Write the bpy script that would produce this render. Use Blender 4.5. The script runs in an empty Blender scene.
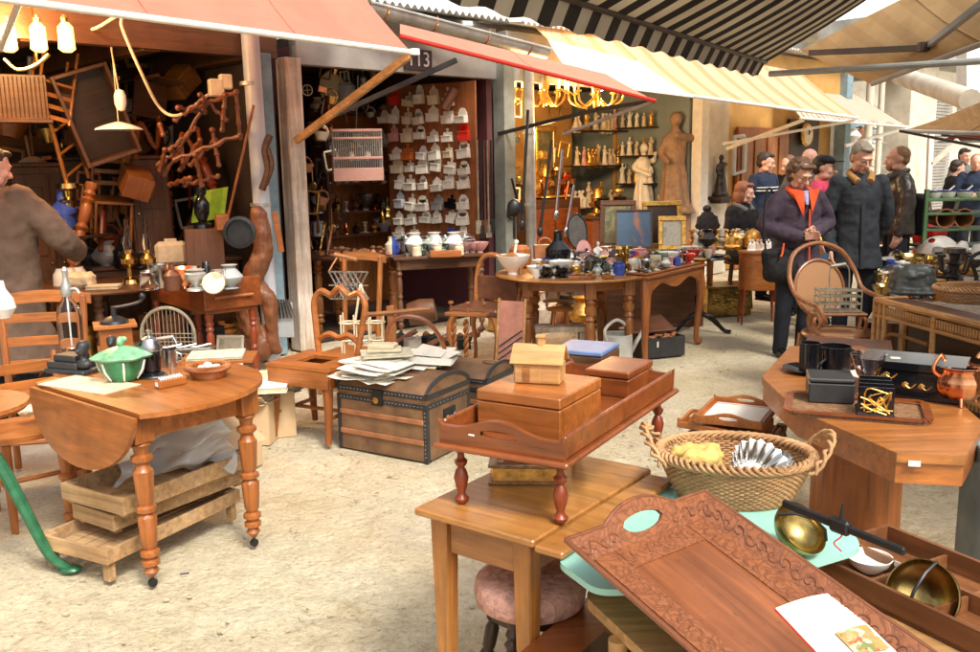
import bpy, bmesh, math, random
from mathutils import Vector, Matrix
R=math.radians; PI=math.pi
random.seed(7)
S=bpy.context.scene; C=S.collection
# ---------------- camera ----------------
F=900.0; TH=math.atan(161/900); CZ=1.65
cd=bpy.data.cameras.new('camera'); cam=bpy.data.objects.new('camera',cd); C.objects.link(cam)
cd.sensor_width=36; cd.lens=36*F/980; cd.clip_end=500; cd.clip_start=0.05
MC=(Matrix.Rotation(PI/2-TH,3,'X') @ Matrix.Rotation(R(-1),3,'Z'))
cam.matrix_world=Matrix.Translation((0,0,CZ)) @ MC.to_4x4()
S.camera=cam
# ---------------- sky, sun, exposure ----------------
W=bpy.data.worlds.new('World'); S.world=W; W.use_nodes=True
nt=W.node_tree; bg=nt.nodes['Background']
sky=nt.nodes.new('ShaderNodeTexSky'); sky.sky_type='NISHITA'; sky.sun_disc=False
sky.sun_elevation=R(52); sky.sun_rotation=R(150); sky.dust_density=6; sky.ozone_density=.6; sky.air_density=1.2
hs=nt.nodes.new('ShaderNodeHueSaturation'); hs.inputs['Saturation'].default_value=.22
nt.links.new(sky.outputs[0],hs.inputs['Color']); nt.links.new(hs.outputs[0],bg.inputs[0]); bg.inputs[1].default_value=.13
sl=bpy.data.lights.new('sun','SUN'); sl.energy=1.5; sl.angle=R(12); sl.color=(1,.93,.8)
so=bpy.data.objects.new('sun',sl); C.objects.link(so)
az=R(150); el=R(52)
sd=Vector((math.sin(az)*math.cos(el),math.cos(az)*math.cos(el),math.sin(el)))
so.rotation_euler=sd.to_track_quat('Z','Y').to_euler()
S.view_settings.view_transform='Standard'; S.view_settings.look='None'; S.view_settings.gamma=1
S.view_settings.exposure=.9
S.cycles.max_bounces=6; S.cycles.transparent_max_bounces=12
# ---------------- pixel helpers: turn a point of the photo into a world point ----------------
def ray(px,py): return MC @ Vector(((px-490)/F,-(py-326)/F,-1))
def G(px,py,z=0.0):
    r=ray(px,py); t=(z-CZ)/r.z; return Vector((r.x*t,r.y*t,z))
def D(px,py,y):
    r=ray(px,py); t=y/r.y; return Vector((r.x*t,y,CZ+r.z*t))
F0=Vector((-1.75,8.2,0)); UF=Vector((.70711,.70711,0)); NI=Vector((-.70711,.70711,0))
def FP(s,y,z=0): return F0+UF*s+NI*y+Vector((0,0,z))
def WP(px,py,yi):      # point on the vertical plane yi metres inside the shop fronts
    r=ray(px,py); o=Vector((0,0,CZ)); t=(yi-(o-F0).dot(NI))/r.dot(NI); return o+r*t
import numpy as np
def toPix(P_):
    v=MC.transposed()@(Vector(P_)-Vector((0,0,CZ))); return (490+F*v.x/-v.z, 326-F*v.y/-v.z)
def fitrect(px,z):
    # least-squares rectangle on the level z through three corner pixels (left, near, right)
    q=[G(x,y,z) for x,y in px]; c=(q[0]+q[2])/2; u=(q[1]-q[0]).length; d=(q[2]-q[1]).length
    x=np.array([c.x,c.y,math.atan2(q[1].y-q[0].y,q[1].x-q[0].x)+.1,u,d])
    def res(x):
        o=[]; cs,sn=math.cos(x[2]),math.sin(x[2])
        for (a,b),t in zip(((-1,-1),(1,-1),(1,1)),px):
            lx,ly=a*x[3]/2,b*x[4]/2; pp=toPix((x[0]+cs*lx-sn*ly,x[1]+sn*lx+cs*ly,z)); o+=[pp[0]-t[0],pp[1]-t[1]]
        return np.array(o)
    for it in range(60):
        r=res(x); J=np.zeros((6,5))
        for k in range(5):
            h=np.zeros(5); h[k]=1e-4; J[:,k]=(res(x+h)-r)/1e-4
        dx=np.linalg.solve(J.T@J+np.eye(5)*1.0,-J.T@r); x=x+dx
    return Vector((x[0],x[1],z)),abs(x[3]),abs(x[4]),x[2]
def ang(a,b): return math.atan2(b.y-a.y,b.x-a.x)
# ---------------- materials ----------------
def newm(n):
    m=bpy.data.materials.new(n); m.use_nodes=True; t=m.node_tree
    return m,t,t.nodes['Principled BSDF']
def nd(t,k,**kw):
    n=t.nodes.new(k)
    for a,b in kw.items():
        if a in n.inputs: n.inputs[a].default_value=b
        else: setattr(n,a,b)
    return n
def coords(t,sc=(1,1,1)):
    tc=nd(t,'ShaderNodeTexCoord'); mp=nd(t,'ShaderNodeMapping'); mp.inputs['Scale'].default_value=sc
    t.links.new(tc.outputs['Object'],mp.inputs[0]); return mp.outputs[0]
def ramp(t,fac,stops):
    r=nd(t,'ShaderNodeValToRGB'); e=r.color_ramp.elements
    while len(e)<len(stops): e.new(.5)
    for i,(p,c) in enumerate(stops): e[i].position=p; e[i].color=(*c,1)
    t.links.new(fac,r.inputs[0]); return r.outputs[0]
def noise(t,co,s,d=4,ro=.6,di=0):
    n=nd(t,'ShaderNodeTexNoise'); n.inputs['Scale'].default_value=s; n.inputs['Detail'].default_value=d
    n.inputs['Roughness'].default_value=ro; n.inputs['Distortion'].default_value=di
    t.links.new(co,n.inputs['Vector']); return n.outputs['Fac']
def bump(t,b,fac,st=.3,di=.01):
    n=nd(t,'ShaderNodeBump'); n.inputs['Strength'].default_value=st; n.inputs['Distance'].default_value=di
    t.links.new(fac,n.inputs['Height']); t.links.new(n.outputs[0],b.inputs['Normal'])
def mixc(t,fac,a,b,mode='MIX'):
    n=nd(t,'ShaderNodeMix'); n.data_type='RGBA'; n.blend_type=mode
    for sk,v in ((n.inputs[0],fac),(n.inputs[6],a),(n.inputs[7],b)):
        if hasattr(v,'is_output'): t.links.new(v,sk)
        elif isinstance(v,(int,float)): sk.default_value=v
        else: sk.default_value=(*v,1)
    return n.outputs[2]
def mul(c,k): return tuple(min(1,x*k) for x in c)
def wood(n,c,rough=.35,axis=0,worn=.4,sc=1.0,coat=0.0):
    m,t,b=newm(n)
    s=[22*sc]*3; s[axis]=1.6*sc
    co=coords(t,s); g=noise(t,co,1.6,6,.62,.6)
    col=ramp(t,g,[(.22,mul(c,.35)),(.42,mul(c,.8)),(.55,c),(.8,mul(c,1.55))])
    co2=coords(t); big=noise(t,co2,3.1,4,.6)
    col=mixc(t,ramp(t,big,[(.35,(0,0,0)),(.7,(1,1,1))]),col,mixc(t,1.0,col,(.62,.55,.5),'MULTIPLY'))
    sp=noise(t,co2,38,3,.7)
    col=mixc(t,ramp(t,sp,[(.62,(0,0,0)),(.75,(worn,)*3)]),col,mul(c,.25))
    s2=[5*sc]*3; s2[axis]=160; scr=noise(t,coords(t,s2),1.0,2,.5)
    s3=[1.0]*3; s3[axis]=.25; hue=noise(t,coords(t,[9*q for q in s3]),1.0,2,.5)
    col=mixc(t,ramp(t,hue,[(.35,(0,0,0)),(.7,(.55,)*3)]),col,mixc(t,1.0,col,(1.0,.86,.62),'MULTIPLY'))
    col=mixc(t,ramp(t,scr,[(.68,(0,0,0)),(.78,(worn*.5,)*3)]),col,mul(c,2.0))
    t.links.new(col,b.inputs['Base Color'])
    rr=nd(t,'ShaderNodeMapRange'); t.links.new(big,rr.inputs[0]); rr.inputs[3].default_value=rough-.1; rr.inputs[4].default_value=rough+.22
    t.links.new(rr.outputs[0],b.inputs['Roughness'])
    b.inputs['Coat Weight'].default_value=coat*.6; b.inputs['Coat Roughness'].default_value=.28
    bump(t,b,g,.18,.003); return m
def plain(n,c,rough=.5,metal=0,var=.25,sc=12,bs=.15,spec=.5,**kw):
    m,t,b=newm(n); co=coords(t); g=noise(t,co,sc,5,.6)
    col=ramp(t,g,[(.3,mul(c,1-var)),(.65,mul(c,1+var*.5))])
    t.links.new(col,b.inputs['Base Color']); b.inputs['Roughness'].default_value=rough; b.inputs['Metallic'].default_value=metal
    b.inputs['Specular IOR Level'].default_value=spec
    for k,v in kw.items(): b.inputs[k.replace('_',' ')].default_value=v
    if bs: bump(t,b,g,bs,.004)
    return m
def glass(n,c=(1,1,1),rough=.03):
    m,t,b=newm(n); b.inputs['Base Color'].default_value=(*c,1); b.inputs['Roughness'].default_value=rough
    b.inputs['Transmission Weight'].default_value=1; b.inputs['IOR'].default_value=1.3; return m
def emis(n,c,s):
    m,t,b=newm(n); b.inputs['Base Color'].default_value=(*c,1); b.inputs['Emission Color'].default_value=(*c,1); b.inputs['Emission Strength'].default_value=s; return m
def cloth(n,c,rough=.85,sc=9,var=.3,bs=.5,fine=True):
    m,t,b=newm(n); co=coords(t); g=noise(t,co,sc,5,.6,.4)
    t.links.new(ramp(t,g,[(.3,mul(c,1-var)),(.7,mul(c,1+var))]),b.inputs['Base Color'])
    b.inputs['Roughness'].default_value=rough; b.inputs['Specular IOR Level'].default_value=.25; bump(t,b,g,bs,.02); return m
def stripes(n,c1,c2,scale,axis=0,duty=.5,trans=.0,dirt=.3):
    m,t,b=newm(n); tc=nd(t,'ShaderNodeTexCoord'); sp=nd(t,'ShaderNodeSeparateXYZ'); t.links.new(tc.outputs['UV'],sp.inputs[0])
    mu=nd(t,'ShaderNodeMath'); mu.operation='MULTIPLY'; mu.inputs[1].default_value=scale; t.links.new(sp.outputs[axis],mu.inputs[0])
    fr=nd(t,'ShaderNodeMath'); fr.operation='FRACT'; t.links.new(mu.outputs[0],fr.inputs[0])
    gt=nd(t,'ShaderNodeMath'); gt.operation='GREATER_THAN'; gt.inputs[1].default_value=duty; t.links.new(fr.outputs[0],gt.inputs[0])
    col=mixc(t,gt.outputs[0],c1,c2)
    co=coords(t); g=noise(t,co,2.2,5,.65)
    col=mixc(t,ramp(t,g,[(.4,(0,0,0)),(.75,(dirt,)*3)]),col,mixc(t,1.0,col,(.5,.42,.3),'MULTIPLY'))
    t.links.new(col,b.inputs['Base Color']); b.inputs['Roughness'].default_value=.75
    if trans: translu(t,b,col,trans)
    return m
def translu(t,b,col,f):
    tr=nd(t,'ShaderNodeBsdfTranslucent')
    if hasattr(col,'is_output'): t.links.new(col,tr.inputs[0])
    else: tr.inputs[0].default_value=(*col,1)
    mx=nd(t,'ShaderNodeMixShader'); mx.inputs[0].default_value=f
    o=t.nodes['Material Output']; t.links.new(b.outputs[0],mx.inputs[1]); t.links.new(tr.outputs[0],mx.inputs[2]); t.links.new(mx.outputs[0],o.inputs[0])
def canvas(n,c,f=.35,dirt=.3):
    m,t,b=newm(n); co=coords(t); g=noise(t,co,1.8,6,.65)
    col=mixc(t,ramp(t,g,[(.42,(0,0,0)),(.8,(dirt,)*3)]),c,mul(c,.45))
    t.links.new(col,b.inputs['Base Color']); b.inputs['Roughness'].default_value=.8; translu(t,b,col,f)
    bump(t,b,noise(t,co,2.6,5,.6,1.2),.6,.05); return m
M={}
M['honey']=wood('honey',(.36,.145,.04),.36,coat=.5); M['orange']=wood('orange',(.42,.14,.03),.34,coat=.5)
M['honeyz']=wood('honey_upright',(.36,.135,.035),.36,2,coat=.3); M['orangez']=wood('orange_upright',(.37,.12,.026),.34,2,coat=.3)
M['red']=wood('mahogany',(.27,.075,.018),.25,coat=.5); M['redz']=wood('mahogany_upright',(.26,.05,.016),.3,2)
M['brown']=wood('brown_wood',(.12,.05,.02),.4); M['brownz']=wood('brown_wood_upright',(.15,.065,.028),.45,2)
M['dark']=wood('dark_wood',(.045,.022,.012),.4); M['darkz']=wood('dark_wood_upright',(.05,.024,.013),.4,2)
M['pale']=wood('pale_wood',(.58,.33,.13),.5); M['palez']=wood('pale_wood_upright',(.58,.33,.13),.5,2)
M['crate']=wood('weathered_crate',(.5,.33,.17),.8,worn=.6); M['wear']=wood('weathered_post',(.42,.36,.3),.85,2,worn=.9); M['wearw']=wood('flaking_white_paint',(.66,.58,.5),.85,2,worn=.8,sc=.8); M['twigz']=wood('red_brown_board',(.3,.1,.03),.5,2); M['golden']=wood('golden_pine',(.5,.23,.06),.28,coat=.6); M['goldenz']=wood('golden_pine_upright',(.47,.2,.05),.3,2,coat=.3); M['tan']=wood('tan_walnut',(.4,.155,.04),.36,coat=.3)
M['rattan']=wood('rattan',(.5,.27,.1),.55,0,.5,2)
M['walnut']=wood('walnut',(.24,.1,.04),.35)
M['white']=plain('white_paint',(.75,.72,.66),.5,var=.12); M['enamel']=plain('white_enamel',(.78,.73,.62),.2,var=.12,bs=0)
M['china']=plain('white_china',(.8,.77,.7),.12,var=.06,bs=0); M['plaster']=plain('plaster_figure',(.6,.5,.38),.6,var=.3,sc=25)
M['cream']=plain('cream',(.68,.58,.4),.5,var=.2); M['gold']=plain('gilt',(.75,.42,.1),.32,.8,var=.5,sc=30,bs=.6)
M['brass']=plain('brass',(.6,.4,.13),.22,1,var=.4,sc=9,bs=.1); M['copper']=plain('copper',(.8,.33,.16),.18,1,var=.3)
M['steel']=plain('steel',(.5,.5,.5),.25,1,var=.3); M['iron']=plain('black_iron',(.03,.03,.03),.4,.5,var=.4)
M['zinc']=plain('zinc',(.5,.5,.47),.5,.6,var=.35,sc=5); M['gray']=plain('grey_paint',(.36,.38,.38),.5,var=.25,sc=4)
M['greengray']=plain('grey_green_paint',(.27,.31,.27),.6,var=.35,sc=4); M['blue']=plain('blue_paint',(.12,.2,.34),.5,var=.3)
M['teal']=plain('blue_grey_paint',(.2,.29,.34),.55,var=.4,sc=5)
M['redp']=plain('red_enamel',(.6,.03,.015),.3,var=.1,bs=0); M['bluep']=plain('blue_china',(.05,.09,.4),.2,var=.3,bs=0)
M['pinkp']=plain('pink_china',(.7,.35,.33),.3,var=.2); M['green']=plain('green_glaze',(.03,.2,.08),.2,var=.6,sc=18)
M['greenl']=plain('pale_green_glaze',(.2,.45,.24),.25,var=.4,sc=22); M['greeni']=plain('green_iron',(.03,.15,.07),.35,.2,var=.4,sc=20)
M['lime']=plain('lime_cloth',(.4,.6,.03),.6); M['turq']=plain('turquoise_enamel',(.32,.62,.52),.22,var=.1,sc=4,bs=0)
M['black']=plain('black_lacquer',(.008,.008,.01),.1,var=.3,bs=0); M['blackm']=plain('black_matt',(.03,.03,.032),.45,var=.3)
M['paper']=plain('paper',(.8,.76,.66),.8,var=.1,sc=30); M['card']=plain('cardboard',(.6,.42,.24),.85,var=.12,sc=6)
M['oldpaper']=plain('old_paper',(.66,.55,.36),.85,var=.2,sc=20); M['leather']=plain('brown_leather',(.13,.05,.025),.4,var=.4,sc=9)
M['leathero']=plain('tan_leather',(.35,.14,.06),.4,var=.35,sc=12); M['pinkf']=cloth('pink_fabric',(.55,.3,.23),.9,40,.35,.8)
M['wicker']=wood('wicker',(.52,.3,.14),.65,0,.6,3); M['glass']=glass('clear_glass'); M['glasst']=glass('tinted_glass',(.75,.9,.85))
M['plastic']=plain('plastic_film',(.8,.82,.82),.08,var=.1,bs=.1,Alpha=.38,Coat_Weight=1.0)
M['skin']=plain('skin',(.66,.36,.26),.5,var=.12,sc=40,bs=.05,Subsurface_Weight=.1); M['clock']=plain('clock_face',(.7,.6,.4),.4)
M['bronze']=plain('dark_bronze',(.06,.05,.045),.35,.6,var=.5,sc=30); M['pinkg']=plain('pink_wire_cage',(.42,.22,.17),.4,var=.1)
M['yellowc']=cloth('yellow_cloth',(.62,.42,.13),.9,14,.3,.8); M['dred']=cloth('dark_red_fabric',(.14,.02,.02))
M['wire']=plain('old_wire',(.34,.3,.22),.5,.4,var=.4); M['tarp']=plain('oilcloth',(.05,.055,.05),.45,var=.4,sc=10); M['zincl']=plain('pale_zinc',(.6,.6,.55),.5,.3,var=.25,sc=5); M['tin']=plain('fluted_tin',(.62,.62,.6),.2,1,var=.3); M['dgreen']=plain('dark_green_paint',(.1,.2,.09),.5,var=.4)
# ---------------- mesh builder ----------------
class MB:
    def __init__(s): s.b=bmesh.new()
    def _x(s,vs,Mx):
        if Mx is not None: bmesh.ops.transform(s.b,matrix=Mx,verts=vs)
        return vs
    def box(s,c,d,rz=0,bev=.004,Mx=None,tap=1.0):
        r=bmesh.ops.create_cube(s.b,size=1); vs=r['verts']
        for v in vs:
            k=tap if v.co.z<0 else 1
            v.co=Vector((v.co.x*d[0]*k,v.co.y*d[1]*k,v.co.z*d[2]))
        if bev and min(d)>bev*3:
            es={e for v in vs for e in v.link_edges}
            q=bmesh.ops.bevel(s.b,geom=list(es),offset=bev,segments=1,affect='EDGES'); vs=q['verts']
        m=Matrix.Translation(c)@Matrix.Rotation(rz,4,'Z')
        s._x(vs,m)
        if Mx is not None: s._x(vs,Mx)
        return s
    def beam(s,p,q,w,h=None,bev=.003,up=(0,0,1)):
        p=Vector(p); q=Vector(q); d=q-p; L=d.length
        if L<1e-6: return s
        z=d/L; u=Vector(up)
        if abs(z.dot(u))>.98: u=Vector((0,1,0))
        x=u.cross(z).normalized(); y=z.cross(x)
        m=Matrix((x,y,z)).transposed().to_4x4(); m.translation=(p+q)/2
        r=bmesh.ops.create_cube(s.b,size=1); vs=r['verts']
        for v in vs: v.co=Vector((v.co.x*w,v.co.y*(h or w),v.co.z*L))
        if bev and min(w,h or w)>bev*3:
            es={e for v in vs for e in v.link_edges}
            vs=bmesh.ops.bevel(s.b,geom=list(es),offset=bev,segments=1,affect='EDGES')['verts']
        s._x(vs,m); return s
    def tube(s,pts,r,n=8,closed=False,caps=True,sy=1.0):
        pts=[Vector(p) for p in pts]; N=len(pts)
        rr=r if isinstance(r,(list,tuple)) else [r]*N
        rings=[]; px=None
        for i,p in enumerate(pts):
            if closed: t=(pts[(i+1)%N]-pts[i-1])
            else: t=pts[min(i+1,N-1)]-pts[max(i-1,0)]
            if t.length<1e-9: t=Vector((0,0,1))
            t.normalize()
            if px is None:
                a=Vector((1,0,0)) if abs(t.x)<.9 else Vector((0,1,0)); x=(a-t*a.dot(t)).normalized()
            else:
                x=(px-t*px.dot(t))
                x=x.normalized() if x.length>1e-6 else px
            px=x; y=t.cross(x)
            rings.append([s.b.verts.new(p+(x*math.cos(2*PI*k/n)+y*math.sin(2*PI*k/n)*sy)*rr[i]) for k in range(n)])
        for i in range(N if closed else N-1):
            A=rings[i];B=rings[(i+1)%N]
            for k in range(n): s.b.faces.new((A[k],A[(k+1)%n],B[(k+1)%n],B[k]))
        if caps and not closed:
            s.b.faces.new(rings[0][::-1]); s.b.faces.new(rings[-1])
        return s
    def lathe(s,prof,c=(0,0,0),n=14,Mx=None,sx=1,sy=1,cap=True,wob=None):
        rings=[]; vs=[]
        for i,(r,z) in enumerate(prof):
            ring=[]
            for k in range(n):
                a=2*PI*k/n; q=r*(wob(a,i) if wob else 1)
                ring.append(s.b.verts.new((q*math.cos(a)*sx,q*math.sin(a)*sy,z)))
            rings.append(ring); vs+=ring
        for A,B in zip(rings,rings[1:]):
            for k in range(n): s.b.faces.new((A[k],A[(k+1)%n],B[(k+1)%n],B[k]))
        if cap:
            if prof[0][0]>1e-5: s.b.faces.new(rings[0][::-1])
            if prof[-1][0]>1e-5: s.b.faces.new(rings[-1])
        m=Matrix.Translation(c)
        if Mx is not None: m=m@Mx
        s._x(vs,m); return s
    def prism(s,poly,z0,z1,Mx=None,bev=0):
        a=[s.b.verts.new((p[0],p[1],z0)) for p in poly]; b=[s.b.verts.new((p[0],p[1],z1)) for p in poly]; n=len(poly)
        f=[s.b.faces.new(a[::-1]),s.b.faces.new(b)]
        for i in range(n): f.append(s.b.faces.new((a[i],a[(i+1)%n],b[(i+1)%n],b[i])))
        vs=a+b
        if Mx is not None: s._x(vs,Mx)
        return s
    def ball(s,c,r,sub=2,Mx=None):
        q=bmesh.ops.create_icosphere(s.b,subdivisions=sub,radius=1)['verts']
        rr=(r,r,r) if isinstance(r,(int,float)) else r
        for v in q: v.co=Vector((v.co.x*rr[0],v.co.y*rr[1],v.co.z*rr[2]))
        if Mx is not None: s._x(q,Mx)
        s._x(q,Matrix.Translation(c)); return s
    def grid(s,fn,nu,nv,thick=0,uv=True):
        P=[[Vector(fn(i/nu,j/nv)) for j in range(nv+1)] for i in range(nu+1)]
        L=s.b.loops.layers.uv.verify()
        def put(off,flip):
            V=[[s.b.verts.new(P[i][j]+off) for j in range(nv+1)] for i in range(nu+1)]
            for i in range(nu):
                for j in range(nv):
                    idx=[(i,j),(i+1,j),(i+1,j+1),(i,j+1)]
                    if flip: idx=idx[::-1]
                    f=s.b.faces.new([V[a][b] for a,b in idx])
                    for l,(a,b) in zip(f.loops,idx): l[L].uv=(a/nu,b/nv)
            return V
        A=put(Vector((0,0,0)),False)
        if thick:
            B=put(Vector((0,0,-thick)),True)
            for i in range(nu):
                for a,b,c,d in ((A[i][0],A[i+1][0],B[i+1][0],B[i][0]),(A[i][nv],B[i][nv],B[i+1][nv],A[i+1][nv])): s.b.faces.new((b,a,d,c))
            for j in range(nv):
                for a,b,c,d in ((A[0][j],A[0][j+1],B[0][j+1],B[0][j]),(A[nu][j],B[nu][j],B[nu][j+1],A[nu][j+1])): s.b.faces.new((a,b,c,d))
        return s
    def mesh(s,name,m,sharp=35):
        bmesh.ops.recalc_face_normals(s.b,faces=s.b.faces[:])
        for e in s.b.edges:
            if len(e.link_faces)==2 and e.calc_face_angle(0)>R(sharp): e.smooth=False
        for f in s.b.faces: f.smooth=True
        me=bpy.data.meshes.new(name); s.b.to_mesh(me); s.b.free()
        for x in (m if isinstance(m,list) else [m]): me.materials.append(M[x] if isinstance(x,str) else x)
        return me
def link(name,me,parent=None,loc=None,rz=0,rot=None):
    o=bpy.data.objects.new(name,me); C.objects.link(o)
    if parent is not None: o.parent=parent
    if loc is not None: o.location=loc
    o.rotation_euler=rot if rot else (0,0,rz)
    return o
def tag(o,label=None,cat=None,group=None,kind=None):
    if label: o['label']=label
    if cat: o['category']=cat
    if group: o['group']=group
    if kind: o['kind']=kind
    return o
def T(name,label,cat,loc=(0,0,0),rz=0,group=None,rot=None):
    return tag(link(name,None,None,loc,rz,rot),label,cat,group)
def P(par,name,mb,m,loc=None,rz=0,rot=None,label=None,sharp=35):
    o=link(name,mb.mesh(name,m,sharp),par,loc,rz,rot)
    if label: o['label']=label
    return o
def one(name,label,cat,mb,m,loc=(0,0,0),rz=0,group=None,rot=None,sharp=35):
    return tag(P(None,name,mb,m,loc,rz,rot,None,sharp),label,cat,group)
def struct(name,mb,m,loc=(0,0,0),rz=0): return tag(P(None,name,mb,m,loc,rz),kind='structure')
def copy_tree(o,parent=None):
    c=o.copy(); C.objects.link(c); c.parent=parent
    for ch in list(o.children): copy_tree(ch,c)
    return c
def dup(o,label,loc,rz=0,scale=None,group=None):
    c=copy_tree(o); c.location=loc; c.rotation_euler=(0,0,rz); c['label']=label
    if group: c['group']=group
    if scale: c.scale=(scale,)*3 if isinstance(scale,(int,float)) else scale
    return c
def blob(name,mb,m,voxel,parent=None,smooth=3,fac=.5,disp=None,loc=None,rz=0):
    me=mb.mesh(name,m); o=bpy.data.objects.new(name,me); C.objects.link(o)
    md=o.modifiers.new('r','REMESH'); md.mode='VOXEL'; md.voxel_size=voxel; md.use_smooth_shade=True
    if smooth:
        sm=o.modifiers.new('s','SMOOTH'); sm.factor=fac; sm.iterations=smooth
    if disp:
        st,sc_=disp
        tx=bpy.data.textures.new('folds','CLOUDS'); tx.noise_scale=sc_; tx.noise_depth=2
        dm=o.modifiers.new('d','DISPLACE'); dm.texture=tx; dm.strength=st; dm.mid_level=.5; dm.texture_coords='LOCAL'
    dg=bpy.context.evaluated_depsgraph_get(); ev=o.evaluated_get(dg)
    n=bpy.data.meshes.new_from_object(ev); o.modifiers.clear(); o.data=n; n.name=name
    if not n.materials:
        for x in (m if isinstance(m,list) else [m]): n.materials.append(M[x] if isinstance(x,str) else x)
    if parent is not None: o.parent=parent
    if loc is not None: o.location=loc
    o.rotation_euler=(0,0,rz); return o
def arc(c,r,a0,a1,n,ax=0,ay=2):
    out=[]
    for i in range(n+1):
        a=a0+(a1-a0)*i/n; p=[c[0],c[1],c[2]]; p[ax]+=r*math.cos(a); p[ay]+=r*math.sin(a); out.append(tuple(p))
    return out
def spline(pts,n=6):
    pts=[Vector(p) for p in pts]; out=[]
    Q=[pts[0]*2-pts[1]]+pts+[pts[-1]*2-pts[-2]]
    for i in range(1,len(Q)-2):
        a,b,c,d=Q[i-1:i+3]
        for k in range(n):
            t=k/n; out.append(.5*((2*b)+(c-a)*t+(2*a-5*b+4*c-d)*t*t+(3*b-a-3*c+d)*t**3))
    out.append(pts[-1]); return out
def turned(h,r,st=0):
    if st==0: q=[(.55,0),(.7,.03),(.5,.06),(.6,.2),(.75,.42),(.95,.5),(.7,.53),(1,.56),(.7,.6),(.55,.64),(.9,.7),(1.05,.75),(.9,.79),(.6,.82),(1,.86),(1,1)]
    elif st==1: q=[(.45,0),(.9,.05),(1,.1),(.6,.15),(.5,.2),(.8,.32),(1,.45),(.75,.56),(.45,.62),(.8,.68),(.9,.73),(.5,.78),(.45,.85),(.8,.92),(.9,1)]
    elif st==2: q=[(.35,0),(.55,.02),(.5,.12),(1,.15),(1,.18),(.7,.2),(1,.23),(.7,.26),(.95,.3),(.95,.46),(.7,.49),(1.05,.53),(.7,.57),(.9,.6),(.95,.74),(.65,.78),(1.1,.82),(.7,.85),(1.05,.88),(.8,.92),(1,.95),(1,1)]
    else: q=[(.6,0),(1,1)]
    return [(a*r,b*h) for a,b in q]
# =============== SETTING ===============
def groundmat():
    m,t,b=newm('sandy_ground'); co=coords(t)
    n1=noise(t,co,1.3,6,.6); n2=noise(t,co,46,5,.7); n3=noise(t,co,.45,3,.5); n4=noise(t,co,9,6,.75,.6)
    col=ramp(t,n2,[(.3,(.40,.32,.2)),(.45,(.6,.52,.36)),(.7,(.72,.64,.47))])
    col=mixc(t,ramp(t,n1,[(.4,(0,0,0)),(.72,(.75,)*3)]),col,mixc(t,1.0,col,(.72,.62,.47),'MULTIPLY'))
    col=mixc(t,ramp(t,n4,[(.56,(0,0,0)),(.68,(.55,)*3)]),col,mixc(t,1.0,col,(.62,.5,.34),'MULTIPLY'))
    col=mixc(t,ramp(t,n3,[(.5,(0,0,0)),(.66,(.5,)*3)]),col,(.42,.38,.33))
    t.links.new(col,b.inputs['Base Color'])
    rr=nd(t,'ShaderNodeMapRange'); t.links.new(n3,rr.inputs[0]); rr.inputs[1].default_value=.4; rr.inputs[2].default_value=.7; rr.inputs[3].default_value=.95; rr.inputs[4].default_value=.6
    t.links.new(rr.outputs[0],b.inputs['Roughness'])
    b1=nd(t,'ShaderNodeBump'); b1.inputs['Strength'].default_value=.75; b1.inputs['Distance'].default_value=.012; t.links.new(n2,b1.inputs['Height'])
    b2=nd(t,'ShaderNodeBump'); b2.inputs['Strength'].default_value=.8; b2.inputs['Distance'].default_value=.05; t.links.new(n4,b2.inputs['Height']); t.links.new(b1.outputs[0],b2.inputs['Normal'])
    t.links.new(b2.outputs[0],b.inputs['Normal']); return m
M['ground']=groundmat()
mb=MB()
n=60
mb.grid(lambda u,v:((u-.5)*24,v*24-2,0.012*math.sin(u*57+v*13)*math.cos(v*41-u*9)-.012),n,n)
for a,b,c,d in ((-250,-250,250,-2),(-250,22,250,300),(-250,-2,-12,22),(12,-2,250,22)):
    z=-.013; mb.b.faces.new([mb.b.verts.new(p) for p in ((a,b,z),(c,b,z),(c,d,z),(a,d,z))])
struct('ground',mb,'ground')
mb=MB()
for i in range(1600):
    y=random.uniform(2.4,9.5); x=random.uniform(-2.4,2.6); r=random.choice((.004,.005,.006,.009,.013))*random.uniform(.7,1.2)
    mb.ball((x,y,-.004+r*.3),(r,r*random.uniform(.6,1),r*.6),1)
o=P(None,'loose_gravel',mb,'ground'); tag(o,'loose pale gravel scattered over the sandy alley ground','gravel',kind='stuff')
RF=R(45)
def bw(mb,x0,x1,y0,y1,z0,z1,bev=.0): return mb.box(((x0+x1)/2,(y0+y1)/2,(z0+z1)/2),(x1-x0,y1-y0,z1-z0),bev=bev)
M['wall1']=plain('darkened_boards',(.045,.026,.016),.8,var=.5,sc=3); M['plum']=plain('plum_wall',(.11,.03,.035),.7,var=.2,sc=2)  # board wall colour lowered to stand in for deep shade inside the shop
M['lintel']=plain('pale_lintel',(.3,.28,.25),.6,var=.25,sc=3); M['ochre']=plain('ochre_wall',(.48,.26,.07),.7,var=.3,sc=2)
M['roof']=plain('corrugated_roof',(.7,.68,.64),.6,var=.25,sc=4); M['conc']=plain('stained_concrete',(.36,.34,.3),.85,var=.4,sc=2.2,bs=.5)
M['bluegray']=plain('blue_grey_wall',(.2,.24,.24),.7,var=.2,sc=3); M['render']=plain('cream_render',(.6,.53,.42),.85,var=.25,sc=3)
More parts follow.
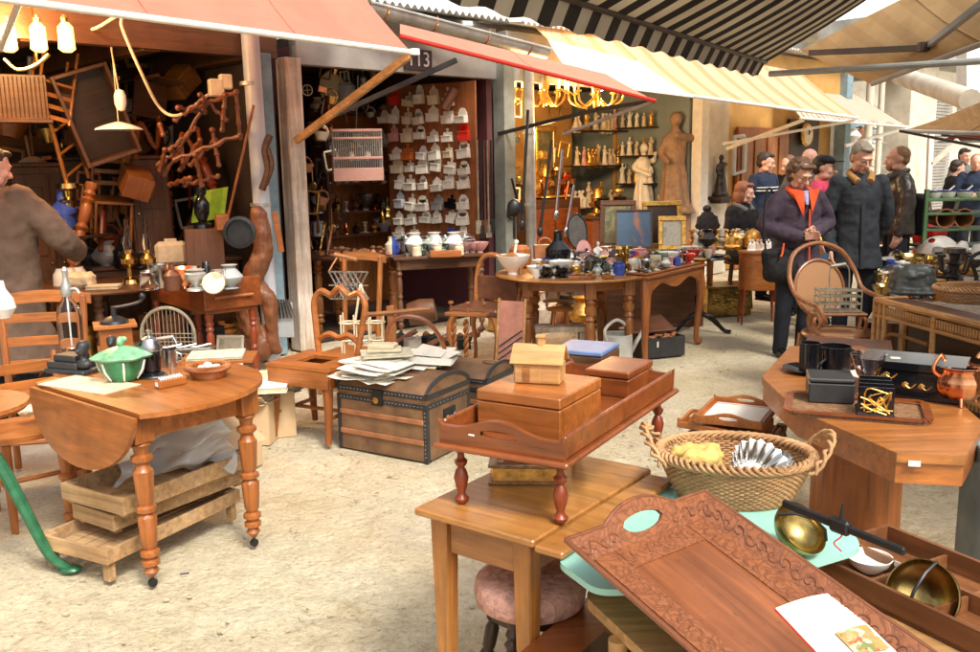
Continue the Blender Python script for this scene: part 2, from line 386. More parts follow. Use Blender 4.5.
def shell(name,label,s0,s1,dep,H,wm,fm=None,left=True,right=True,lm='lintel'):
    r=T(name,label,'building',F0,RF)
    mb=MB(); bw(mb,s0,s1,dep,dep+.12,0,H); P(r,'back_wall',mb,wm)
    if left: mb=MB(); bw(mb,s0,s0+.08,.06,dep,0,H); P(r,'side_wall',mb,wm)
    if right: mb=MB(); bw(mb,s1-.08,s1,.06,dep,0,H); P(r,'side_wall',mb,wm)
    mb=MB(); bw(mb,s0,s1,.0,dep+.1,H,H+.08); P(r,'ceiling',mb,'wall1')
    mb=MB(); bw(mb,s0,s1,-.02,.1,H-.16,H+.36); P(r,'lintel',mb,lm)
    mb=MB(); mb.grid(lambda u,v:(s0+(s1-s0)*u,-.25+(dep+.6)*v,H+.42+.55*v*dep/3+.022*math.sin(u*(s1-s0)*2*PI/.09)),int((s1-s0)*50),4); P(r,'corrugated_roof',mb,'roof',sharp=80)
    return r
shop1=shell('shop_building','dark cluttered furniture shop with darkened brown board walls, left end of the row',-7.2,-.1,3.4,2.75,'wall1',lm='brown')
mb=MB()
for i in range(8): mb.box((-6.6+i*.9,1.7,2.66),(.14,3.3,.16))
P(shop1,'ceiling_beam',mb,'brown')
for z in (1.95,2.35):
    mb=MB(); mb.box((-3.3,3.3,z),(6,.14,.17)); P(shop1,'wall_beam',mb,'brown')
shop2=shell('shop_building','small shop with plum painted walls under number 113',.1,2.62,2.2,2.72,'plum')
shop3=shell('shop_building','antique shop with blue-grey walls and figurine shelves behind an orange awning',2.78,6.62,2.0,2.72,'bluegray')
shop4=shell('shop_building','shop with ochre front wall, orange wooden door and round clock',6.66,11.2,.14,2.9,'ochre',left=False,right=False,lm='ochre')
r=shop4
mb=MB(); bw(mb,7.9,9.5,.06,.12,0,2.15,.004); d=P(r,'door',mb,'orangez')
for k in range(4):
    mb=MB(); 
    for z0,z1 in ((.15,.95),(1.08,2.0)): bw(mb,7.98+k*.39,8.29+k*.39,.035,.06,z0,z1,.01)
    P(d,'door_panel',mb,'honeyz')
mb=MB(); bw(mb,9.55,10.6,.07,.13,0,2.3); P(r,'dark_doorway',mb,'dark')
# column + shutter building
r=T('shop_building','far shop with cream column, shelves of crockery in its window and slatted shutter','building',F0,RF)
mb=MB(); bw(mb,11.3,13.9,1.0,1.1,0,3.2); P(r,'back_wall',mb,'render'); mb=MB(); bw(mb,11.3,14.2,-.02,1.1,3.2,3.7); P(r,'ceiling',mb,'conc')
mb=MB(); bw(mb,13.9,15.3,-.2,.3,0,3.55); P(r,'column',mb,'render'); mb=MB(); bw(mb,15.32,18.5,.1,.25,0,3.2); P(r,'side_wall',mb,'render')
mb=MB()
for i in range(46): mb.box((16.2,.05,.1+i*.065),(1.5,.05,.055),bev=.004)
P(r,'roller_shutter',mb,'lintel')
mb=MB(); bw(mb,11.2,19,-.45,.45,3.55,4.0); P(r,'concrete_beam',mb,'conc')
# far end of the alley
r=T('end_building','pale rendered building closing the far end of the alley','building',(9,24,0))
mb=MB(); bw(mb,-4,14,2,4,0,5.2); P(r,'wall',mb,'render')
mb=MB(); mb.grid(lambda u,v:(-4.5+19*u,.8+3*v,5.0+1.4*v),20,2); P(r,'roof',mb,'roof')
for k in range(5):
    mb=MB(); bw(mb,-2+k*2.6,-.8+k*2.6,1.94,1.998,1,2.8,.01); P(r,'window',mb,'teal')
# right hand side of the alley: stall fronts whose awnings reach over the lane
RR=T('stall_building','grey stall building on the right-hand side that carries the overhead awnings','building',(4.95,7.6,0),R(58.7))
mb=MB(); bw(mb,-6,3.2,-1.6,-1.45,0,4.1); P(RR,'wall',mb,'conc')
mb=MB(); bw(mb,-6,3.4,-1.7,-1.2,4.1,4.25); P(RR,'roof',mb,'roof')
# posts and pipes of the row
def post(nm,label,cat,s,y,w,d,z1,m,group=None): 
    mb=MB(); mb.box((0,0,z1/2),(w,d,z1),bev=.006); return one(nm,label,cat,mb,m,FP(s,y),RF)
post('weathered_post','flaking white weathered timber post between the first and second shops','post',.0,-.03,.16,.16,2.6,'wearw')
post('blue_post','narrow blue-grey painted timber post left of the white weathered post','post',-.26,-.04,.11,.1,2.62,'teal')
r=T('grey_doorpost','grey-green doorpost with a black iron scroll between second and third shops','post',FP(2.7,-.05),RF)
mb=MB(); mb.box((0,0,1.36),(.17,.17,2.72)); P(r,'post',mb,'greengray')
mb=MB(); sp=[(.0-.02,-.12,.95)]
pts=[(0.085*math.cos(a)*(1-a/16)-.02,-.12,1.12+.085*math.sin(a)*(1-a/16)) for a in [i*.35 for i in range(34)]]
mb.tube([(-.02,-.12,1.5),(.05,-.12,1.3)]+pts,.012); P(r,'iron_scroll',mb,'iron')
post('white_post','white painted post at the right edge of the figurine shop','post',6.68,-.04,.2,.16,2.85,'white')
post('cream_panel','narrow cream wall panel behind the dark bronze figure','wall',7.2,.02,.62,.05,2.7,'render')
post('dark_post','dark slate coloured post right of the ochre wall','post',11.25,-.05,.22,.2,3.1,'teal')
def pipe(label,pts,r,m,clips,g=None):
    t=T('downpipe',label,'downpipe',pts[0] if False else (0,0,0)); mb=MB(); mb.tube(pts,r,12); P(t,'pipe',mb,m)
    for c in clips:
        mb=MB(); mb.lathe([(r+.002,-.015),(r+.014,-.015),(r+.014,.015),(r+.002,.015)],c,14); P(t,'pipe_clip',mb,'zinc')
    return t
a=D(250,40,7.75); b=D(264,250,7.75); b.z=0; x=(a.x+b.x)/2
M['pipew']=plain('pale_grey_pipe',(.5,.52,.56),.35,var=.2,sc=4)
pipe('pale grey downpipe running down between first shop and blue post',[(a.x,7.75,2.9),(x+.02,7.75,0)],.075,'pipew',[(x-.03,7.75,2.35),(x,7.75,1.35)])
p=FP(3.02,-.12); pipe('glassy grey downpipe beside the grey doorpost',[tuple(p+Vector((0,0,2.75))),tuple(p+Vector((.02,0,.4)))],.06,'zinc',[p+Vector((0,0,2.0)),p+Vector((0,0,1.2))])
p=FP(12.1,-.15); pipe('cream downpipe at the far crockery shop',[tuple(p+Vector((0,0,3.3))),tuple(p)],.07,'render',[p+Vector((0,0,2.3))])
p=FP(12.6,-.15); pipe('second cream pipe nearer the crockery shelves',[tuple(p+Vector((0,0,3.3))),tuple(p)],.05,'render',[p+Vector((0,0,2.0))])
for (q,w_) in (((905,88),'stout cream roof pipe crossing below the tan awning'),((925,98),'thinner cream roof pipe crossing below the tan awning')):
    a=D(q[0]-5,q[1]-12,14); b=D(q[0]+65,q[1]+12,11); mb=MB(); mb.tube([a,b],.13 if 'stout' in w_ else .08,12); one('roof_pipe',w_,'pipe',mb,'render')
# gutter
g=T('gutter','long half-round zinc roof gutter with copper straps above shop number 113','gutter')
A=D(366,4,8.6); B=D(545,50,10.0); dv=(B-A).normalized(); side=Vector((dv.y,-dv.x,0)).normalized()
mb=MB()
def gut(u,v):
    a=-PI+PI*v-.0; p=A.lerp(B,u); return p+side*(.095*math.cos(a))+Vector((0,0,.095*math.sin(a)))
mb.grid(gut,20,10,.004); P(g,'gutter_channel',mb,'zinc',sharp=60)
mb=MB(); mb.tube([A+side*.1,B+side*.1],.014); P(g,'gutter_lip',mb,'zinc')
for u in (.08,.33,.62,.88):
    mb=MB(); p=A.lerp(B,u); mb.tube([p+side*(.1*math.cos(a))+Vector((0,0,.1*math.sin(a))) for a in [-PI+PI*k/8 for k in range(9)]]+[p+side*.1+Vector((0,0,.03))],.009,6); P(g,'gutter_strap',mb,'copper')
# pale upper wall and tin roof edge above the gutter
mb=MB(); bw(mb,-.4,4.2,.5,.7,3.0,3.75); one('parapet_wall','pale parapet wall above the gutter','wall',mb,'roof',F0,RF)
# number 113
M['ink']=plain('lettering_black',(.02,.015,.015),.6); M['signp']=plain('number_plate',(.55,.42,.4),.6)
def text(par,name,s,size,loc,rot,m,ex=.002,label=None):
    cu=bpy.data.curves.new(name,'FONT'); cu.body=s; cu.size=size; cu.extrude=ex; cu.align_x='CENTER'; cu.align_y='CENTER'
    o=bpy.data.objects.new(name,cu); C.objects.link(o); dg=bpy.context.evaluated_depsgraph_get()
    me=bpy.data.meshes.new_from_object(o.evaluated_get(dg)); bpy.data.objects.remove(o); me.name=name; me.materials.clear(); me.materials.append(M[m])
    return link(name,me,par,loc,rot=rot)
p=WP(418,60,-.04); q=T('number_sign','dark plate with pale pink digits 113 on the pale lintel','sign',p,RF)
mb=MB(); mb.box((0,0,0),(.36,.02,.2)); P(q,'plate',mb,'ink'); text(q,'digits','113',.2,(0,-.013,0),(PI/2,0,0),'signp')
# =============== AWNINGS ===============
M['redc']=canvas('salmon_canvas',(.8,.27,.18),.35,.4); M['redc2']=canvas('faded_coral_canvas',(.8,.4,.28),.5)
def orangecan():
    m=stripes('orange_striped_canvas',(.82,.68,.48),(.82,.56,.3),12,0,.7,.55,.12); return m  # overexposed glare on the canvas is put into these pale stripe colours
M['orc']=orangecan(); M['whc']=stripes('white_striped_canvas',(.8,.72,.6),(.5,.3,.16),22,0,.75,.5,.15)
M['bwc']=stripes('black_and_cream_striped_canvas',(.75,.68,.55),(.022,.018,.016),20,0,.5,.3,.35)
M['bwv']=stripes('black_and_cream_valance',(.55,.5,.42),(.02,.016,.014),20,0,.5,.1,.3)
M['tanc']=stripes('tan_canvas',(.5,.32,.14),(.45,.28,.12),8,0,.55,.3,.5); M['tand']=canvas('dark_tan_canvas',(.4,.24,.1),.22,.5)
M['dredc']=canvas('maroon_canvas',(.3,.05,.04),.3)
def awn(t,name,pts,m,nu=24,nv=8,sag=.03,rip=.0,th=.004,wave=0):
    a,b,c,d=[Vector(p) for p in pts]   # a,b top edge; d,c front edge
    def f(u,v):
        p=a.lerp(b,u).lerp(d.lerp(c,u),v); p=p.copy(); p.z-=sag*math.sin(PI*v)*(.6+.4*math.sin(PI*u)); p.z+=rip*math.sin(u*31+v*3)*math.sin(PI*v)
        if wave: p.z+=wave*v*math.cos(u*2*PI*22)*(v>.95)
        return p
    mb=MB(); mb.grid(f,nu,nv,th); o=P(t,name,mb,m,sharp=80)
    if name=='canvas':
        L_=(c-d).length; k_=max(2,int(L_/1.1))
        for i in range(1,k_):
            mb=MB(); mb.tube([f(i/k_,j/8)+Vector((0,0,.003)) for j in range(9)],.006,4); P(o,'seam',mb,m)
    return o
def bar(t,name,p,q,r,m,sq=False,w=.04,h=.03):
    mb=MB(); (mb.beam(p,q,w,h) if sq else mb.tube([p,q],r,10)); return P(t,name,mb,m)
# 1 salmon awning
t=T('salmon_awning','faded salmon red canvas awning over the left furniture shop','awning')
fr=D(410,51,7.35); fl=D(30,1,5.1); d_=(fl-fr); fl=fr+d_*1.9
bk=Vector((.5,-.72,0))
tr=D(345,-30,8.15); tl=tr+d_*1.9
awn(t,'canvas',(tl,tr,fr,fl),'redc',40,8,.07,.014)
bar(t,'front_bar',fl-Vector((0,0,.01)),fr-Vector((0,0,.01)),.022,'white')
mb=MB(); mb.box((0,0,0),(.07,.07,.05)); P(t,'end_cap',mb,'china',fr+Vector((.03,0,-.01)),R(40))
bar(t,'support_arm',D(296,141,8.0),fr-Vector((0,0,.03)),0,'pale',True,.045,.06)
bar(t,'support_arm',D(0,50,6.2),D(20,0,5.2),0,'white',True,.03,.03)
# 2 red awning of 113
t=T('red_awning','narrow bright red rolled-in awning edge below the gutter','awning')
fr=D(655,101,9.2); fl=D(400,36,8.0)
br=D(606,74,9.9); bl=D(400,24,8.5)
awn(t,'canvas',(bl,br,fr,fl),'redc2',20,3,.01,.004)
bar(t,'front_bar',fl,fr,.02,'redp')
bar(t,'support_arm',D(335,115,8.4),D(457,60,8.2),0,'iron',True,.035,.045)
bar(t,'support_arm',FP(2.6,-.05,1.98),D(600,109,9.5),0,'iron',True,.03,.04)
bar(t,'support_arm',D(600,109,9.5),fr,0,'iron',True,.03,.04)
bar(t,'support_arm',D(563,134,9.7),fr,0,'gray',True,.03,.03)
# 3 orange awning
t=T('orange_awning','glare-paled orange and cream striped awning over the figurine shop','awning')
fr=D(858,118,13.0); fl=D(560,88,9.9); fl=D(600,84,9.9)
bl=D(530,22,10.3); br=D(800,72,14.0)
awn(t,'canvas',(bl,br,fr,fl),'orc',30,10,.05,.01)
bar(t,'front_bar',fl,fr,.02,'white')
awn(t,'plastic_sheet',[D(548,40,10.1),D(640,62,10.9),D(693,97,10.2),D(575,82,9.6)],'white',14,8,.05,.02)
bar(t,'support_arm',D(723,144,12.6),fr-Vector((0,0,.03)),0,'white',True,.035,.035)
bar(t,'support_arm',D(726,149,12.9),D(804,120,12.7),0,'white',True,.04,.05)
# 4 white scalloped awning farther on
t=T('white_awning','bleached white awning with thin brown stripes and scalloped edge farther down the lane','awning')
fl=D(800,118,14.2); fr=D(908,127,15.6); bl=D(775,50,15.2); br=D(800,58,17.8)
bl=D(770,60,14.8)
awn(t,'canvas',(bl,br,fr,fl),'whc',60,14,.03,0,.004,.03)
bar(t,'support_arm',D(845,146,15.3),fr,0,'white',True,.05,.05); bar(t,'front_bar',fl,fr,.02,'white')
# 5 black and cream striped awning from right
t=T('striped_awning','black and cream striped canvas awning overhead with short striped valance','awning')
fr=D(766,62,9.3); fl=D(560,-4,4.9); tr=D(985,-88,8.3); tl=tr+(fl-fr)*1.25; fl2=fr+(fl-fr)*1.25
M['bwc'].node_tree.nodes  # stripe count set by the UV scale
awn(t,'canvas',(tl,tr,fr,fl2),'bwc',60,10,.12,.01)
va=MB(); dn=Vector((-.05,.09,-.13))
va.grid(lambda u,v:fl2.lerp(fr,u)+dn*v+Vector((0,0,.012*math.sin(u*90))),80,3,.003); P(t,'valance',va,'bwv',sharp=80)
bar(t,'front_bar',fl2,fr,.022,'dark')
# horizontal grey brace from tip
bar(t,'support_arm',D(770,74,9.3),D(1000,60,7.6),.03,'gray')
# 6 tan awning
t=T('tan_awning','stained tan awning with folding arm, overhead at top right','awning')
a=D(975,-38,8.2); b=D(1180,-130,7); c=D(1100,8,7.5); d=D(872,84,9.6); e=D(800,50,10.8)
awn(t,'canvas',[e,D(1050,-75,8.8),D(1150,-20,6.5),d],'tanc',30,10,.03,.008)
bar(t,'folding_arm',D(810,53,10.3),D(925,48,8.9),0,'dark',True,.05,.06); bar(t,'folding_arm',D(925,48,8.9),D(1000,-10,7.8),0,'gray',True,.06,.06)
mb=MB(); mb.box((0,0,0),(.1,.08,.09)); P(t,'arm_joint',mb,'dark',D(924,47,8.85))
bar(t,'front_bar',d,D(1150,-20,6.5)-Vector((0,0,.02)),.025,'lintel')
# 7 lower brown awning
t=T('brown_awning','lower dull brown awning at the right edge above the green rack','awning')
awn(t,'canvas',[D(985,100,10.4),D(1150,60,8.4),D(1150,140,8),D(903,131,11.5)],'tand',20,6,.03)
bar(t,'front_bar',D(903,131,11.5),D(1150,139,8),.025,'gray')
bar(t,'support_arm',D(900,131,11.5),D(1000,151,9.6),0,'iron',True,.03,.03)
bar(t,'support_arm',D(942,135,11.2),D(1000,142,9.8),0,'iron',True,.025,.025)
t=T('maroon_awning','small maroon awning beyond the brown one at the right edge','awning')
awn(t,'canvas',[D(985,118,14),D(1100,100,13),D(1100,140,12.5),D(938,142,15)],'dredc',10,4,.02)
bar(t,'front_bar',D(938,142,15),D(1100,140,12.5),.02,'gray')
bar(t,'support_arm',D(931,125,14),D(926,250,14),0,'white',True,.07,.07)
bar(t,'support_arm',D(931,165,14),D(958,140,14),0,'render',True,.07,.07)
mb=MB(); mb.beam(D(978,40,14),D(978,110,14),.5,.3); one('white_gable','bright white gable wall beyond the tan awning','wall',mb,'white')
# =============== FOREGROUND ===============
def rectpose(L,Fp,Rr,z):
    return fitrect([L,Fp,Rr],z)
    a,b,c=G(*L,z),G(*Fp,z),G(*Rr,z); w=(b-a).length; d=(c-b).length; cen=(a+c)/2
    y1=ang(a,b); y2=ang(b,c)-PI/2; yaw=math.atan2(math.sin(y1)+math.sin(y2),math.cos(y1)+math.cos(y2)); return cen,w,d,yaw
def base(c,z=0): return Vector((c.x,c.y,z))
def sticker(par,loc,rot=(0,0,0),s=(.03,.018)):
    mb=MB(); mb.box((0,0,0),(s[0],s[1],.0015),bev=0); return P(par,'price_label',mb,'paper',loc,0,rot)
# ---- side table ----
c,w,d,yaw=rectpose((415,502),(533,548),(650,466),.72)
t=T('side_table','plain honey wooden side table with square tapered legs under the footed tray','table',base(c),yaw)
mb=MB(); mb.box((0,0,.709),(w,d,.022),bev=.005); P(t,'tabletop',mb,'golden')
mb=MB(); mb.box((w/2+.05,-.02,.704),(.085,d-.02,.02),bev=.005); P(t,'folded_leaf',mb,'golden')
for sx in (-1,1):
    for sy in (-1,1):
        mb=MB(); mb.box((0,0,-.345),(.058,.058,.69),tap=.62,bev=.004); P(t,'leg',mb,'goldenz',(sx*(w/2-.06),sy*(d/2-.06),.698))
for sy in (-1,1):
    mb=MB(); mb.box((0,sy*(d/2-.055),.645),(w-.18,.02,.105)); P(t,'apron',mb,'honey')
for sx in (-1,1):
    mb=MB(); mb.box((sx*(w/2-.055),0,.645),(.02,d-.18,.105)); P(t,'apron',mb,'honey')
# ---- footed tray ----
zt=.93
c,w,d,yaw=rectpose((441,425),(564,464),(672,380),zt)
tray=T('footed_tray','red-brown wooden serving tray on four turned feet with scalloped pierced handle end','tray',base(c,.72),yaw)
h=zt-.72
mb=MB(); mb.box((0,0,h-.03),(w+.03,d+.03,.016),bev=.005); P(tray,'tray_base',mb,'red')
def scallop(mb,W,H,th,Mx,hole=True,n=28):
    # curved gallery with hand hole, built in XZ
    up=[(-W/2+W*i/n,) for i in range(n+1)]
    def top(x):
        u=abs(x)/(W/2); return H*(.62+.38*(0.5+.5*math.cos(min(1,u*1.35)*PI))) + (H*.18 if u>.93 else 0)
    hw=W*.16 if hole else 0; hz0,hz1=H*.38,H*.68
    b=mb.b
    def slab(x0,x1,f0,f1):
        P_=[]
        for x,f in ((x0,f0),(x1,f1)):
            z0,z1=f(x); P_+= [(x,-th/2,z0),(x,th/2,z0),(x,th/2,z1),(x,-th/2,z1)]
        vs=[b.verts.new(p) for p in P_]
        for q in ((0,4,5,1),(3,2,6,7),(0,3,7,4),(1,5,6,2)): b.faces.new([vs[k] for k in q])
        if abs(x0+W/2)<1e-6: b.faces.new([vs[k] for k in (0,1,2,3)])
        if abs(x1-W/2)<1e-6: b.faces.new([vs[k] for k in (7,6,5,4)])
        return vs
    V=[]
    for i in range(n):
        x0,x1=-W/2+W*i/n,-W/2+W*(i+1)/n; xm=(x0+x1)/2
        if abs(xm)<hw:
            e=lambda x:(hz1-hz0)/2*math.sqrt(max(0,1-(x/(hw*1.02))**2)); m=(hz0+hz1)/2
            V+=slab(x0,x1,lambda x:(0,m-e(x)),lambda x:(0,m-e(x))); V+=slab(x0,x1,lambda x:(m+e(x),top(x)),lambda x:(m+e(x),top(x)))
        else: V+=slab(x0,x1,lambda x:(0,top(x)),lambda x:(0,top(x)))
    bmesh.ops.remove_doubles(b,verts=V,dist=1e-5); 
    V=[v for v in V if v.is_valid]
    bmesh.ops.transform(b,matrix=Mx,verts=V); return mb
for sy in (-1,1):
    mb=MB(); scallop(mb,w,.085,.014,Matrix.Translation((0,sy*(d/2-.007),h-.022))@Matrix.Rotation(R(-8*sy),4,'X')); P(tray,'handle_rail',mb,'red')
for sx in (-1,1):
    mb=MB(); mb.box((sx*(w/2-.007),0,h+.01),(.014,d-.02,.062)); P(tray,'side_rail',mb,'red')
    for sy in (-1,1):
        mb=MB(); mb.lathe(turned(h-.038,.021,1),n=16); P(tray,'foot',mb,'redz',(sx*(w/2-.035),sy*(d/2-.05),0))
sticker(tray,(-w*.22,-d/2-.004,h+.02),(PI/2-.14,0,0),(.018,.018))
# boxes on the tray
zb=zt-.022
def boxthing(label,cat,cen,w,d,h,yaw,m,lidm=None,lid=.35,parts=True,name='wooden_box',group=None):
    r=T(name,label,cat,cen,yaw,group)
    mb=MB(); mb.box((0,0,h*(1-lid)/2),(w,d,h*(1-lid)-.001),bev=.003); P(r,'body',mb,m)
    mb=MB(); mb.box((0,0,h*(1-lid/2)+.001),(w+.002,d+.002,h*lid-.002),bev=.004); P(r,'lid',mb,lidm or m)
    return r
a=G(475,420,zb); b=G(530,436,zb); e=G(608,415,zb)
cc=(a+e)/2; 
bx=boxthing('large orange-brown lidded wooden box at the front of the footed tray','box',base(cc,zb),.26,.28,.12,yaw,'orange',None,.28)
bx.location=base(G(541,425,zb)+Vector((0,.02,0)),zb)
for k in (-1,1): 
    mb=MB(); mb.tube([(.127,k*.09-.015,.097),(.127,k*.09+.015,.097)],.004,6); P(bx,'hinge',mb,'brass')
# house box
hp=base(bx.location,zb+.121)+Vector((.0,.02,0))
hb=T('house_shaped_box','small pale wooden house-shaped money box with pitched roof and chimney on the large orange box','box',hp,yaw+R(14))
mb=MB(); mb.box((0,0,.03),(.135,.085,.06)); P(hb,'walls',mb,'pale')
mb=MB(); mb.prism([(-.0425,.06),(.0425,.06),(0,.105)],-.066,.066,Matrix(((0,0,1,0),(1,0,0,0),(0,1,0,0),(0,0,0,1)))); P(hb,'gable',mb,'pale')
for s in (-1,1):
    mb=MB(); mb.box((0,0,0),(.155,.068,.006),bev=.001); P(hb,'roof_panel',mb,'pale',(0,s*.027,.0835),0,(R(-46)*s,0,0))
mb=MB(); mb.box((.005,0,.118),(.022,.02,.03)); mb.box((.005,0,.134),(.028,.026,.006)); P(hb,'chimney',mb,'pale')
mb=MB(); mb.box((-.03,-.044,.03),(.02,.003,.04)); P(hb,'door',mb,'honey')
# two boxes at the far end of the tray
M['bluebox']=plain('faded_blue_lid',(.13,.2,.38),.35,var=.3)
p=base(G(588,372,zb),zb); q=boxthing('flat dark wooden box with faded blue lid at the far end of the footed tray','box',p+Vector((.0,.06,0)),.19,.2,.085,yaw+R(4),'brown','bluebox',.22)
p=base(G(632,392,zb),zb); q=boxthing('glossy mahogany casket with domed lid beside the tray\'s side rail','box',p+Vector((-.035,.045,0)),.15,.22,.085,yaw,'red','red',.3)
# tooled leather book box under the tray
c2=base(G(527,476,.72),.722)
bk=T('tooled_leather_box','tooled brown leather book-shaped box with gilt foliage side, lying under the footed tray','box',c2+Vector((0,.03,0)),R(-4))
mb=MB(); mb.box((0,0,.026),(.2,.2,.046)); P(bk,'body',mb,'gold')
M['tool']=M.get('tool') or plain('tooled_leather',(.3,.16,.08),.35,var=.5,sc=60,bs=1)
mb=MB(); mb.box((0,0,.053),(.22,.215,.008)); mb.box((0,0,.003),(.22,.215,.006))
P(bk,'cover',mb,'tool')
mb=MB()
for s_ in (.17,.13,.09):
    mb.tube([(s_/2,s_/2,.058),(-s_/2,s_/2,.058),(-s_/2,-s_/2,.058),(s_/2,-s_/2,.058)],.0025,5,True)
mb.ball((0,0,.058),(.022,.022,.004)); P(bk,'tooled_border',mb,'leathero')
# ---- round pink stool ----
p=G(530,575,.5); st=T('round_stool','round stool with faded pink tufted seat and dark barley-turned legs under the side table','stool',base(p),0)
mb=MB(); mb.lathe([(.0,.42),(.14,.42),(.155,.43),(.16,.46),(.155,.49),(.13,.505),(0,.51)],n=40,wob=lambda a,i:1+.012*math.sin(a*20)); P(st,'seat',mb,'pinkf',sharp=70)
mb=MB(); mb.lathe([(0,.39),(.12,.39),(.12,.42),(0,.42)],n=24); P(st,'seat_ring',mb,'dark')
for k in range(4):
    a=PI/4+k*PI/2+.3; mb=MB(); mb.lathe(turned(.43,.022,2),n=12,Mx=Matrix.Rotation(R(14),4,Vector((-math.sin(a),math.cos(a),0)))); P(st,'leg',mb,'darkz',(.19*math.cos(a),.19*math.sin(a),-.0))
for o in st.children:
    if o.name.startswith('leg'): 
        a=math.atan2(o.location.y,o.location.x); o.rotation_euler=Matrix.Rotation(R(-26),4,Vector((-math.sin(a),math.cos(a),0))).to_euler()
# ---- turquoise table top ----
A=G(560,572,.7);B=G(872,552,.7)
tq=T('turquoise_table','pale turquoise enamel-topped table carrying the wicker basket and scales','table',(0,0,0),0)
pl=[G(556,560,.69),G(596,590,.69),G(740,585,.69),G(862,548,.69),G(850,525,.69),G(675,470,.69)]
cx=sum((q for q in pl),Vector())/5
tq.location=base(cx)
P0=[(q-cx) for q in pl]
# rounded outline
def rounded(poly,r=.05,n=5):
    out=[];N=len(poly)
    for i in range(N):
        p=Vector(poly[i][:2]);a=Vector(poly[i-1][:2]);b=Vector(poly[(i+1)%N][:2]); u=(a-p).normalized()*r; v=(b-p).normalized()*r
        for k in range(n+1):
            t_=k/n; out.append(tuple((p+u)*(1-t_)**2+p*2*t_*(1-t_)+(p+v)*t_**2))
    return out
def ccw(p):
    s_=sum(p[i][0]*p[(i+1)%len(p)][1]-p[(i+1)%len(p)][0]*p[i][1] for i in range(len(p))); return p if s_>0 else p[::-1]
mb=MB(); mb.prism(ccw(rounded(P0,.04)),.674,.69); P(tq,'tabletop',mb,'turq')
for q in (P0[0]*.6,P0[2]*.8,P0[4]*.8,P0[5]*.8): 
    mb=MB(); mb.lathe([(.018,0),(.025,.673)],(q.x,q.y,0)); P(tq,'leg',mb,'white')
# ---- wicker basket ----
def basket(label,loc,rx,ry,h,m='wicker',turns=11,handles=True,yaw=0,flare=.72,r=.007,name='wicker_basket',grp=None):
    t=T(name,label,'basket',loc,yaw,grp)
    mb=MB(); ns=44
    for j in range(turns):
        z=h*(j+.5)/turns; k=flare+(1-flare)*(j/(turns-1))**.8
        pts=[]
        for i in range(ns*2):
            a=2*PI*i/(ns*2); w_=1+ (.018 if (i+j)%2 else -.018)
            pts.append((rx*k*math.cos(a)*w_,ry*k*math.sin(a)*w_,z))
        mb.tube(pts,h/turns*.62,5,True)
    P(t,'woven_side',mb,m,sharp=80)
    mb=MB(); mb.lathe([(0,.0),(rx*flare*1.0,0),(rx*flare*1.0,.012),(0,.012)],n=30,sy=ry/rx); P(t,'base',mb,m)
    mb=MB()
    for q in (0,PI,):
        for s in range(2): 
            pts=[(rx*(1.0)*math.cos(a)+.012*math.cos(a*16+q+s*PI/2),(ry*1.0)*math.sin(a)+.012*math.cos(a*16+q+s*PI/2)*.6,h+.012*math.sin(a*16+q+s*PI/2)) for a in [2*PI*i/120 for i in range(120)]]
            mb.tube(pts,r*1.3,5,True)
    P(t,'braided_rim',mb,m,sharp=80)
    if handles:
        for s in (-1,1):
            mb=MB()
            for q in (0,PI):
                pts=[]
                for i in range(31):
                    u=i/30; a=PI*u; y=-.1*math.cos(a); z=h-.02+.085*math.sin(a); x=s*(rx*.93+.06*math.sin(a))
                    pts.append((x+.009*math.cos(u*26+q),y,z+.009*math.sin(u*26+q)))
                mb.tube(pts,r*1.2,6)
            P(t,'handle',mb,m,sharp=80)
    return t
bp=base(G(740,505,.69),.692)
bas=basket('large oval wicker basket with two looped handles on the turquoise table',bp+Vector((0,.07,0)),.215,.165,.13,yaw=R(-12),turns=20,r=.0045)
mb=MB()
random.seed(3)
for i in range(9):
    a=random.uniform(0,6.28); mb.tube(spline([(random.uniform(-.14,-.02),random.uniform(-.02,.1),.06+.04*random.random()) for k in range(4)],5),random.uniform(.014,.028),7)
blob('yellow_cloth',mb,'yellowc',.006,None,4,loc=bp+Vector((-.02,.05,.03)),disp=(.02,.04)); o=bpy.data.objects['yellow_cloth']; tag(o,'crumpled mustard yellow cloth lying inside the wicker basket','cloth')
def fluted(label,loc,r,h,tilt=(0,0,0),m='tin',n=72,f=18):
    mb=MB(); w_=lambda a,i:1+.06*math.cos(a*f)
    mb.lathe([(r*.55,0),(r,h),(r*.985,h),(r*.54,.003)],n=n,wob=w_,cap=False); mb.lathe([(0,.001),(r*.55,.001)],n=30,cap=False)
    return one('brioche_mould',label,'mould',mb,m,loc,0,'fluted tins in the wicker basket',tilt,sharp=60)
fluted('largest shiny fluted tin mould propped up in the front of the wicker basket',bp+Vector((.045,.03,.075)),.085,.055,(R(42),R(8),R(5)))
fluted('small fluted tin mould at the right inside the wicker basket',bp+Vector((.13,.09,.06)),.05,.045,(R(30),R(-20),0))
mb=MB(); mb.ball((0,0,0),(.03,.025,.022)); one('pink_fruit','small pink plastic fruit at the left inside the wicker basket','fruit',mb,'pinkp',bp+Vector((-.09,.03,.085)))
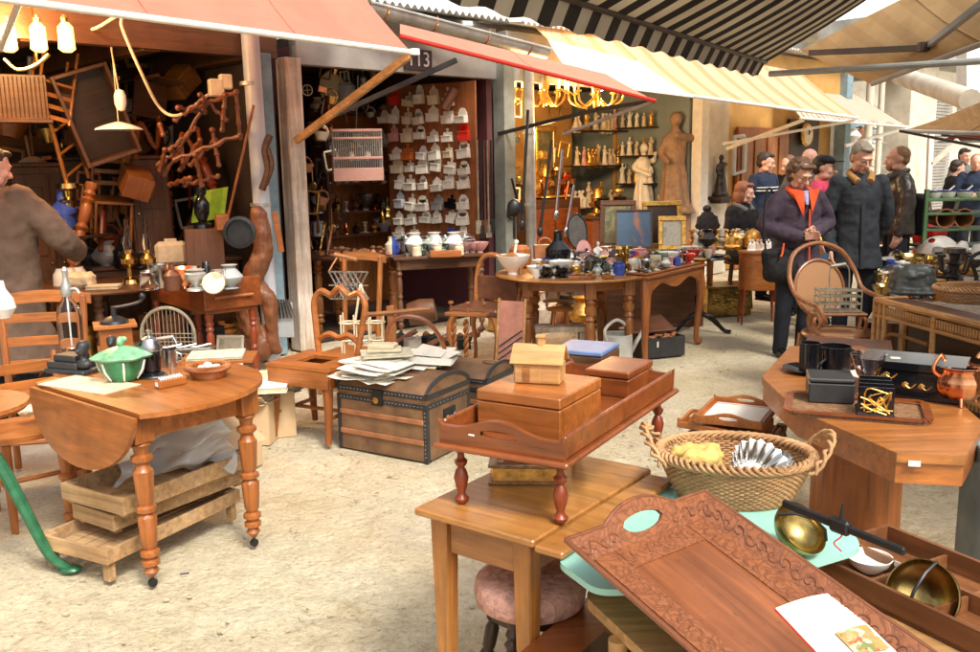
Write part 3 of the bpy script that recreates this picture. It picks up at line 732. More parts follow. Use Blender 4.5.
# ---- divided tray (wooden drawer with compartments) ----
zd=.79
A=G(770,530,zd); Bc=G(848,493,zd)   # left rim corner and top corner
a=G(712,508,zd); 
q0=G(796,552,zd);q1=G(884,512,zd);q2=G(1010,572,zd);q3=G(905,655,zd)
cen=(q0+q2)/2; yw=ang(q3,q2)
yw=R(-62); fc_=G(888,516,.665); cen=fc_+Vector((math.cos(yw),math.sin(yw),0))*.27+Vector((math.sin(yw),-math.cos(yw),0))*.165; cen.z=.578
dr=T('divided_drawer','walnut compartment drawer holding brass scale pans and a white bowl at the lower right','drawer',cen,yw)
WX,WY,HH=.54,.33,.062
mb=MB(); mb.box((0,0,.005),(WX,WY,.01),bev=.001); P(dr,'bottom',mb,'walnut')
for s in (-1,1):
    mb=MB(); mb.box((0,s*(WY/2-.006),HH/2+.002),(WX,.012,HH)); P(dr,'side_wall',mb,'walnut')
    mb=MB(); mb.box((s*(WX/2-.006),0,HH/2+.002),(.012,WY-.025,HH)); P(dr,'side_wall',mb,'walnut')
mb=MB(); mb.box((0,0,HH/2),(WX-.026,.009,HH-.012)); P(dr,'divider',mb,'walnut')
for k,x in enumerate((-.08,.09)):
    for s in (-1,1):
        mb=MB(); mb.box((x,s*WY/4,HH/2-.003),(.009,WY/2-.022,HH-.02)); P(dr,'divider',mb,'walnut')
sticker(dr,(-.1,-.0062,.05),(PI/2,0,0),(.026,.014))
mb=MB(); mb.lathe([(0,.004),(.02,.004),(.022,0),(.025,0),(.05,.022),(.058,.04),(.055,.04),(.047,.024),(0,.012)],n=32); one('white_bowl','small plain white china bowl inside the compartment drawer','bowl',mb,'china',base(G(869,564,.61),.592))
# balance scale: iron beam and two brass pans
sc=T('balance_scale','old balance scale with black iron beam and two tarnished brass pans, lying on basket table','scale',(0,0,0))
a=D(805,515,2.18); b=D(905,556,1.86); m_=a.lerp(b,.48)
a=G(783,503,.85); b=G(905,552,.84); m_=a.lerp(b,.5)
mb=MB(); mb.beam(a,m_,.012,.02); mb.beam(m_,b,.012,.018); P(sc,'beam',mb,'iron')
mb=MB(); mb.box((0,0,0),(.05,.02,.035),bev=.006); mb.tube([(0,0,0),(.004,0,.055)],[.006,.002]); P(sc,'pivot',mb,'iron',m_,ang(a,b))
mb=MB(); mb.tube(spline([m_,m_+Vector((.0,-.01,-.02)),m_+Vector((-.012,0,-.04)),m_+Vector((.006,0,-.06))],4),.0018,5); P(sc,'red_string',mb,'redp')
M['brasst']=plain('tarnished_brass',(.42,.3,.1),.25,1,var=.7,sc=14,bs=.2)
def pan(loc,r,tilt): 
    mb=MB(); pr=[(r*math.sin(k*PI/16),r*(1-math.cos(k*PI/16))*.85) for k in range(9)]; pr+=[(x-.003,z+.0 if x>r*.9 else z+.003) for x,z in pr[::-1]]
    pr=[(max(0,x),z) for x,z in pr]; mb.lathe(pr,n=32,cap=False); o=P(sc,'brass_pan',mb,'brasst',loc,0,tilt,sharp=60)
    mb=MB(); mb.tube([(r,0,r*.85),(r*.6,0,r*1.3),(0,0,r*1.5),(-r*.6,0,r*1.3),(-r,0,r*.85)],.004,6); P(sc,'pan_hanger',mb,'iron',loc,0,tilt)
pan(G(787,538,.72),.07,(R(35),R(30),0)); pan(G(932,598,.60),.085,(R(20),R(-62),R(20)))
# ---- light wood shelf stool under carved tray ----
zs=.575
pl=[G(586,597,zs),G(592,580,zs),G(612,577,zs),G(848,578,zs),G(1010,662,zs),G(900,760,zs),G(800,800,zs)]
cx=base(sum(pl,Vector())/5); pt=T('pale_table','pale beech table with rounded corner and round legs, under the carved tray','table',cx)
mb=MB(); mb.prism(ccw(rounded([q-cx for q in pl],.018)),zs-.028,zs); P(pt,'tabletop',mb,'pale')
for u in ((618,628),(800,760),(860,715)):
    q=G(*u,zs)-cx; mb=MB(); mb.lathe([(.014,0),(.023,zs-.028)],(q.x,q.y,0)); P(pt,'leg',mb,'palez')
# brown cabinet below
zs=.42
pl=[G(520,652,zs),G(598,588,zs),G(760,680,zs),G(690,780,zs)]
cx=base(sum(pl,Vector())/4); pt=T('brown_chest','low reddish-brown wooden chest at the bottom edge, in front of the stool','chest',cx,0)
q=[p_-cx for p_ in pl]
mb=MB(); mb.prism(ccw(q),.39,.42); P(pt,'top',mb,'red'); mb=MB(); mb.prism(ccw([p_*.94 for p_ in q]),.0,.389); P(pt,'body',mb,'brown')
mb=MB(); mb.prism(ccw([q[0].lerp(q[2],.25),q[0].lerp(q[2],.25)+(q[1]-q[0])*.35,q[0].lerp(q[2],.25)+(q[1]-q[0])*.35+(q[2]-q[1])*.5,q[0].lerp(q[2],.25)+(q[2]-q[1])*.5]),.4205,.428); P(pt,'dark_inset',mb,'dark')
# ---- carved tray ----
zc=.80
c,W_,L_,yaw=rectpose((703,490),(566,540),(0,0),zc) if False else (None,.49,.84,0)
def fitcarved():
    z=zc+.05; TL=G(566,540,z); TR=G(703,490,z); e1=G(690,652,z)-TL; e2=G(950,652,z)-TR
    a=ang(TL,TR); b=math.atan2(e1.y,e1.x)*.5+math.atan2(e2.y,e2.x)*.5; yaw=((a)+(b+PI/2))/2
    return (TL+TR)/2,(TL-TR).length,yaw
far,W_,yaw=fitcarved(); L_=.86
L_=.8; W_=.48
MT=Matrix.Translation((.349,2.045,.821))@Matrix.Rotation(.652,4,'Z')@Matrix.Rotation(.285,4,'X')@Matrix.Translation((0,-L_/2,-.048)); cen=MT.translation
ct=T('carved_tray','large carved red-brown wooden tray with relief scroll border and oval hand hole','tray',cen,0,rot=(.285,0,.652))
M['carved']=wood('carved_tray_wood',(.25,.085,.032),.33,1,.5,.8,coat=.3)
def cmat():
    m,t,b=newm('carved_relief'); co=coords(t); dn=nd(t,'ShaderNodeTexNoise'); dn.inputs['Scale'].default_value=16; t.links.new(co,dn.inputs[0])
    v=nd(t,'ShaderNodeTexVoronoi'); v.inputs['Scale'].default_value=42; v.feature='DISTANCE_TO_EDGE'; t.links.new(mixc(t,.12,co,dn.outputs['Color']),v.inputs['Vector'])
    rm=nd(t,'ShaderNodeMapRange'); t.links.new(v.outputs[0],rm.inputs[0]); rm.inputs[2].default_value=.25
    col=ramp(t,rm.outputs[0],[(0,(.13,.045,.018)),(.25,(.21,.07,.027)),(1,(.26,.088,.033))]); t.links.new(col,b.inputs['Base Color']); b.inputs['Roughness'].default_value=.38
    bump(t,b,rm.outputs[0],.2,.003); return m
M['relief']=cmat()
FW,FL=W_-.10,L_-.10
mb=MB(); mb.box((0,0,.006),(FW,FL,.012),bev=.002); P(ct,'tray_floor',mb,'carved')
mb=MB(); e=.065
for x in (-1,1): mb.box((x*(FW/2-e/2-.002),0,.0135),(e,FL-.01,.004),bev=.0015)
for y in (-1,1): mb.box((0,y*(FL/2-e/2-.002),.0132),(FW-2*e-.008,e,.004),bev=.0015)
P(ct,'carved_border',mb,'relief')
def scroll(x,y,a0,s_,r0=.018): return [(x+s_*r0*(1-k/22)*math.cos(a0+s_*k*.36),y+r0*(1-k/22)*math.sin(a0+s_*k*.36)) for k in range(18)]
mb=MB(); random.seed(5); ny=20
for i in range(ny):
    y=-FL/2+.06+i*(FL-.12)/(ny-1)
    for x in (-1,1): mb.tube([(p_[0],p_[1],.0145) for p_ in scroll(x*(FW/2-e/2-.002),y,x*1.2,1 if i%2 else -1,.022)],[.0032-.0015*k/18 for k in range(18)],5)
for i in range(11):
    x=-FW/2+.09+i*(FW-.18)/10; mb.tube([(p_[0],p_[1],.0145) for p_ in scroll(x,FL/2-e/2-.002,1.2,1 if i%2 else -1,.02)],[.003-.0014*k/18 for k in range(18)],5)
P(ct,'scroll_relief',mb,'carved')
RH,FLR=.048,.05
def rimq(A,B,O,nrmv,hole):
    A,B,O=Vector(A),Vector(B),Vector(O); Lr=(B-A).length; ax=(B-A).normalized(); th=Vector(nrmv)*.005
    mb=MB(); b=mb.b; N=40
    def pt(u,v): return A.lerp(B,u)+O*v+ax*((u-.5)*2*v*FLR)
    def quad(u0,u1,v0,v1):
        vs=[b.verts.new(pt(u,v)+th*s_) for s_ in (-1,1) for (u,v) in ((u0,v0[0]),(u1,v0[1]),(u1,v1[1]),(u0,v1[0]))]
        qs=[(3,2,1,0),(4,5,6,7),(0,1,5,4),(2,3,7,6)]+([(3,0,4,7)] if u0<1e-6 else [])+([(1,2,6,5)] if u1>1-1e-6 else [])
        for q_ in qs: b.faces.new([vs[k] for k in q_])
    top=lambda u:1+(.55*max(0,math.cos((u-.5)*PI*2.0))**1.0 if hole else 0)
    for i in range(N):
        u0,u1=i/N,(i+1)/N
        if hole and abs((u0+u1)/2-.5)<.15:
            ee=lambda u:.32*math.sqrt(max(0,1-((u-.5)/.15)**2)); quad(u0,u1,(0,0),(.75-ee(u0),.75-ee(u1))); quad(u0,u1,(.75+ee(u0),.75+ee(u1)),(top(u0),top(u1)))
        else: quad(u0,u1,(0,0),(top(u0),top(u1)))
    bmesh.ops.remove_doubles(b,verts=b.verts[:],dist=2e-5); r_=P(ct,'carved_rim',mb,'relief')
    mb=MB(); n_=24; mb.tube([pt(i/n_,top(i/n_)) for i in range(n_+1)],.006,8); P(r_,'moulding',mb,'carved')
    mb=MB(); m_=14 if hole else 22
    for i in range(m_):
        u=(i+.5)/m_
        if hole and abs(u-.5)<.2: continue
        c_=pt(u,.52)-th*1.15*(1 if True else 0); pts=[]
        for k in range(16): a=k*.4*(1 if i%2 else -1); rr_=.016*(1-k/20); pts.append(pt(u+rr_*math.cos(a)/Lr,.52+rr_*math.sin(a)/O.length)+th*1.1)
        mb.tube(pts,[.0026-.001*k/16 for k in range(16)],5)
    P(r_,'rim_scrolls',mb,'carved')
hx,hy=FW/2-.002,FL/2-.002
def inn(x,y): v=Vector((x,y,.0)); return v
c45=.72
rimq((-hx,hy,0),(hx,hy,0),(0,FLR,RH),(0,-.7,.7),True); rimq((hx,-hy,0),(-hx,-hy,0),(0,-FLR,RH),(0,.7,.7),True)
rimq((hx,hy,0),(hx,-hy,0),(FLR,0,RH),(-.7,0,.7),False); rimq((-hx,-hy,0),(-hx,hy,0),(-FLR,0,RH),(.7,0,.7),False)
# ---- booklet ----
rb=ray(828,634); n_=MT.to_3x3()@Vector((0,0,1)); o0=Vector((0,0,CZ)); tb=(MT.translation-o0).dot(n_)/rb.dot(n_); bp2=o0+rb*tb+n_*.018; print('booklet',MT.inverted()@bp2)
bk=T('auction_booklet','white booklet with a printed picture of flowers and red cover lying on the carved tray','booklet',bp2,R(27),rot=(.285,0,.652-.25))
mb=MB(); mb.box((-.0,-.02,.0),(.17,.2,.003),bev=0); P(bk,'red_cover',mb,'redp')
mb=MB(); mb.grid(lambda u,v:(-.083+.168*u,-.118+.2*v,.004+.012*math.sin(PI*u)*(1-v*.3)),10,4,.002); P(bk,'page',mb,'paper')
def flowers():
    m,t,b=newm('printed_flowers'); co=coords(t); vo=nd(t,'ShaderNodeTexVoronoi'); vo.inputs['Scale'].default_value=90; t.links.new(co,vo.inputs['Vector'])
    g=noise(t,co,35,4); c1=ramp(t,vo.outputs['Color'],[(.2,(.5,.08,.03)),(.45,(.75,.62,.45)),(.6,(.12,.2,.06)),(.8,(.6,.3,.08))])
    t.links.new(mixc(t,ramp(t,g,[(.42,(0,0,0)),(.52,(1,1,1))]),(.45,.26,.08),c1),b.inputs['Base Color']); return m
M['flowers']=flowers()
mb=MB(); mb.grid(lambda u,v:(-.02+.085*u,-.1+.07*v,.0185+.004*math.sin(PI*u)),8,2,.001); P(bk,'printed_picture',mb,'flowers')
# ---- octagonal pedestal table ----
z=.76
oc=base(G(868,394,z)); cx=Vector((1.51,3.44,0))
ot=T('octagonal_table','honey coloured octagonal pedestal table with deep edge carrying black lacquer wares','table',cx,R(12))
Rr=.74
def octo(r,sx=.78,sy=1.2): return [(r*sx*math.cos(PI/8+k*PI/4),r*sy*math.sin(PI/8+k*PI/4)) for k in range(8)]
ot.rotation_euler=(0,0,0)
pts=[(762,377),(797,410),(897,453),(966,456),(985,424),(925,372),(862,346),(790,346)]
pl=[G(x,y,z)-cx for x,y in pts]
mb=MB(); mb.prism(ccw(pl),z-.03,z); P(ot,'tabletop',mb,'tan')
mb=MB(); mb.prism(ccw([p_*.985 for p_ in pl]),z-.1,z-.031); P(ot,'edge_frame',mb,'orange')
mb=MB(); mb.prism([(.175*math.cos(PI/8+k*PI/4)-.02,.175*math.sin(PI/8+k*PI/4)+.08) for k in range(8)],.06,z-.1); P(ot,'pedestal',mb,'orangez')
mb=MB(); mb.prism([(.33*math.cos(PI/8+k*PI/4),.33*math.sin(PI/8+k*PI/4)) for k in range(8)],0,.07); P(ot,'foot',mb,'brown')
mb=MB(); mb.prism([(.3*math.cos(PI/8+k*PI/4),.3*math.sin(PI/8+k*PI/4)) for k in range(8)],z-.14,z-.1); P(ot,'collar',mb,'brown')
e1,e2=Vector(G(897,453,z)-cx),Vector(G(966,456,z)-cx); dd=(e2-e1).normalized(); yq=math.atan2(dd.y,dd.x)
sticker(ot,e1+dd*.05+Vector((0,-.004,-.03)),(PI/2,0,yq),(.035,.018))
# things on it
def on(px,py,z): q=G(px,py,z); q.z=z; return q
zo=z
c,w,d,yw2=rectpose((790,392),(893,432),(920,402),zo+.03)
c=on(856,405,zo+.02)
tt=T('lacquer_tray','reddish-brown rectangular papier-mache tray with rounded rim on the octagonal table','tray',base(c,zo),R(-21))
def rr(w,d,r): return rounded([(-w/2,-d/2),(w/2,-d/2),(w/2,d/2),(-w/2,d/2)],r)
mb=MB(); mb.prism(rr(.46,.27,.04),0,.006); P(tt,'tray_floor',mb,plain('speckled_lacquer',(.2,.13,.08),.3,var=.6,sc=50)) if False else P(tt,'tray_floor',mb,'tool')
mb=MB(); o1=rr(.46,.27,.04)
for a_,b_ in zip(o1,o1[1:]+o1[:1]): mb.beam((a_[0],a_[1],.016),(b_[0],b_[1],.016),.028,.007,bev=0)
P(tt,'rim',mb,'red',sharp=70)
boxthing('plain black box with flat grey-black lid on the lacquer tray','box',on(829,398,zo+.008),.13,.13,.075,R(-15),'blackm','blackm',.2,name='black_box')
def mug(label,loc,r,h,m='black',lid=False,handle=True,yaw=0,name='black_canister',cat='canister',grp=None):
    t=T(name,label,cat,loc,yaw,grp); mb=MB(); mb.lathe([(r,0),(r,h),(r*.93,h),(r*.9,h*.1),(0,h*.1)],n=20); P(t,'body',mb,m)
    if handle: mb=MB(); mb.tube([(r*.95,0,h*.8),(r*1.5,0,h*.72),(r*1.6,0,h*.4),(r*.95,0,h*.2)],r*.12,6); P(t,'handle',mb,m)
    return t
mb=MB(); mb.lathe([(0,0),(.05,0),(.085,.014),(.09,.016),(.05,.006),(0,.004)],n=28); one('black_plate','round black lacquer plate at the left rear corner of the octagonal table','plate',mb,'black',on(809,372,zo))
mug('tall black canister with gilt flowers standing on the black plate',on(809,371,zo+.014),.035,.1)
mug('wide glossy black cup behind the plain black box',on(834,371,zo),.055,.09)
mug('small black tumbler right of the wide black cup',on(850,368,zo),.025,.05,handle=False)
# letter rack
lr=T('letter_rack','black toast-rack shaped letter holder with golden sprigs at the front of the lacquer tray','letter rack',on(874,414,zo+.008),R(-20))
mb=MB(); mb.box((0,0,.008),(.1,.11,.016)); P(lr,'base',mb,'black')
for k in range(4):
    mb=MB(); mb.box((0,-.045+k*.03,.05),(.095-.004*k,.005,.08+.008*k),bev=.001); P(lr,'divider',mb,'black')
mb=MB(); random.seed(4)
for k in range(12): mb.tube(spline([(random.uniform(-.045,.045),-.053,random.uniform(.01,.09)) for q in range(3)],4),.0022,4)
P(lr,'gilt_sprig',mb,'gold')
# glass vase
gv=T('glass_vase','clear pink-tinted pressed glass vase with flared wavy rim beside the letter rack','vase',on(866,398,zo+.008))
mb=MB(); mb.lathe([(.028,0),(.03,.01),(.015,.03),(.014,.05),(.03,.075),(.04,.1),(.05,.14),(.046,.14),(.036,.1),(.026,.078),(.008,.06),(0,.058)],n=32,wob=lambda a,i:1+(.14*math.cos(a*4)*(1 if i in (6,7) else .2))); P(gv,'body',mb,glass('pink_glass',(1,.88,.86)),sharp=70)
sticker(gv,(0,-.031,.015),(PI/2,0,0),(.02,.02))
mb=MB(); mb.box((0,0,0),(.09,.12,.003)); one('white_card','white card lying between the cup and the glass vase','card',mb,'paper',on(857,374,zo+.003),R(20))
# big black casket
bc=T('lacquer_casket','large black lacquer casket with gilt and red flower decoration on the octagonal table','casket',on(918,397,zo)+Vector((.0,.05,0)),R(-32))
mb=MB(); mb.box((0,0,.045),(.29,.17,.09)); P(bc,'body',mb,'black'); mb=MB(); mb.box((0,0,.103),(.3,.18,.024),bev=.008); P(bc,'lid',mb,'black')
mb=MB(); random.seed(8)
for k in range(9):
    x=random.uniform(-.12,.12); zz=random.uniform(.02,.075); mb.ball((x,-.0855,zz),(.011,.002,.01),1)
    mb.tube(spline([(x,-.0862,zz),(x+.015,-.0862,zz-.01),(x+.03,-.0862,zz+.005)],3),.0018,4)
P(bc,'gilt_flowers',mb,'gold')
mb=MB()
for k in range(5): mb.ball((.1455,-.05+.025*k,.03+.02*(k%2)),(.002,.008,.01),1)
P(bc,'red_flowers',mb,'redp'); sticker(bc,(-.05,-.03,.116),(0,0,.3),(.028,.02))
# copper kettle
ck=T('copper_kettle','fluted shiny copper jardiniere pot with arched scrolled handles at the right of the octagonal table','pot',on(962,405,zo)+Vector((0,.03,0)),R(10))
mb=MB(); mb.lathe([(.03,.015),(.05,.02),(.07,.045),(.072,.075),(.055,.1),(.062,.112),(.066,.114),(.06,.115),(.05,.1),(.066,.07),(.045,.025),(0,.02)],n=48,wob=lambda a,i:1+.035*math.cos(a*12)); P(ck,'body',mb,'copper',sharp=70)
for s in (-1,1):
    mb=MB(); mb.tube(spline([(s*.06,0,.08),(s*.09,0,.11),(s*.07,0,.15),(s*.055,0,.135)],5),.006,8); P(ck,'handle',mb,'copper')
for k in range(3):
    mb=MB(); a=k*2.1; mb.tube([(.05*math.cos(a),.05*math.sin(a),.025),(.062*math.cos(a),.062*math.sin(a),.0)],[.008,.005]); P(ck,'foot',mb,'copper')
# ---- trays on rush stool ----
sp_=base(G(738,432,.42)); rs=T('rush_stool','low dark wooden stool with rush-slatted seat beneath the two stacked trays','stool',sp_,R(-28))
for sx in (-1,1):
    for sy in (-1,1): mb=MB(); mb.lathe(turned(.44,.024,2),n=12); P(rs,'leg',mb,'brownz',(sx*.17,sy*.14,0))
mb=MB()
for k in range(17): mb.tube([(-.17+k*.021,-.15,.425),(-.17+k*.021,.15,.425)],.008,6)
P(rs,'rush_seat',mb,'pale')
for s in (-1,1):
    mb=MB(); mb.box((0,s*.14,.405),(.34,.03,.05)); P(rs,'rail',mb,'brown'); mb=MB(); mb.box((s*.17,0,.4),(.03,.26,.05)); P(rs,'rail',mb,'brown')
def smalltray(label,loc,yaw,w,d,inm,rot=None):
    t=T('serving_tray',label,'tray',loc,yaw,None,rot); mb=MB(); mb.box((0,0,.006),(w,d,.012)); P(t,'tray_floor',mb,'orange')
    mb=MB(); mb.box((0,0,.0135),(w*.86,d*.84,.003),bev=0); P(t,'panel',mb,inm)
    for s in (-1,1):
        mb=MB(); mb.box((0,s*d/2,.016),(w,.014,.03)); P(t,'rim',mb,'orange')
        mb=MB(); scallop(mb,d,.055,.013,Matrix.Translation((s*w/2,0,0))@Matrix.Rotation(PI/2,4,'Z')); P(t,'handle_rail',mb,'orange')
    return t
M['beadw']=plain('pale_cloth_panel',(.72,.7,.64),.6,var=.08,sc=60)
smalltray('plain orange wooden tray lying lower on the rush stool',sp_+Vector((-.06,.0,.445)),R(-40),.34,.26,'orange')
t=smalltray('orange wooden tray lined with white cloth and floral border, topmost on the rush stool',sp_+Vector((.0,.03,.49)),R(62),.36,.3,'beadw')
mb=MB()
for k in range(60):
    u=k/60
    for s in (-1,1): mb.ball((s*.135,-.13+.26*u,.0155),(.004,.004,.0012),1)
P(t,'floral_border',mb,'leathero')
# ---- green iron table at left edge ----
gt=T('green_iron_table','green cast-iron pedestal table with orange wooden top cut by the left edge','table',(-2.13,3.5,0))
mb=MB(); mb.lathe([(0,.71),(.24,.71),(.255,.725),(.25,.74),(0,.74)],n=40); P(gt,'tabletop',mb,'orange')
mb=MB(); mb.lathe([(.03,.3),(.025,.5),(.04,.66),(.1,.71)],n=14); P(gt,'column',mb,'greeni')
for k in range(3):
    a=R(5+120*k); mb=MB(); e=Vector((math.cos(a),math.sin(a),0))
    pts=spline([e*.03+Vector((0,0,.6)),e*.12+Vector((0,0,.5)),e*.2+Vector((0,0,.3)),e*.28+Vector((0,0,.09)),e*.35+Vector((0,0,.022))],7)
    mb.tube(pts,[.03-.012*i/len(pts) for i in range(len(pts))],8); mb.ball(e*.36+Vector((0,0,.018)),(.05,.035,.018)); P(gt,'leg',mb,'greeni')

for o in C.objects:
    if o.parent is None and o.get('label') and any(k in o['label'] for k in ('plain black box with','tall black canister','wide glossy black cup','small black tumbler','black toast-rack','clear pink-tinted','large black lacquer casket','round black lacquer plate','fluted shiny copper')):
        o.scale=(1.22,)*3
# =============== PEOPLE ===============
def loft(mb,rings,n=20):
    R_=[]
    for (x,y,z,rx,ry) in rings: R_.append([mb.b.verts.new((x+rx*math.cos(2*PI*k/n),y+ry*math.sin(2*PI*k/n),z)) for k in range(n)])
    for A,B in zip(R_,R_[1:]):
        for k in range(n): mb.b.faces.new((A[k],A[(k+1)%n],B[(k+1)%n],B[k]))
    mb.b.faces.new(R_[0][::-1]); mb.b.faces.new(R_[-1])
def limb(mb,pts,rad,n=12):
    P_=spline(pts,5); N=len(P_)-1; rr=[]
    for i in range(N+1):
        u=i/N*(len(rad)-1); k=min(int(u),len(rad)-2); rr.append(rad[k]+(rad[k+1]-rad[k])*(u-k))
    mb.tube(P_,rr,n); mb.ball(P_[0],rad[0]*.98); mb.ball(P_[-1],rad[-1]*.98)
def hand(mb,w,d,nrm,curl=.5,side=1,k=1.0):
    d=Vector(d).normalized(); nrm=Vector(nrm); nrm=(nrm-d*nrm.dot(d)).normalized(); s=d.cross(nrm)*side
    w=Vector(w)
    for j in (-1,0,1): limb(mb,[w+s*j*.012*k,w+d*.045*k+s*j*.022*k,w+d*.085*k+s*j*.026*k],[.017*k,.018*k,.014*k],8)
    for j,(ln,o) in enumerate(((.9,-.033),(1.05,-.011),(1.0,.012),(.78,.032))):
        p=w+d*.085*k+s*o*k; q=[p]; a=0
        for seg in (.032,.024,.02):
            a+=curl*.75; p=p+(d*math.cos(a)+nrm*math.sin(a))*seg*ln*k; q.append(p)
        limb(mb,q,[.0095*k,.009*k,.008*k,.0075*k],8)
    p=w+d*.02*k-s*.024*k; limb(mb,[p,p+(d*.6-s*.8)*.035*k,p+(d*1.0-s*.75)*.05*k+nrm*.014*k,p+(d*1.3-s*.5)*.06*k+nrm*.024*k],[.013*k,.012*k,.010*k,.008*k],8)
def headparts(mb,Mh):
    e=lambda c,r: mb.ball(Mh@Vector(c),(1,1,1) if 0 else r,3,Mx=(Matrix(((Mh.to_3x3()@Matrix.Diagonal(Vector((1,1,1)))))).to_4x4() if False else None)) 
    def el(c,r):
        q=bmesh.ops.create_icosphere(mb.b,subdivisions=3,radius=1)['verts']
        for v in q: v.co=Mh@Vector((v.co.x*r[0]+c[0],v.co.y*r[1]+c[1],v.co.z*r[2]+c[2]))
    el((0,.012,.022),(.074,.094,.086)); el((0,-.02,-.035),(.057,.064,.078)); el((0,-.066,-.095),(.024,.02,.019))
    el((0,-.078,.024),(.046,.016,.011))
    for s in (-1,1):
        el((s*.037,-.058,-.028),(.024,.025,.024)); el((s*.073,.008,-.006),(.009,.017,.029)); el((s*.045,-.02,-.075),(.02,.045,.026))
        el((s*.0105,-.1,-.034),(.009,.011,.008)); el((s*.03,-.074,.002),(.015,.014,.009))
    P_=[Mh@Vector(p) for p in ((0,-.083,.012),(0,-.1,-.012),(0,-.112,-.033))]; mb.tube(P_,[.008,.010,.013],8); mb.ball(P_[-1],.013)
    el((0,-.084,-.06),(.023,.011,.006)); el((0,-.082,-.07),(.02,.012,.0065))
def hairmb(kind,Mh,seed=1):
    mb=MB(); random.seed(seed)
    def el(c,r,cut=None):
        q=bmesh.ops.create_icosphere(mb.b,subdivisions=3,radius=1)['verts']
        for v in q: v.co=Mh@Vector((v.co.x*r[0]+c[0],v.co.y*r[1]+c[1],v.co.z*r[2]+c[2]))
    if kind=='short': el((0,.026,.038),(.080,.090,.084)); el((0,.05,-.01),(.070,.062,.07)); el((0,-.05,.088),(.05,.035,.02))
    elif kind=='buzz': el((0,.028,.034),(.0775,.088,.080)); el((0,.05,-.01),(.066,.058,.06))
    elif kind=='fringe': el((0,-.052,-.07),(.05,.05,.04))
    elif kind=='curly':
        el((0,.03,.035),(.088,.088,.083)); el((0,.055,-.03),(.083,.06,.08))
        for i in range(46):
            a=random.uniform(-.25,PI+.25); ph=random.uniform(-.5,1.3); el((.092*math.cos(a)*math.cos(ph),.03+.088*math.sin(a)*math.cos(ph),.02+.095*math.sin(ph)),(.024,.024,.022))
        for x in (-.05,-.02,.015,.045): el((x,-.06,.09),(.024,.026,.02))
    elif kind=='bob':
        el((0,.026,.035),(.088,.092,.088)); el((-.068,.02,-.05),(.024,.055,.075)); el((.068,.02,-.05),(.024,.055,.075)); el((0,.07,-.04),(.075,.045,.09)); el((0,-.05,.088),(.06,.04,.022))
    elif kind=='long':
        el((0,.03,.035),(.085,.09,.086)); el((0,.075,-.08),(.07,.04,.13))
        for s in (-1,1): el((s*.066,.03,-.06),(.022,.05,.1))
    return mb
for nme,c in dict(hair_grey=(.25,.21,.17),hair_brown=(.14,.07,.035),hair_dark=(.03,.018,.012),hair_red=(.22,.075,.03),hair_sandy=(.3,.17,.08)).items():
    M[nme]=plain(nme,c,.6,var=.5,sc=90,bs=1)
for nme,c in dict(jacket_plum=(.06,.042,.062),jacket_navy=(.03,.034,.042),leatherj=(.06,.052,.048),trouser=(.018,.02,.028),navy=(.02,.03,.06),blackc=(.014,.013,.014),redcoat=(.6,.03,.03),pinkj=(.6,.06,.13),browncoat=(.1,.062,.042),jeans=(.05,.12,.22),greyt=(.12,.12,.12),orangecol=(.75,.1,.03),cord=(.42,.22,.08),greent=(.12,.12,.08)).items():
    M[nme]=cloth(nme,c,.8,7,.25,.35)
M['leatherj']=plain('leather_jacket',(.05,.042,.036),.35,var=.4,sc=8,bs=.4)
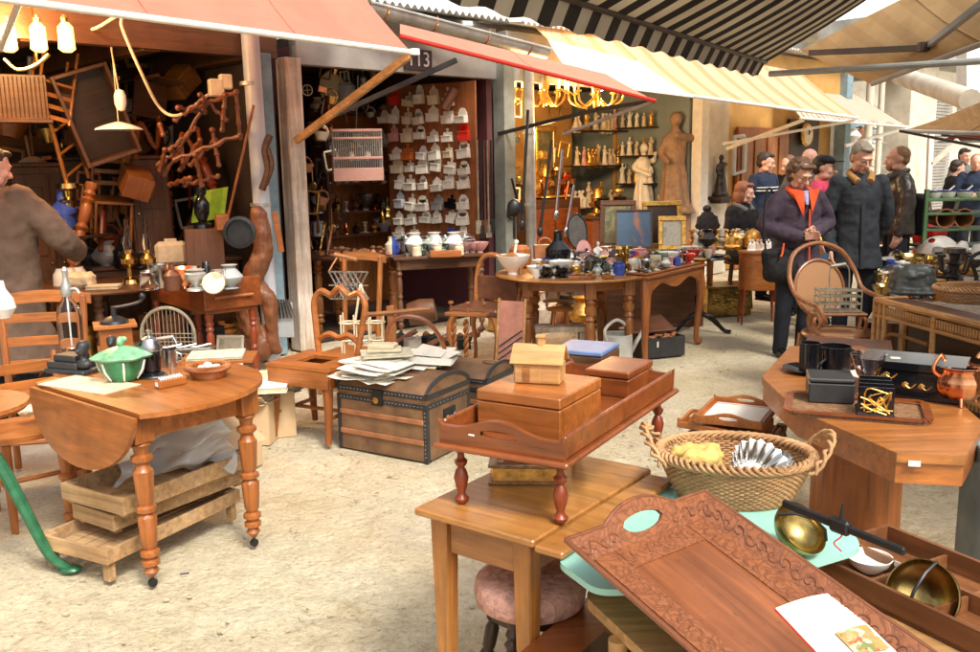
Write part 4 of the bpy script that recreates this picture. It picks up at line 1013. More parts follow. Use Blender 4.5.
def person(label,loc,rz,H=1.7,armL=None,armR=None,head=(0,0),coat=None,hem=.8,flare=1.0,trou='trouser',hair=('short','hair_brown'),seated=False,vox=.011,bulk=1.0,hands=True,collar=None,zip_=True,cap=None,lean=0,bald=False,nolegs=False,coatname='jacket',group=None):
    k=H/1.7; t=T('person',label,'person',loc,rz,group)
    sh=1.40*k; hipz=.92*k
    if seated: dz=-(hipz-.5); 
    else: dz=0
    def L(x,y,z):   # lean forward (towards -Y) about the hips
        zz=z-hipz; 
        if zz>0: y=y-zz*math.sin(lean); z=hipz+zz*math.cos(lean)
        return Vector((x,y,z+dz))
    aL=armL or [(.25*k,.02,1.14*k),(.25*k,-.05,.88*k)]; aR=armR or [(-.25*k,.02,1.14*k),(-.25*k,-.05,.88*k)]
    hc=L(0,-.03*k,1.585*k); Mh=Matrix.Translation(hc)@Matrix.Rotation(R(head[0]),4,'Z')@Matrix.Rotation(R(head[1]),4,'X')@Matrix.Scale(k*1.07,4)
    mb=MB(); headparts(mb,Mh)
    limb(mb,[L(0,.02,1.36*k),L(0,.01,1.45*k),hc+Vector((0,.02,-.05))],[.06*k,.054*k,.056*k])
    loft(mb,[(*L(0,0,z*k)[:2],L(0,0,z*k).z,a*k,b*k) for z,a,b in ((.86,.12,.085),(.95,.15,.1),(1.06,.125,.085),(1.2,.14,.095),(1.32,.155,.1),(1.4,.13,.075),(1.44,.06,.05))])
    feet=[]
    for s,arm in ((1,aL),(-1,aR)):
        S_=L(s*.175*k,0,sh); E_=L(*arm[0]); W_=L(*arm[1]); limb(mb,[S_,E_,W_],[.05*k,.042*k,.027*k])
        if hands and len(arm)>2: hand(mb,W_,arm[2],arm[3],arm[4] if len(arm)>4 else .5,-s,k)
        elif hands: hand(mb,W_,(W_-E_)+Vector((0,0,-.02)),(-s,-.3,0),.35,-s,k)
        hp=L(s*.09*k,0,.9*k)
        if seated: kn=Vector((s*.12*k,-.42*k,.47)); an=Vector((s*.12*k,-.40*k,.09))
        else: kn=Vector((s*.1*k,-.015,.49*k)); an=Vector((s*.105*k,.02,.09*k))
        limb(mb,[hp,kn,an],[.08*k,.055*k,.035*k]); limb(mb,[an,an+Vector((0,-.08*k,-.055*k))],[.034*k,.02*k]); feet.append((hp,kn,an,s))
    body=blob('body',mb,'skin',vox*.7 if vox<.01 else vox,t,2,.4)
    # face details
    mb=MB()
    for s in (-1,1): mb.ball(Mh@Vector((s*.029,-.0805,.001)),.006*k,1)
    P(t,'eyes',mb,'hair_dark')
    mb=MB()
    for s in (-1,1): mb.tube([Mh@Vector((s*.012,-.094,.02)),Mh@Vector((s*.03,-.094,.025)),Mh@Vector((s*.047,-.083,.019))],.0022*k,5)
    P(t,'eyebrows',mb,hair[1] if hair else 'hair_brown')
    if hair:
        hm=hairmb(hair[0],Mh); blob('hair',hm,hair[1],.006 if vox<.01 else .009,t,1,.3,disp=(.006,.02))
    # trousers and shoes
    mb=MB()
    for hp,kn,an,s in feet: limb(mb,[hp,kn,an+Vector((0,.005,-.035*k))],[.105*k,.075*k,.062*k])
    lz=L(0,0,.93*k); mb.ball(lz,(.16*k,.12*k,.12*k))
    blob('trousers',mb,trou,.012,t,3,.5,disp=(.02,.12))
    for hp,kn,an,s in feet:
        mb=MB(); limb(mb,[an+Vector((0,.01*k,.0)),an+Vector((0,.03*k,-.045*k)),an+Vector((0,-.06*k,-.05*k)),an+Vector((0,-.16*k,-.062*k))],[.046*k,.044*k,.044*k,.03*k]); mb.box(an+Vector((0,-.06*k,-.078*k)),(.08*k,.25*k,.02))
        blob('shoe',mb,'black',.009,t,2)
    # jacket
    mb=MB(); b_=bulk*k
    prof=[(hem,.205*flare,.15*flare),((hem+1.0)/2,.195,.145),(1.02,.185,.135),(1.15,.185,.135),(1.28,.19,.138),(1.36,.178,.12),(1.42,.11,.09),(1.465,.075,.07)]
    if seated: prof=[(.84,.2,.15)]+prof[2:]
    rings=[]
    for z,a,b in prof:
        q=L(0,0.0,z*k); rings.append((q.x,q.y,q.z,a*b_,b*b_*(1.0)))
    loft(mb,rings,24)
    if seated and hem<.8:
        for hp,kn,an,s in feet: limb(mb,[hp,hp.lerp(kn,.8)],[.12*k,.11*k])
    for s,arm in ((1,aL),(-1,aR)):
        S_=L(s*.17*k,0,sh-.015); E_=L(*arm[0]); W_=L(*arm[1]); W2=E_.lerp(W_,.97); limb(mb,[S_,S_.lerp(E_,.5)+Vector((s*.012,0,0)),E_,W2],[.072*b_,.072*b_,.064*b_,.052*b_])
    blob(coatname,mb,coat,.010 if vox<.01 else .014,t,3,.5,disp=(.028,.1))
    if collar:
        cm=MB(); 
        for s in (-1,1):
            pts=[L(s*.0+0,.075*k,1.475*k),L(s*.07*k,.05*k,1.47*k),L(s*.085*k,-.03*k,1.44*k),L(s*.05*k,-.115*k*bulk,1.385*k)]
            cm.tube(spline(pts,5),[.022*k+.012*k*i/15 for i in range(16)],8)
        blob('collar',cm,collar,.008,t,2,.5)
    return t,L,Mh,k
# lady
lp=base(D(792,345,7.55))
lady,L,Mh,k=person('woman in dark plum jacket with orange collar, glasses and curly brown hair, hands clasped',lp,R(8),1.64,
  armL=[(.27,.0,1.12),(.06,-.2,1.06),(-1,-.25,.05),(0,-1,-.4),.5],armR=[(-.27,.0,1.1),(-.07,-.22,1.03),(1,-.25,.15),(0,-1,-.2),.5],
  head=(10,25),coat='jacket_plum',hem=.66,flare=1.18,hair=('curly','hair_brown'),vox=.009,bulk=1.06,collar='orangecol')
M['shirt']=stripes('blue_striped_shirt',(.2,.2,.55),(.6,.6,.7),12,1,.5)
mb=MB(); mb.grid(lambda u,v:((-.032+.064*u)*(1-v*.6),-.122-.012*math.sin(PI*u)-.035*v,1.4-.11*v),6,6,.004); P(lady,'striped_shirt',mb,'shirt')
mb=MB(); 
for s in (-1,1): mb.grid(lambda u,v:(s*(.02+.10*v*(1-u)+.012*u),-.125-.045*u-.012*(1-v),1.4+.015*v-.17*u-.05*v*u),6,4,.01)
mb.beam((.02,-.166,1.25),(.03,-.178,.75),.012,.008,up=(0,-1,0)); P(lady,'orange_placket',mb,'orangecol')
def glasses(t,Mh,m='brass'):
    mb=MB()
    for s in (-1,1):
        mb.tube([Mh@Vector((s*.032+.021*math.cos(a),-.1,.002+.017*math.sin(a))) for a in [2*PI*i/14 for i in range(14)]],.0018,5,True)
        mb.tube([Mh@Vector((s*.052,-.098,.006)),Mh@Vector((s*.075,0,.004))],.0018,5)
    mb.tube([Mh@Vector((-.011,-.1,.006)),Mh@Vector((.011,-.1,.006))],.0018,5); P(t,'glasses',mb,m)
glasses(lady,Mh)
def lips(t,Mh):
    mb=MB(); mb.tube(spline([Mh@Vector((-.022,-.088,-.064)),Mh@Vector((0,-.0965,-.0655)),Mh@Vector((.022,-.088,-.064))],4),[.002,.003,.0035,.004,.004,.0035,.003,.003,.002],6); P(t,'lips',mb,plain('lips',(.45,.13,.1),.5,var=.1,bs=0)) if False else None
    me=mb.mesh('lips',M.setdefault('lipm',plain('lips',(.42,.12,.1),.5,var=.1,bs=0))); link('lips',me,t)
lips(lady,Mh)
mb=MB(); w_=Vector((.085,-.215,1.0)); mb.tube([w_+Vector((0,.034*math.cos(a),.034*math.sin(a))) for a in [2*PI*i/16 for i in range(16)]],.006,6,True); mb.ball(w_+Vector((0,-.036,0)),(.014,.006,.014)); o=P(None,'wristwatch',mb,'gold',lady.matrix_basis@Vector((0,0,0))+Vector((0,0,.0)),R(8)); tag(o,'small gold wristwatch on the plum-jacketed woman\'s left wrist','wristwatch')
# bag
bag=T('shoulder_bag','soft black shoulder bag under the right arm of the woman in plum','bag',lp+Vector((-.2,-.17,.78)),R(14))
mb=MB(); mb.box((0,0,.02),(.32,.1,.27),bev=.03,tap=.8); mb.ball((.02,-.03,-.02),(.15,.07,.12)); blob('bag_body',mb,'blackc',.009,bag,4,disp=(.02,.08))
mb=MB(); mb.tube(spline([(-.12,0,.14),(-.12,.05,.4),(-.04,.13,.64),(.06,.14,.5),(.12,.06,.15)],6),.009,6); P(bag,'strap',mb,'blackc')
mb=MB(); mb.tube(spline([(.0,-.07,.2),(-.03,-.1,.12),(-.05,-.11,.1)],4),.008,6); P(bag,'orange_cord',mb,'orangecol')
# man
mp=base(D(853,300,8.0))
man,L,Mh,k=person('grey-haired man in glasses wearing dark navy jacket with tan corduroy collar, looking down',mp,R(-4),1.78,
  armL=[(.27,.06,1.12),(.2,.16,.9)],armR=[(-.27,.03,1.12),(-.24,-.06,.86)],head=(12,24),coat='jacket_navy',hem=.66,flare=1.15,hair=('short','hair_grey'),vox=.009,bulk=.97,collar='cord')
glasses(man,Mh,'wire'); lips(man,Mh)
mb=MB(); mb.beam((0,-.125,1.4),(0,-.158,1.02),.03,.008,up=(0,-1,0)); mb.beam((0,-.16,1.02),(0,-.178,.7),.03,.008,up=(0,-1,0)); P(man,'placket',mb,'jacket_navy')

# leather jacket man
p=base(D(892,300,9.2)); q,L,Mh,k=person('bearded man in black leather jacket seen from behind in left profile',p,R(-100),1.76,head=(0,4),coat='leatherj',hem=.86,hair=('buzz','hair_sandy'),bulk=1.12,collar='leatherj')
hm=hairmb('fringe',Mh); blob('beard',hm,'hair_sandy',.009,q,1)
bg_=T('shoulder_bag','black bag slung on the back of the man in leather jacket','bag',p+Vector((.22,.0,1.08)),R(-100)); mb=MB(); mb.box((0,0,0),(.28,.14,.42),bev=.04); blob('bag_body',mb,'blackc',.015,bg_,3)
# others
p=base(D(761,250,11.6)); person('young man in navy jacket with white chest band standing by the orange door',p,R(35),1.74,head=(20,12),coat='navy',hem=.8,hair=('short','hair_dark'))
mb=MB(); 
for z in (1.27,1.31): mb.tube([(.215*math.cos(a),.155*math.sin(a),z) for a in [PI+PI*i/12 for i in range(13)]],.007,5)
P([o for o in C.objects if o.name.startswith('person') and 'white chest' in o.get('label','')][0],'white_band',mb,'white')
p=base(D(786,250,12.2)); person('dark-clothed person with long brown hair in the dark doorway, looking left',p,R(-60),1.7,head=(0,15),coat='blackc',hair=('long','hair_brown'))
p=base(D(803,300,9.6)); person('balding man standing directly behind the woman in plum',p,R(150),1.76,head=(0,0),coat='greyt',hair=None)
p=base(D(815,300,9.0)); q,L,Mh,k=person('person in bright pink jacket, blue jeans and dark cap half hidden behind the woman',p,R(60),1.68,head=(0,5),coat='pinkj',hem=.85,trou='jeans',hair=('short','hair_dark'))
mb=MB(); hq=Mh@Vector((0,0,.065)); mb.ball(hq,(.09,.1,.055)); mb.box(hq+Vector((0,-.12,-.01)),(.13,.1,.01)); P(q,'cap',mb,'blackc')
p=base(D(739,300,10.2)); q,L,Mh,k=person('red-haired seated woman in black coat and grey scarf beside the bric-a-brac table',p,R(35),1.7,head=(20,8),coat='blackc',hem=.6,hair=('bob','hair_red'),seated=True,armL=[(.24,-.05,1.13),(.1,-.28,1.0)],armR=[(-.24,-.05,1.13),(-.1,-.28,1.0)],collar='greyt')
q.location.z=.13
stl=T('stool','low dark stool carrying the red-haired seated woman','stool',base(p)+Vector((0,.0,0)),R(35)); mb=MB(); mb.lathe([(0,.5),(.18,.5),(.18,.53),(0,.53)]); P(stl,'seat',mb,'dark')
for a in range(4): mb=MB(); mb.tube([(.13*math.cos(a*PI/2),.13*math.sin(a*PI/2),.5),(.18*math.cos(a*PI/2),.18*math.sin(a*PI/2),0)],.015); P(stl,'leg',mb,'dark')
p=base(D(931,300,9.9)); q,L,Mh,k=person('seated person in bright red jacket behind the green rack, reaching to the left',p,R(-60),1.66,head=(0,20),coat='redcoat',hem=.8,hair=('short','hair_brown'),seated=True,lean=R(22),armR=[(-.2,-.24,1.2),(-.08,-.5,1.12)],armL=[(.22,-.2,1.15),(.1,-.42,1.05)])
q.location.z=0.0
for (px,y,h,lab,c,hr,rz) in ((946,13.4,1.6,'dark-haired person in black among the group at far right, leftmost','blackc',('short','hair_dark'),90),(966,13.0,1.68,'woman with tied-back brown hair in black sweater, hands together, at far right','navy',('buzz','hair_sandy'),-25),(953,15.5,1.78,'person in dark clothes standing behind the far right group','greyt',('short','hair_dark'),10),(983,13.2,1.62,'dark-haired person at the right edge turned towards the group','browncoat',('short','hair_dark'),-80),(975,17,1.8,'distant person in pale clothes at the far right edge','greyt',('short','hair_sandy'),0)):
    p=base(D(px,300,y)); person(lab,p,R(rz),h,head=(0,8),coat=c,hair=hr,vox=.016,armL=[(.23,-.04,1.13),(.06,-.26,1.12)],armR=[(-.23,-.04,1.13),(-.06,-.26,1.12)])
# person in brown coat, left shop, back view
p=base(D(4,300,5.9)); q,L,Mh,k=person('dark-haired person in long grey-brown coat seen from behind at the left edge',p,R(172),1.82,head=(-35,18),coat='browncoat',hem=.35,flare=1.35,hair=('short','hair_dark'),bulk=1.3,coatname='long_coat',armL=[(.36,-.12,1.12),(.25,-.38,1.1)],armR=[(-.4,-.12,1.2),(-.3,-.4,1.1)])
# =============== MIDDLE GROUND ===============
def legs4(t,w,d,h,m,r=.022,st=2,ins=.05,sq=False,tap=.7):
    for sx in (-1,1):
        for sy in (-1,1):
            mb=MB()
            if sq: mb.box((0,0,h/2),(r*2,r*2,h),tap=tap)
            else: mb.lathe(turned(h,r,st),n=14)
            P(t,'leg',mb,m,(sx*(w/2-ins),sy*(d/2-ins),0))
def apron(t,w,d,z,h,m,ins=.05):
    for s in (-1,1):
        mb=MB(); mb.box((0,s*(d/2-ins),z-h/2),(w-2*ins-.03,.018,h)); P(t,'apron',mb,m)
        mb=MB(); mb.box((s*(w/2-ins),0,z-h/2),(.018,d-2*ins-.03,h)); P(t,'apron',mb,m)
def table(label,loc,yaw,w,d,h,m,mz,r=.03,st=2,sq=False,ap=.1,rnd=0,cat='table',name='table',tap=.7,ins=.06):
    t=T(name,label,cat,loc,yaw); mb=MB()
    if rnd: mb.prism(rr(w,d,rnd),h-.025,h)
    else: mb.box((0,0,h-.0125),(w,d,.025))
    P(t,'tabletop',mb,m); legs4(t,w,d,h-.026,mz,r,st,ins,sq,tap); apron(t,w,d,h-.026,ap,m,ins); return t
def on(px,py,z): q=G(px,py,z); q.z=z; return q
M['marb']=plain('marbled_paper',(.52,.52,.4),.6,var=.35,sc=30)
# drop-leaf table
h0=G(35,383,.74); h1=G(140,415,.74); av=(h1-h0).normalized(); ya=math.atan2(av.y,av.x); mid=(h0+h1)/2
dl=T('drop_leaf_table','oval orange drop-leaf table with near leaf hanging down, turned fluted legs on castors','table',base(mid),ya)
hw=(h1-h0).length/2
rx,ry,cy=hw*1.16,.5,.26
pts=[]
for i in range(41):
    a=-math.asin(min(1,cy/ry))+ (PI+2*math.asin(cy/ry))*i/40; pts.append((rx*math.cos(a),cy+ry*math.sin(a)))
mb=MB(); mb.prism(pts,.722,.742); P(dl,'tabletop',mb,'orange',sharp=50)
mb=MB(); k=hw*.985
lp_=[(k*math.cos(PI+PI*i/24),-.0+.27*math.sin(PI+PI*i/24)) for i in range(25)]
mb.prism(lp_,-.01,.01); P(dl,'drop_leaf',mb,'orange',(0,-.018,.728),0,(R(84),0,0),sharp=50)
LG=[(hw-.09,.04),(hw-.09,.53),(-hw+.14,.04),(-hw+.14,.53)]
l1=G(153,573,0)-mid; l2=G(241,530,0)-mid
for x,y in LG:
    mb=MB(); mb.lathe([(.012,.045),(.03,.07),(.02,.09),(.036,.1),(.036,.115),(.022,.125),(.038,.14),(.038,.155),(.022,.165),(.03,.18),(.038,.3),(.026,.315),(.04,.325),(.04,.34),(.026,.35),(.032,.37),(.04,.49),(.03,.5),(.026,.52),(.042,.535),(.042,.55),(.026,.56),(.03,.585),(.044,.6),(.03,.615)],n=24,wob=lambda a,i:1+(.05*math.cos(a*8) if i in (9,10,15,16) else 0)); mb.box((0,0,.665),(.085,.085,.11)); lg=P(dl,'leg',mb,'orangez',(x,y,0),sharp=40)
    mb=MB(); mb.tube([(-.008,0,.018),(.008,0,.018)],.018,12); mb.tube([(0,0,.02),(0,0,.05)],.007); P(lg,'castor',mb,'iron')
apron_=((-hw+.14,hw-.09,.04,.04),(-hw+.14,hw-.09,.53,.53),(hw-.09,hw-.09,.04,.53),(-hw+.14,-hw+.14,.04,.53))
for x0,x1,y0,y1 in apron_:
    mb=MB(); mb.beam((x0,y0,.665),(x1,y1,.665),.018,.1,up=(0,0,1)) if False else mb.box(((x0+x1)/2,(y0+y1)/2,.665),(max(.02,abs(x1-x0)-.09),max(.02,abs(y1-y0)-.09),.1)); P(dl,'apron',mb,'orange')
zt2=.742
# crates under
def crate(label,L,Fp,Rr,z,leg,hh=.062,w=None,d=None):
    c,w_,d_,yw_=rectpose(L,Fp,Rr,z); w=w or w_; d=d or d_
    t=T('slatted_crate',label,'crate',base(c,0),yw_,'slatted wooden crates under the drop-leaf table')
    zb=z-hh; t.location.z=z-hh-leg
    for s in (-1,1):
        mb=MB(); mb.box((0,s*(d/2-.008),leg+hh/2),(w,.014,hh),bev=.002); P(t,'side_board',mb,'crate'); mb=MB(); mb.box((s*(w/2-.008),0,leg+hh/2),(.014,d-.034,hh),bev=.002); P(t,'side_board',mb,'crate')
        for q in (-1,1): mb=MB(); mb.box((s*(w/2-.035),q*(d/2-.035),(leg+hh)/2),(.035,.035,leg+hh-.004),bev=.002); P(t,'corner_post',mb,'crate')
    mb=MB(); n_=max(5,int(w/.07))
    for i in range(n_): mb.box((-w/2+.03+(w-.06)*(i+.5)/n_,0,leg+.008),((w-.06)/n_*.86,d-.035,.008),bev=0)
    P(t,'slatted_floor',mb,'crate'); return t
crate('lowest slatted wooden crate standing on the ground under the drop-leaf table',(38,533),(106,553),(240,488),.16,.085)
crate('middle slatted wooden crate, half covered, in the stack under the drop-leaf table',(72,500),(112,520),(245,465),.25,.02,.07)
crate('topmost slatted wooden crate with legs, holding cardboard under the drop-leaf table',(60,482),(122,500),(250,450),.345,.02,.075)
mb=MB(); q=G(205,450,.33); mb.box((0,0,.0),(.5,.3,.005),bev=0); mb.box((.0,.16,.06),(.5,.006,.13),bev=0); one('cardboard_sheet','folded beige cardboard lying on the topmost crate','cardboard',mb,'card',base(q,.37),R(35),rot=(R(12),R(-6),R(38)))
mb=MB(); random.seed(2)
pc=G(165,445,.45)
def pf(u,v): 
    return (-.26+.5*u+.02*math.sin(v*17+u*6),-.06+.05*math.sin(u*13+v*4)+.03*math.sin(v*21+u*9)+.04*math.sin(u*5),-.16+.3*(1-v)+.02*math.sin(u*19+v*11))
mb.grid(pf,50,30,.001); P_=one('plastic_sheet','crumpled clear plastic sheeting stuffed between the crates and the drop-leaf table','plastic sheet',mb,'plastic',base(pc,.47)+Vector((0,.1,0)),R(30),sharp=180)
# items on the drop leaf table
def bustpieces(t,z):
    mb=MB(); mb.ball((0,0,z+.075),(.022,.026,.03)); mb.ball((0,-.024,z+.07),(.007,.009,.01)); mb.ball((0,.006,z+.088),(.025,.028,.022)); limb(mb,[(0,0,z+.03),(0,0,z+.06)],[.014,.012]); mb.ball((0,0,z+.018),(.036,.024,.022)); blob('bust',mb,'blackm',.0035,t,1)
ik=T('bust_inkstand','matt black inkstand with sloping stepped base and small head-and-shoulders bust','inkstand',on(75,372,zt2)+Vector((.0,.02,0)),R(-22))
mb=MB(); mb.box((0,0,.009),(.2,.13,.018)); mb.box((-.02,0,.03),(.15,.11,.026)); mb.box((-.02,0,.055),(.11,.08,.025)); P(ik,'stepped_base',mb,'blackm'); bustpieces(ik,.02); [setattr(o,'location',Vector((.07,-.03,0))) for o in ik.children if o.name.startswith('bust')]
bb=T('small_bust','small matt black bust half hidden behind the green tureen','bust',on(113,360,zt2)+Vector((0,.0,0)),R(10)); bustpieces(bb,.012); mb=MB(); mb.lathe([(.028,0),(.028,.01),(.015,.02),(0,.02)]); P(bb,'plinth',mb,'blackm')
M['paperm']='paper'
mb=MB(); mb.box((0,0,.002),(.42,.19,.004),bev=0); one('white_board','thin off-white board under the black inkstand','board',mb,'cream',on(82,385,zt2)+Vector((.03,.0,0)),R(-28))
sb=T('siphon_bottle','clear glass soda siphon bottle with grey metal spout behind the black inkstand','bottle',on(67,352,zt2)+Vector((0,.06,0)))
mb=MB(); mb.lathe([(.0,.0),(.048,0),(.05,.01),(.05,.15),(.042,.19),(.02,.225),(.015,.24),(.013,.24),(.018,.22),(.038,.185),(.046,.15),(.046,.01),(0,.006)],n=28); P(sb,'glass_body',mb,'glass')
mb=MB(); mb.lathe([(.018,.235),(.024,.25),(.02,.28),(.011,.3),(.01,.33),(.014,.345),(.006,.36),(0,.36)]); mb.tube(spline([(0,0,.26),(.04,-.0,.265),(.055,0,.245)],4),.007); P(sb,'spout',mb,'zinc'); mb=MB(); mb.tube([(0,0,.02),(0,0,.235)],.004); P(sb,'inner_tube',mb,'white')
tu=T('cabbage_tureen','green glazed cabbage-leaf tureen with pale green leafy lid and white ribs','tureen',on(121,382,zt2)+Vector((0,.03,0)))
mb=MB(); mb.lathe([(.045,0),(.05,.008),(.075,.04),(.086,.075),(.09,.09),(.0,.09)],n=60,wob=lambda a,i:1+.03*math.sin(a*16+i)); P(tu,'bowl',mb,'green',sharp=70)
mb=MB(); mb.lathe([(.1,.088),(.104,.095),(.08,.108),(.045,.122),(.015,.13),(.0,.132)],n=60,wob=lambda a,i:1+(.07 if i<3 else .02)*math.sin(a*7+1)); P(tu,'lid',mb,'greenl',sharp=70)
mb=MB(); mb.ball((0,0,.145),(.012,.02,.02)); mb.ball((.012,0,.155),(.014,.006,.01)); P(tu,'knob',mb,'greenl')
for a in (-115,-65,-10,-170): mb=MB(); e=Vector((math.cos(R(a)),math.sin(R(a)),0)); mb.tube([e*.056+Vector((0,0,.01)),e*.08+Vector((0,0,.045)),e*.09+Vector((0,0,.08))],[.003,.005,.004]); P(tu,'white_rib',mb,'china')
def grinder(label,loc,yaw,k=1,m='orange'):
    t=T('coffee_grinder',label,'coffee grinder',loc,yaw); mb=MB(); mb.box((0,0,.055),(.13,.13,.1)); P(t,'body',mb,m)
    mb=MB(); mb.box((0,0,.112),(.17,.17,.012)); mb.box((0,0,.006),(.15,.15,.012)); P(t,'moulding',mb,m)
    mb=MB(); mb.lathe([(.06,.118),(.055,.13),(.03,.145),(.012,.15),(.01,.19),(0,.19)]); mb.tube(spline([(0,0,.185),(.05,0,.19),(.1,0,.2),(.12,0,.215)],4),.006); mb.ball((.12,0,.225),.014); P(t,'crank',mb,'iron')
    mb=MB(); mb.box((0,-.068,.035),(.07,.008,.035)); mb.ball((0,-.076,.035),.007); P(t,'drawer',mb,m); t.scale=(k,)*3; return t
grinder('wooden box coffee grinder with cranked handle at the rear of the drop-leaf table',on(113,352,zt2)+Vector((0,.05,0)),R(25),.95)
cm=T('coffee_maker','black and silver metal coffee pot with domed lid and spout on the drop-leaf table','coffee pot',on(150,378,zt2)+Vector((0,.03,0)))
mb=MB(); mb.lathe([(.045,0),(.047,.01),(.03,.02),(.036,.03),(.038,.1),(0,.1)],n=20); P(cm,'body',mb,'black'); mb=MB(); mb.lathe([(.043,.1),(.044,.115),(.03,.145),(.008,.155),(.006,.165),(.01,.175),(0,.18)],n=20); P(cm,'lid',mb,'steel')
mb=MB(); mb.tube([(.02,0,.14),(.09,0,.15),(.1,0,.125)],.007); P(cm,'spout',mb,'steel'); mb=MB(); mb.lathe([(.05,0),(.055,.004),(.05,.008),(0,.008)]); P(cm,'foot',mb,'steel')
mug('small steel milk pot right of the black coffee pot',on(168,368,zt2)+Vector((.0,.03,0)),.03,.07,'steel',name='milk_pot',cat='pot')
mug('clear glass tumbler between coffee pots and book',on(176,378,zt2)+Vector((.0,.0,0)),.024,.07,'glass',handle=False,name='glass_tumbler',cat='tumbler')
wb=basket('small round orange wicker bowl of white eggs on the drop-leaf table',on(208,378,zt2)+Vector((0,.01,0)),.085,.08,.05,'orange',8,False,r=.003,flare=.75)
for k,(x,y) in enumerate(((-.03,0),(.01,-.02),(.03,.02),(-.01,.035),(.0,.0))):
    mb=MB(); mb.ball((0,0,0),(.02,.025,.018)); one('egg','white egg in the small orange wicker bowl','egg',mb,'china',wb.location+Vector((x,y,.04+(.014 if k==4 else 0))),k,'eggs in the wicker bowl')
mb=MB(); mb.box((0,0,.018),(.13,.045,.034)); t=one('small_box','small open wooden box of white pegs lying before the wicker bowl','box',mb,'orange',on(175,385,zt2)+Vector((-.01,-.02,0)),R(50))
mb=MB(); 
for k in range(9): mb.tube([(-.05+k*.012,-.012,.038),(-.045+k*.012,.014,.042)],.004,6)
P(t,'pegs',mb,'paper'); sticker(t,(-.066,0,.02),(PI/2,0,-PI/2),(.02,.018))
def book(label,loc,yaw,w,d,h,m,pages=True,name='book',rot=None):
    t=T(name,label,'book',loc,yaw,None,rot); mb=MB(); mb.box((0,0,.002),(w,d,.003),bev=0); mb.box((0,0,h-.0015),(w,d,.003),bev=0); mb.box((-w/2+.0015,0,h/2),(.003,d,h-.006),bev=0); P(t,'cover',mb,m)
    mb=MB(); mb.box((.002,0,h/2),(w-.01,d-.008,h-.007),bev=0); P(t,'pages',mb,'oldpaper'); return t
book('large old book with marbled green-pink cover on orange tray, right of the table',on(215,358,zt2+.01)+Vector((.0,.03,0)),R(10),.26,.2,.012,'marb')
mb=MB(); mb.box((0,0,.006),(.34,.24,.012)); one('wooden_board','orange wooden board beneath the marbled book on the drop-leaf table','board',mb,'orange',on(218,360,zt2)+Vector((.0,.02,-.0)),R(8))
for o in list(C.objects):
    if o.get('label','').startswith('large old book'): o.location.z=zt2+.014
mb=MB(); mb.box((0,0,.006),(.3,.13,.012)); t=one('cutlery_tray','beaded metal tray with white spoons behind the coffee pots','tray',mb,'steel',on(182,351,zt2)+Vector((.0,.02,0)),R(0))
for k in range(3): mb=MB(); mb.lathe([(0,0),(.018,.002),(.02,.006),(0,.004)],sy=.6); mb.tube([(.015,0,.004),(.08,.01,.012)],.004,6); one('white_spoon',['left','middle','right'][k]+' of three white china spoons on the beaded metal tray','spoon',mb,'china',t.location+Vector((-.09+.075*k,0,.013)),R(20))
# larger goods as in the photograph
for o in C.objects:
    if o.parent is None and o.get('label') and any(k in o['label'] for k in ('matt black inkstand','green glazed cabbage','clear glass soda siphon','black and silver metal coffee pot','small steel milk pot','wooden box coffee grinder')): o.scale=(1.2,)*3
# chairs at left
def ladder(label,loc,yaw,w=.42,seat=.45,top=.95,rails=3,m='orange',mz='orangez',crest=True,name='ladderback_chair',tilt=0,seatm=None):
    t=T(name,label,'chair',loc,yaw); mb=MB(); mb.prism(rounded([(-w/2,-.21),(w/2,-.21),(w/2-.03,.19),(-w/2+.03,.19)],.03),seat-.025,seat); P(t,'seat',mb,seatm or m)
    for s in (-1,1):
        mb=MB(); mb.lathe([(.016,0),(.022,.2),(.024,seat-.03)]); P(t,'leg',mb,mz,(s*(w/2-.03),-.18,0))
        mb=MB(); pts=spline([(s*(w/2-.03),.2,0),(s*(w/2-.035),.18,seat),(s*(w/2-.02),.24,top-.04)],8); mb.tube(pts,.02,8); P(t,'back_post',mb,mz)
        mb=MB(); mb.tube([(s*(w/2-.03),-.18,.2),(s*(w/2-.03),.19,.2)],.012); P(t,'stretcher',mb,m)
    mb=MB(); mb.tube([(-w/2+.03,-.18,.25),(w/2-.03,-.18,.25)],.012); P(t,'stretcher',mb,m)
    for k in range(rails):
        z=seat+.12+(top-seat-.16)*k/(rails) ; y=.19+.05*(z-seat)/(top-seat)
        mb=MB(); mb.grid(lambda u,v:(-w/2+.03+(w-.06)*u,y+.02*math.sin(PI*u),z+.055*v+.012*math.sin(PI*u)*v),12,1,.016) if False else mb.prism([(-w/2+.03+(w-.06)*i/12,.0+.014*math.sin(PI*i/12)) for i in range(13)]+[(w/2-.03-(w-.06)*i/12,.014+.014*math.sin(PI*(12-i)/12)) for i in range(13)],z,z+.05,Matrix.Translation((0,y-.01,0))); P(t,'back_rail',mb,m)
    if crest:
        mb=MB(); n_=20; top_=[(-w/2-.02+(w+.04)*i/n_,.055+.03*math.sin(PI*i/n_)) for i in range(n_+1)]; bot=[(w/2+.02-(w+.04)*i/n_,.0+.02*math.sin(PI*i/n_)) for i in range(n_+1)]
        mb.prism(top_+bot,-.012,.012,Matrix.Translation((0,.245,top-.08))@Matrix.Rotation(PI/2,4,'X')); cr=P(t,'crest_rail',mb,m)
        mb=MB(); 
        for s in (-1,1):
            for dz in (.02,.045): mb.ball((s*(w/2-.02),.228,top-.08+dz),(.006,.004,.006),1)
        P(cr,'screws',mb,'steel')
    return t
ladder('orange ladderback chair with curved screwed crest rail behind the soda siphon','' or base(D(40,400,4.75)),R(12),.47,.45,1.0,3)
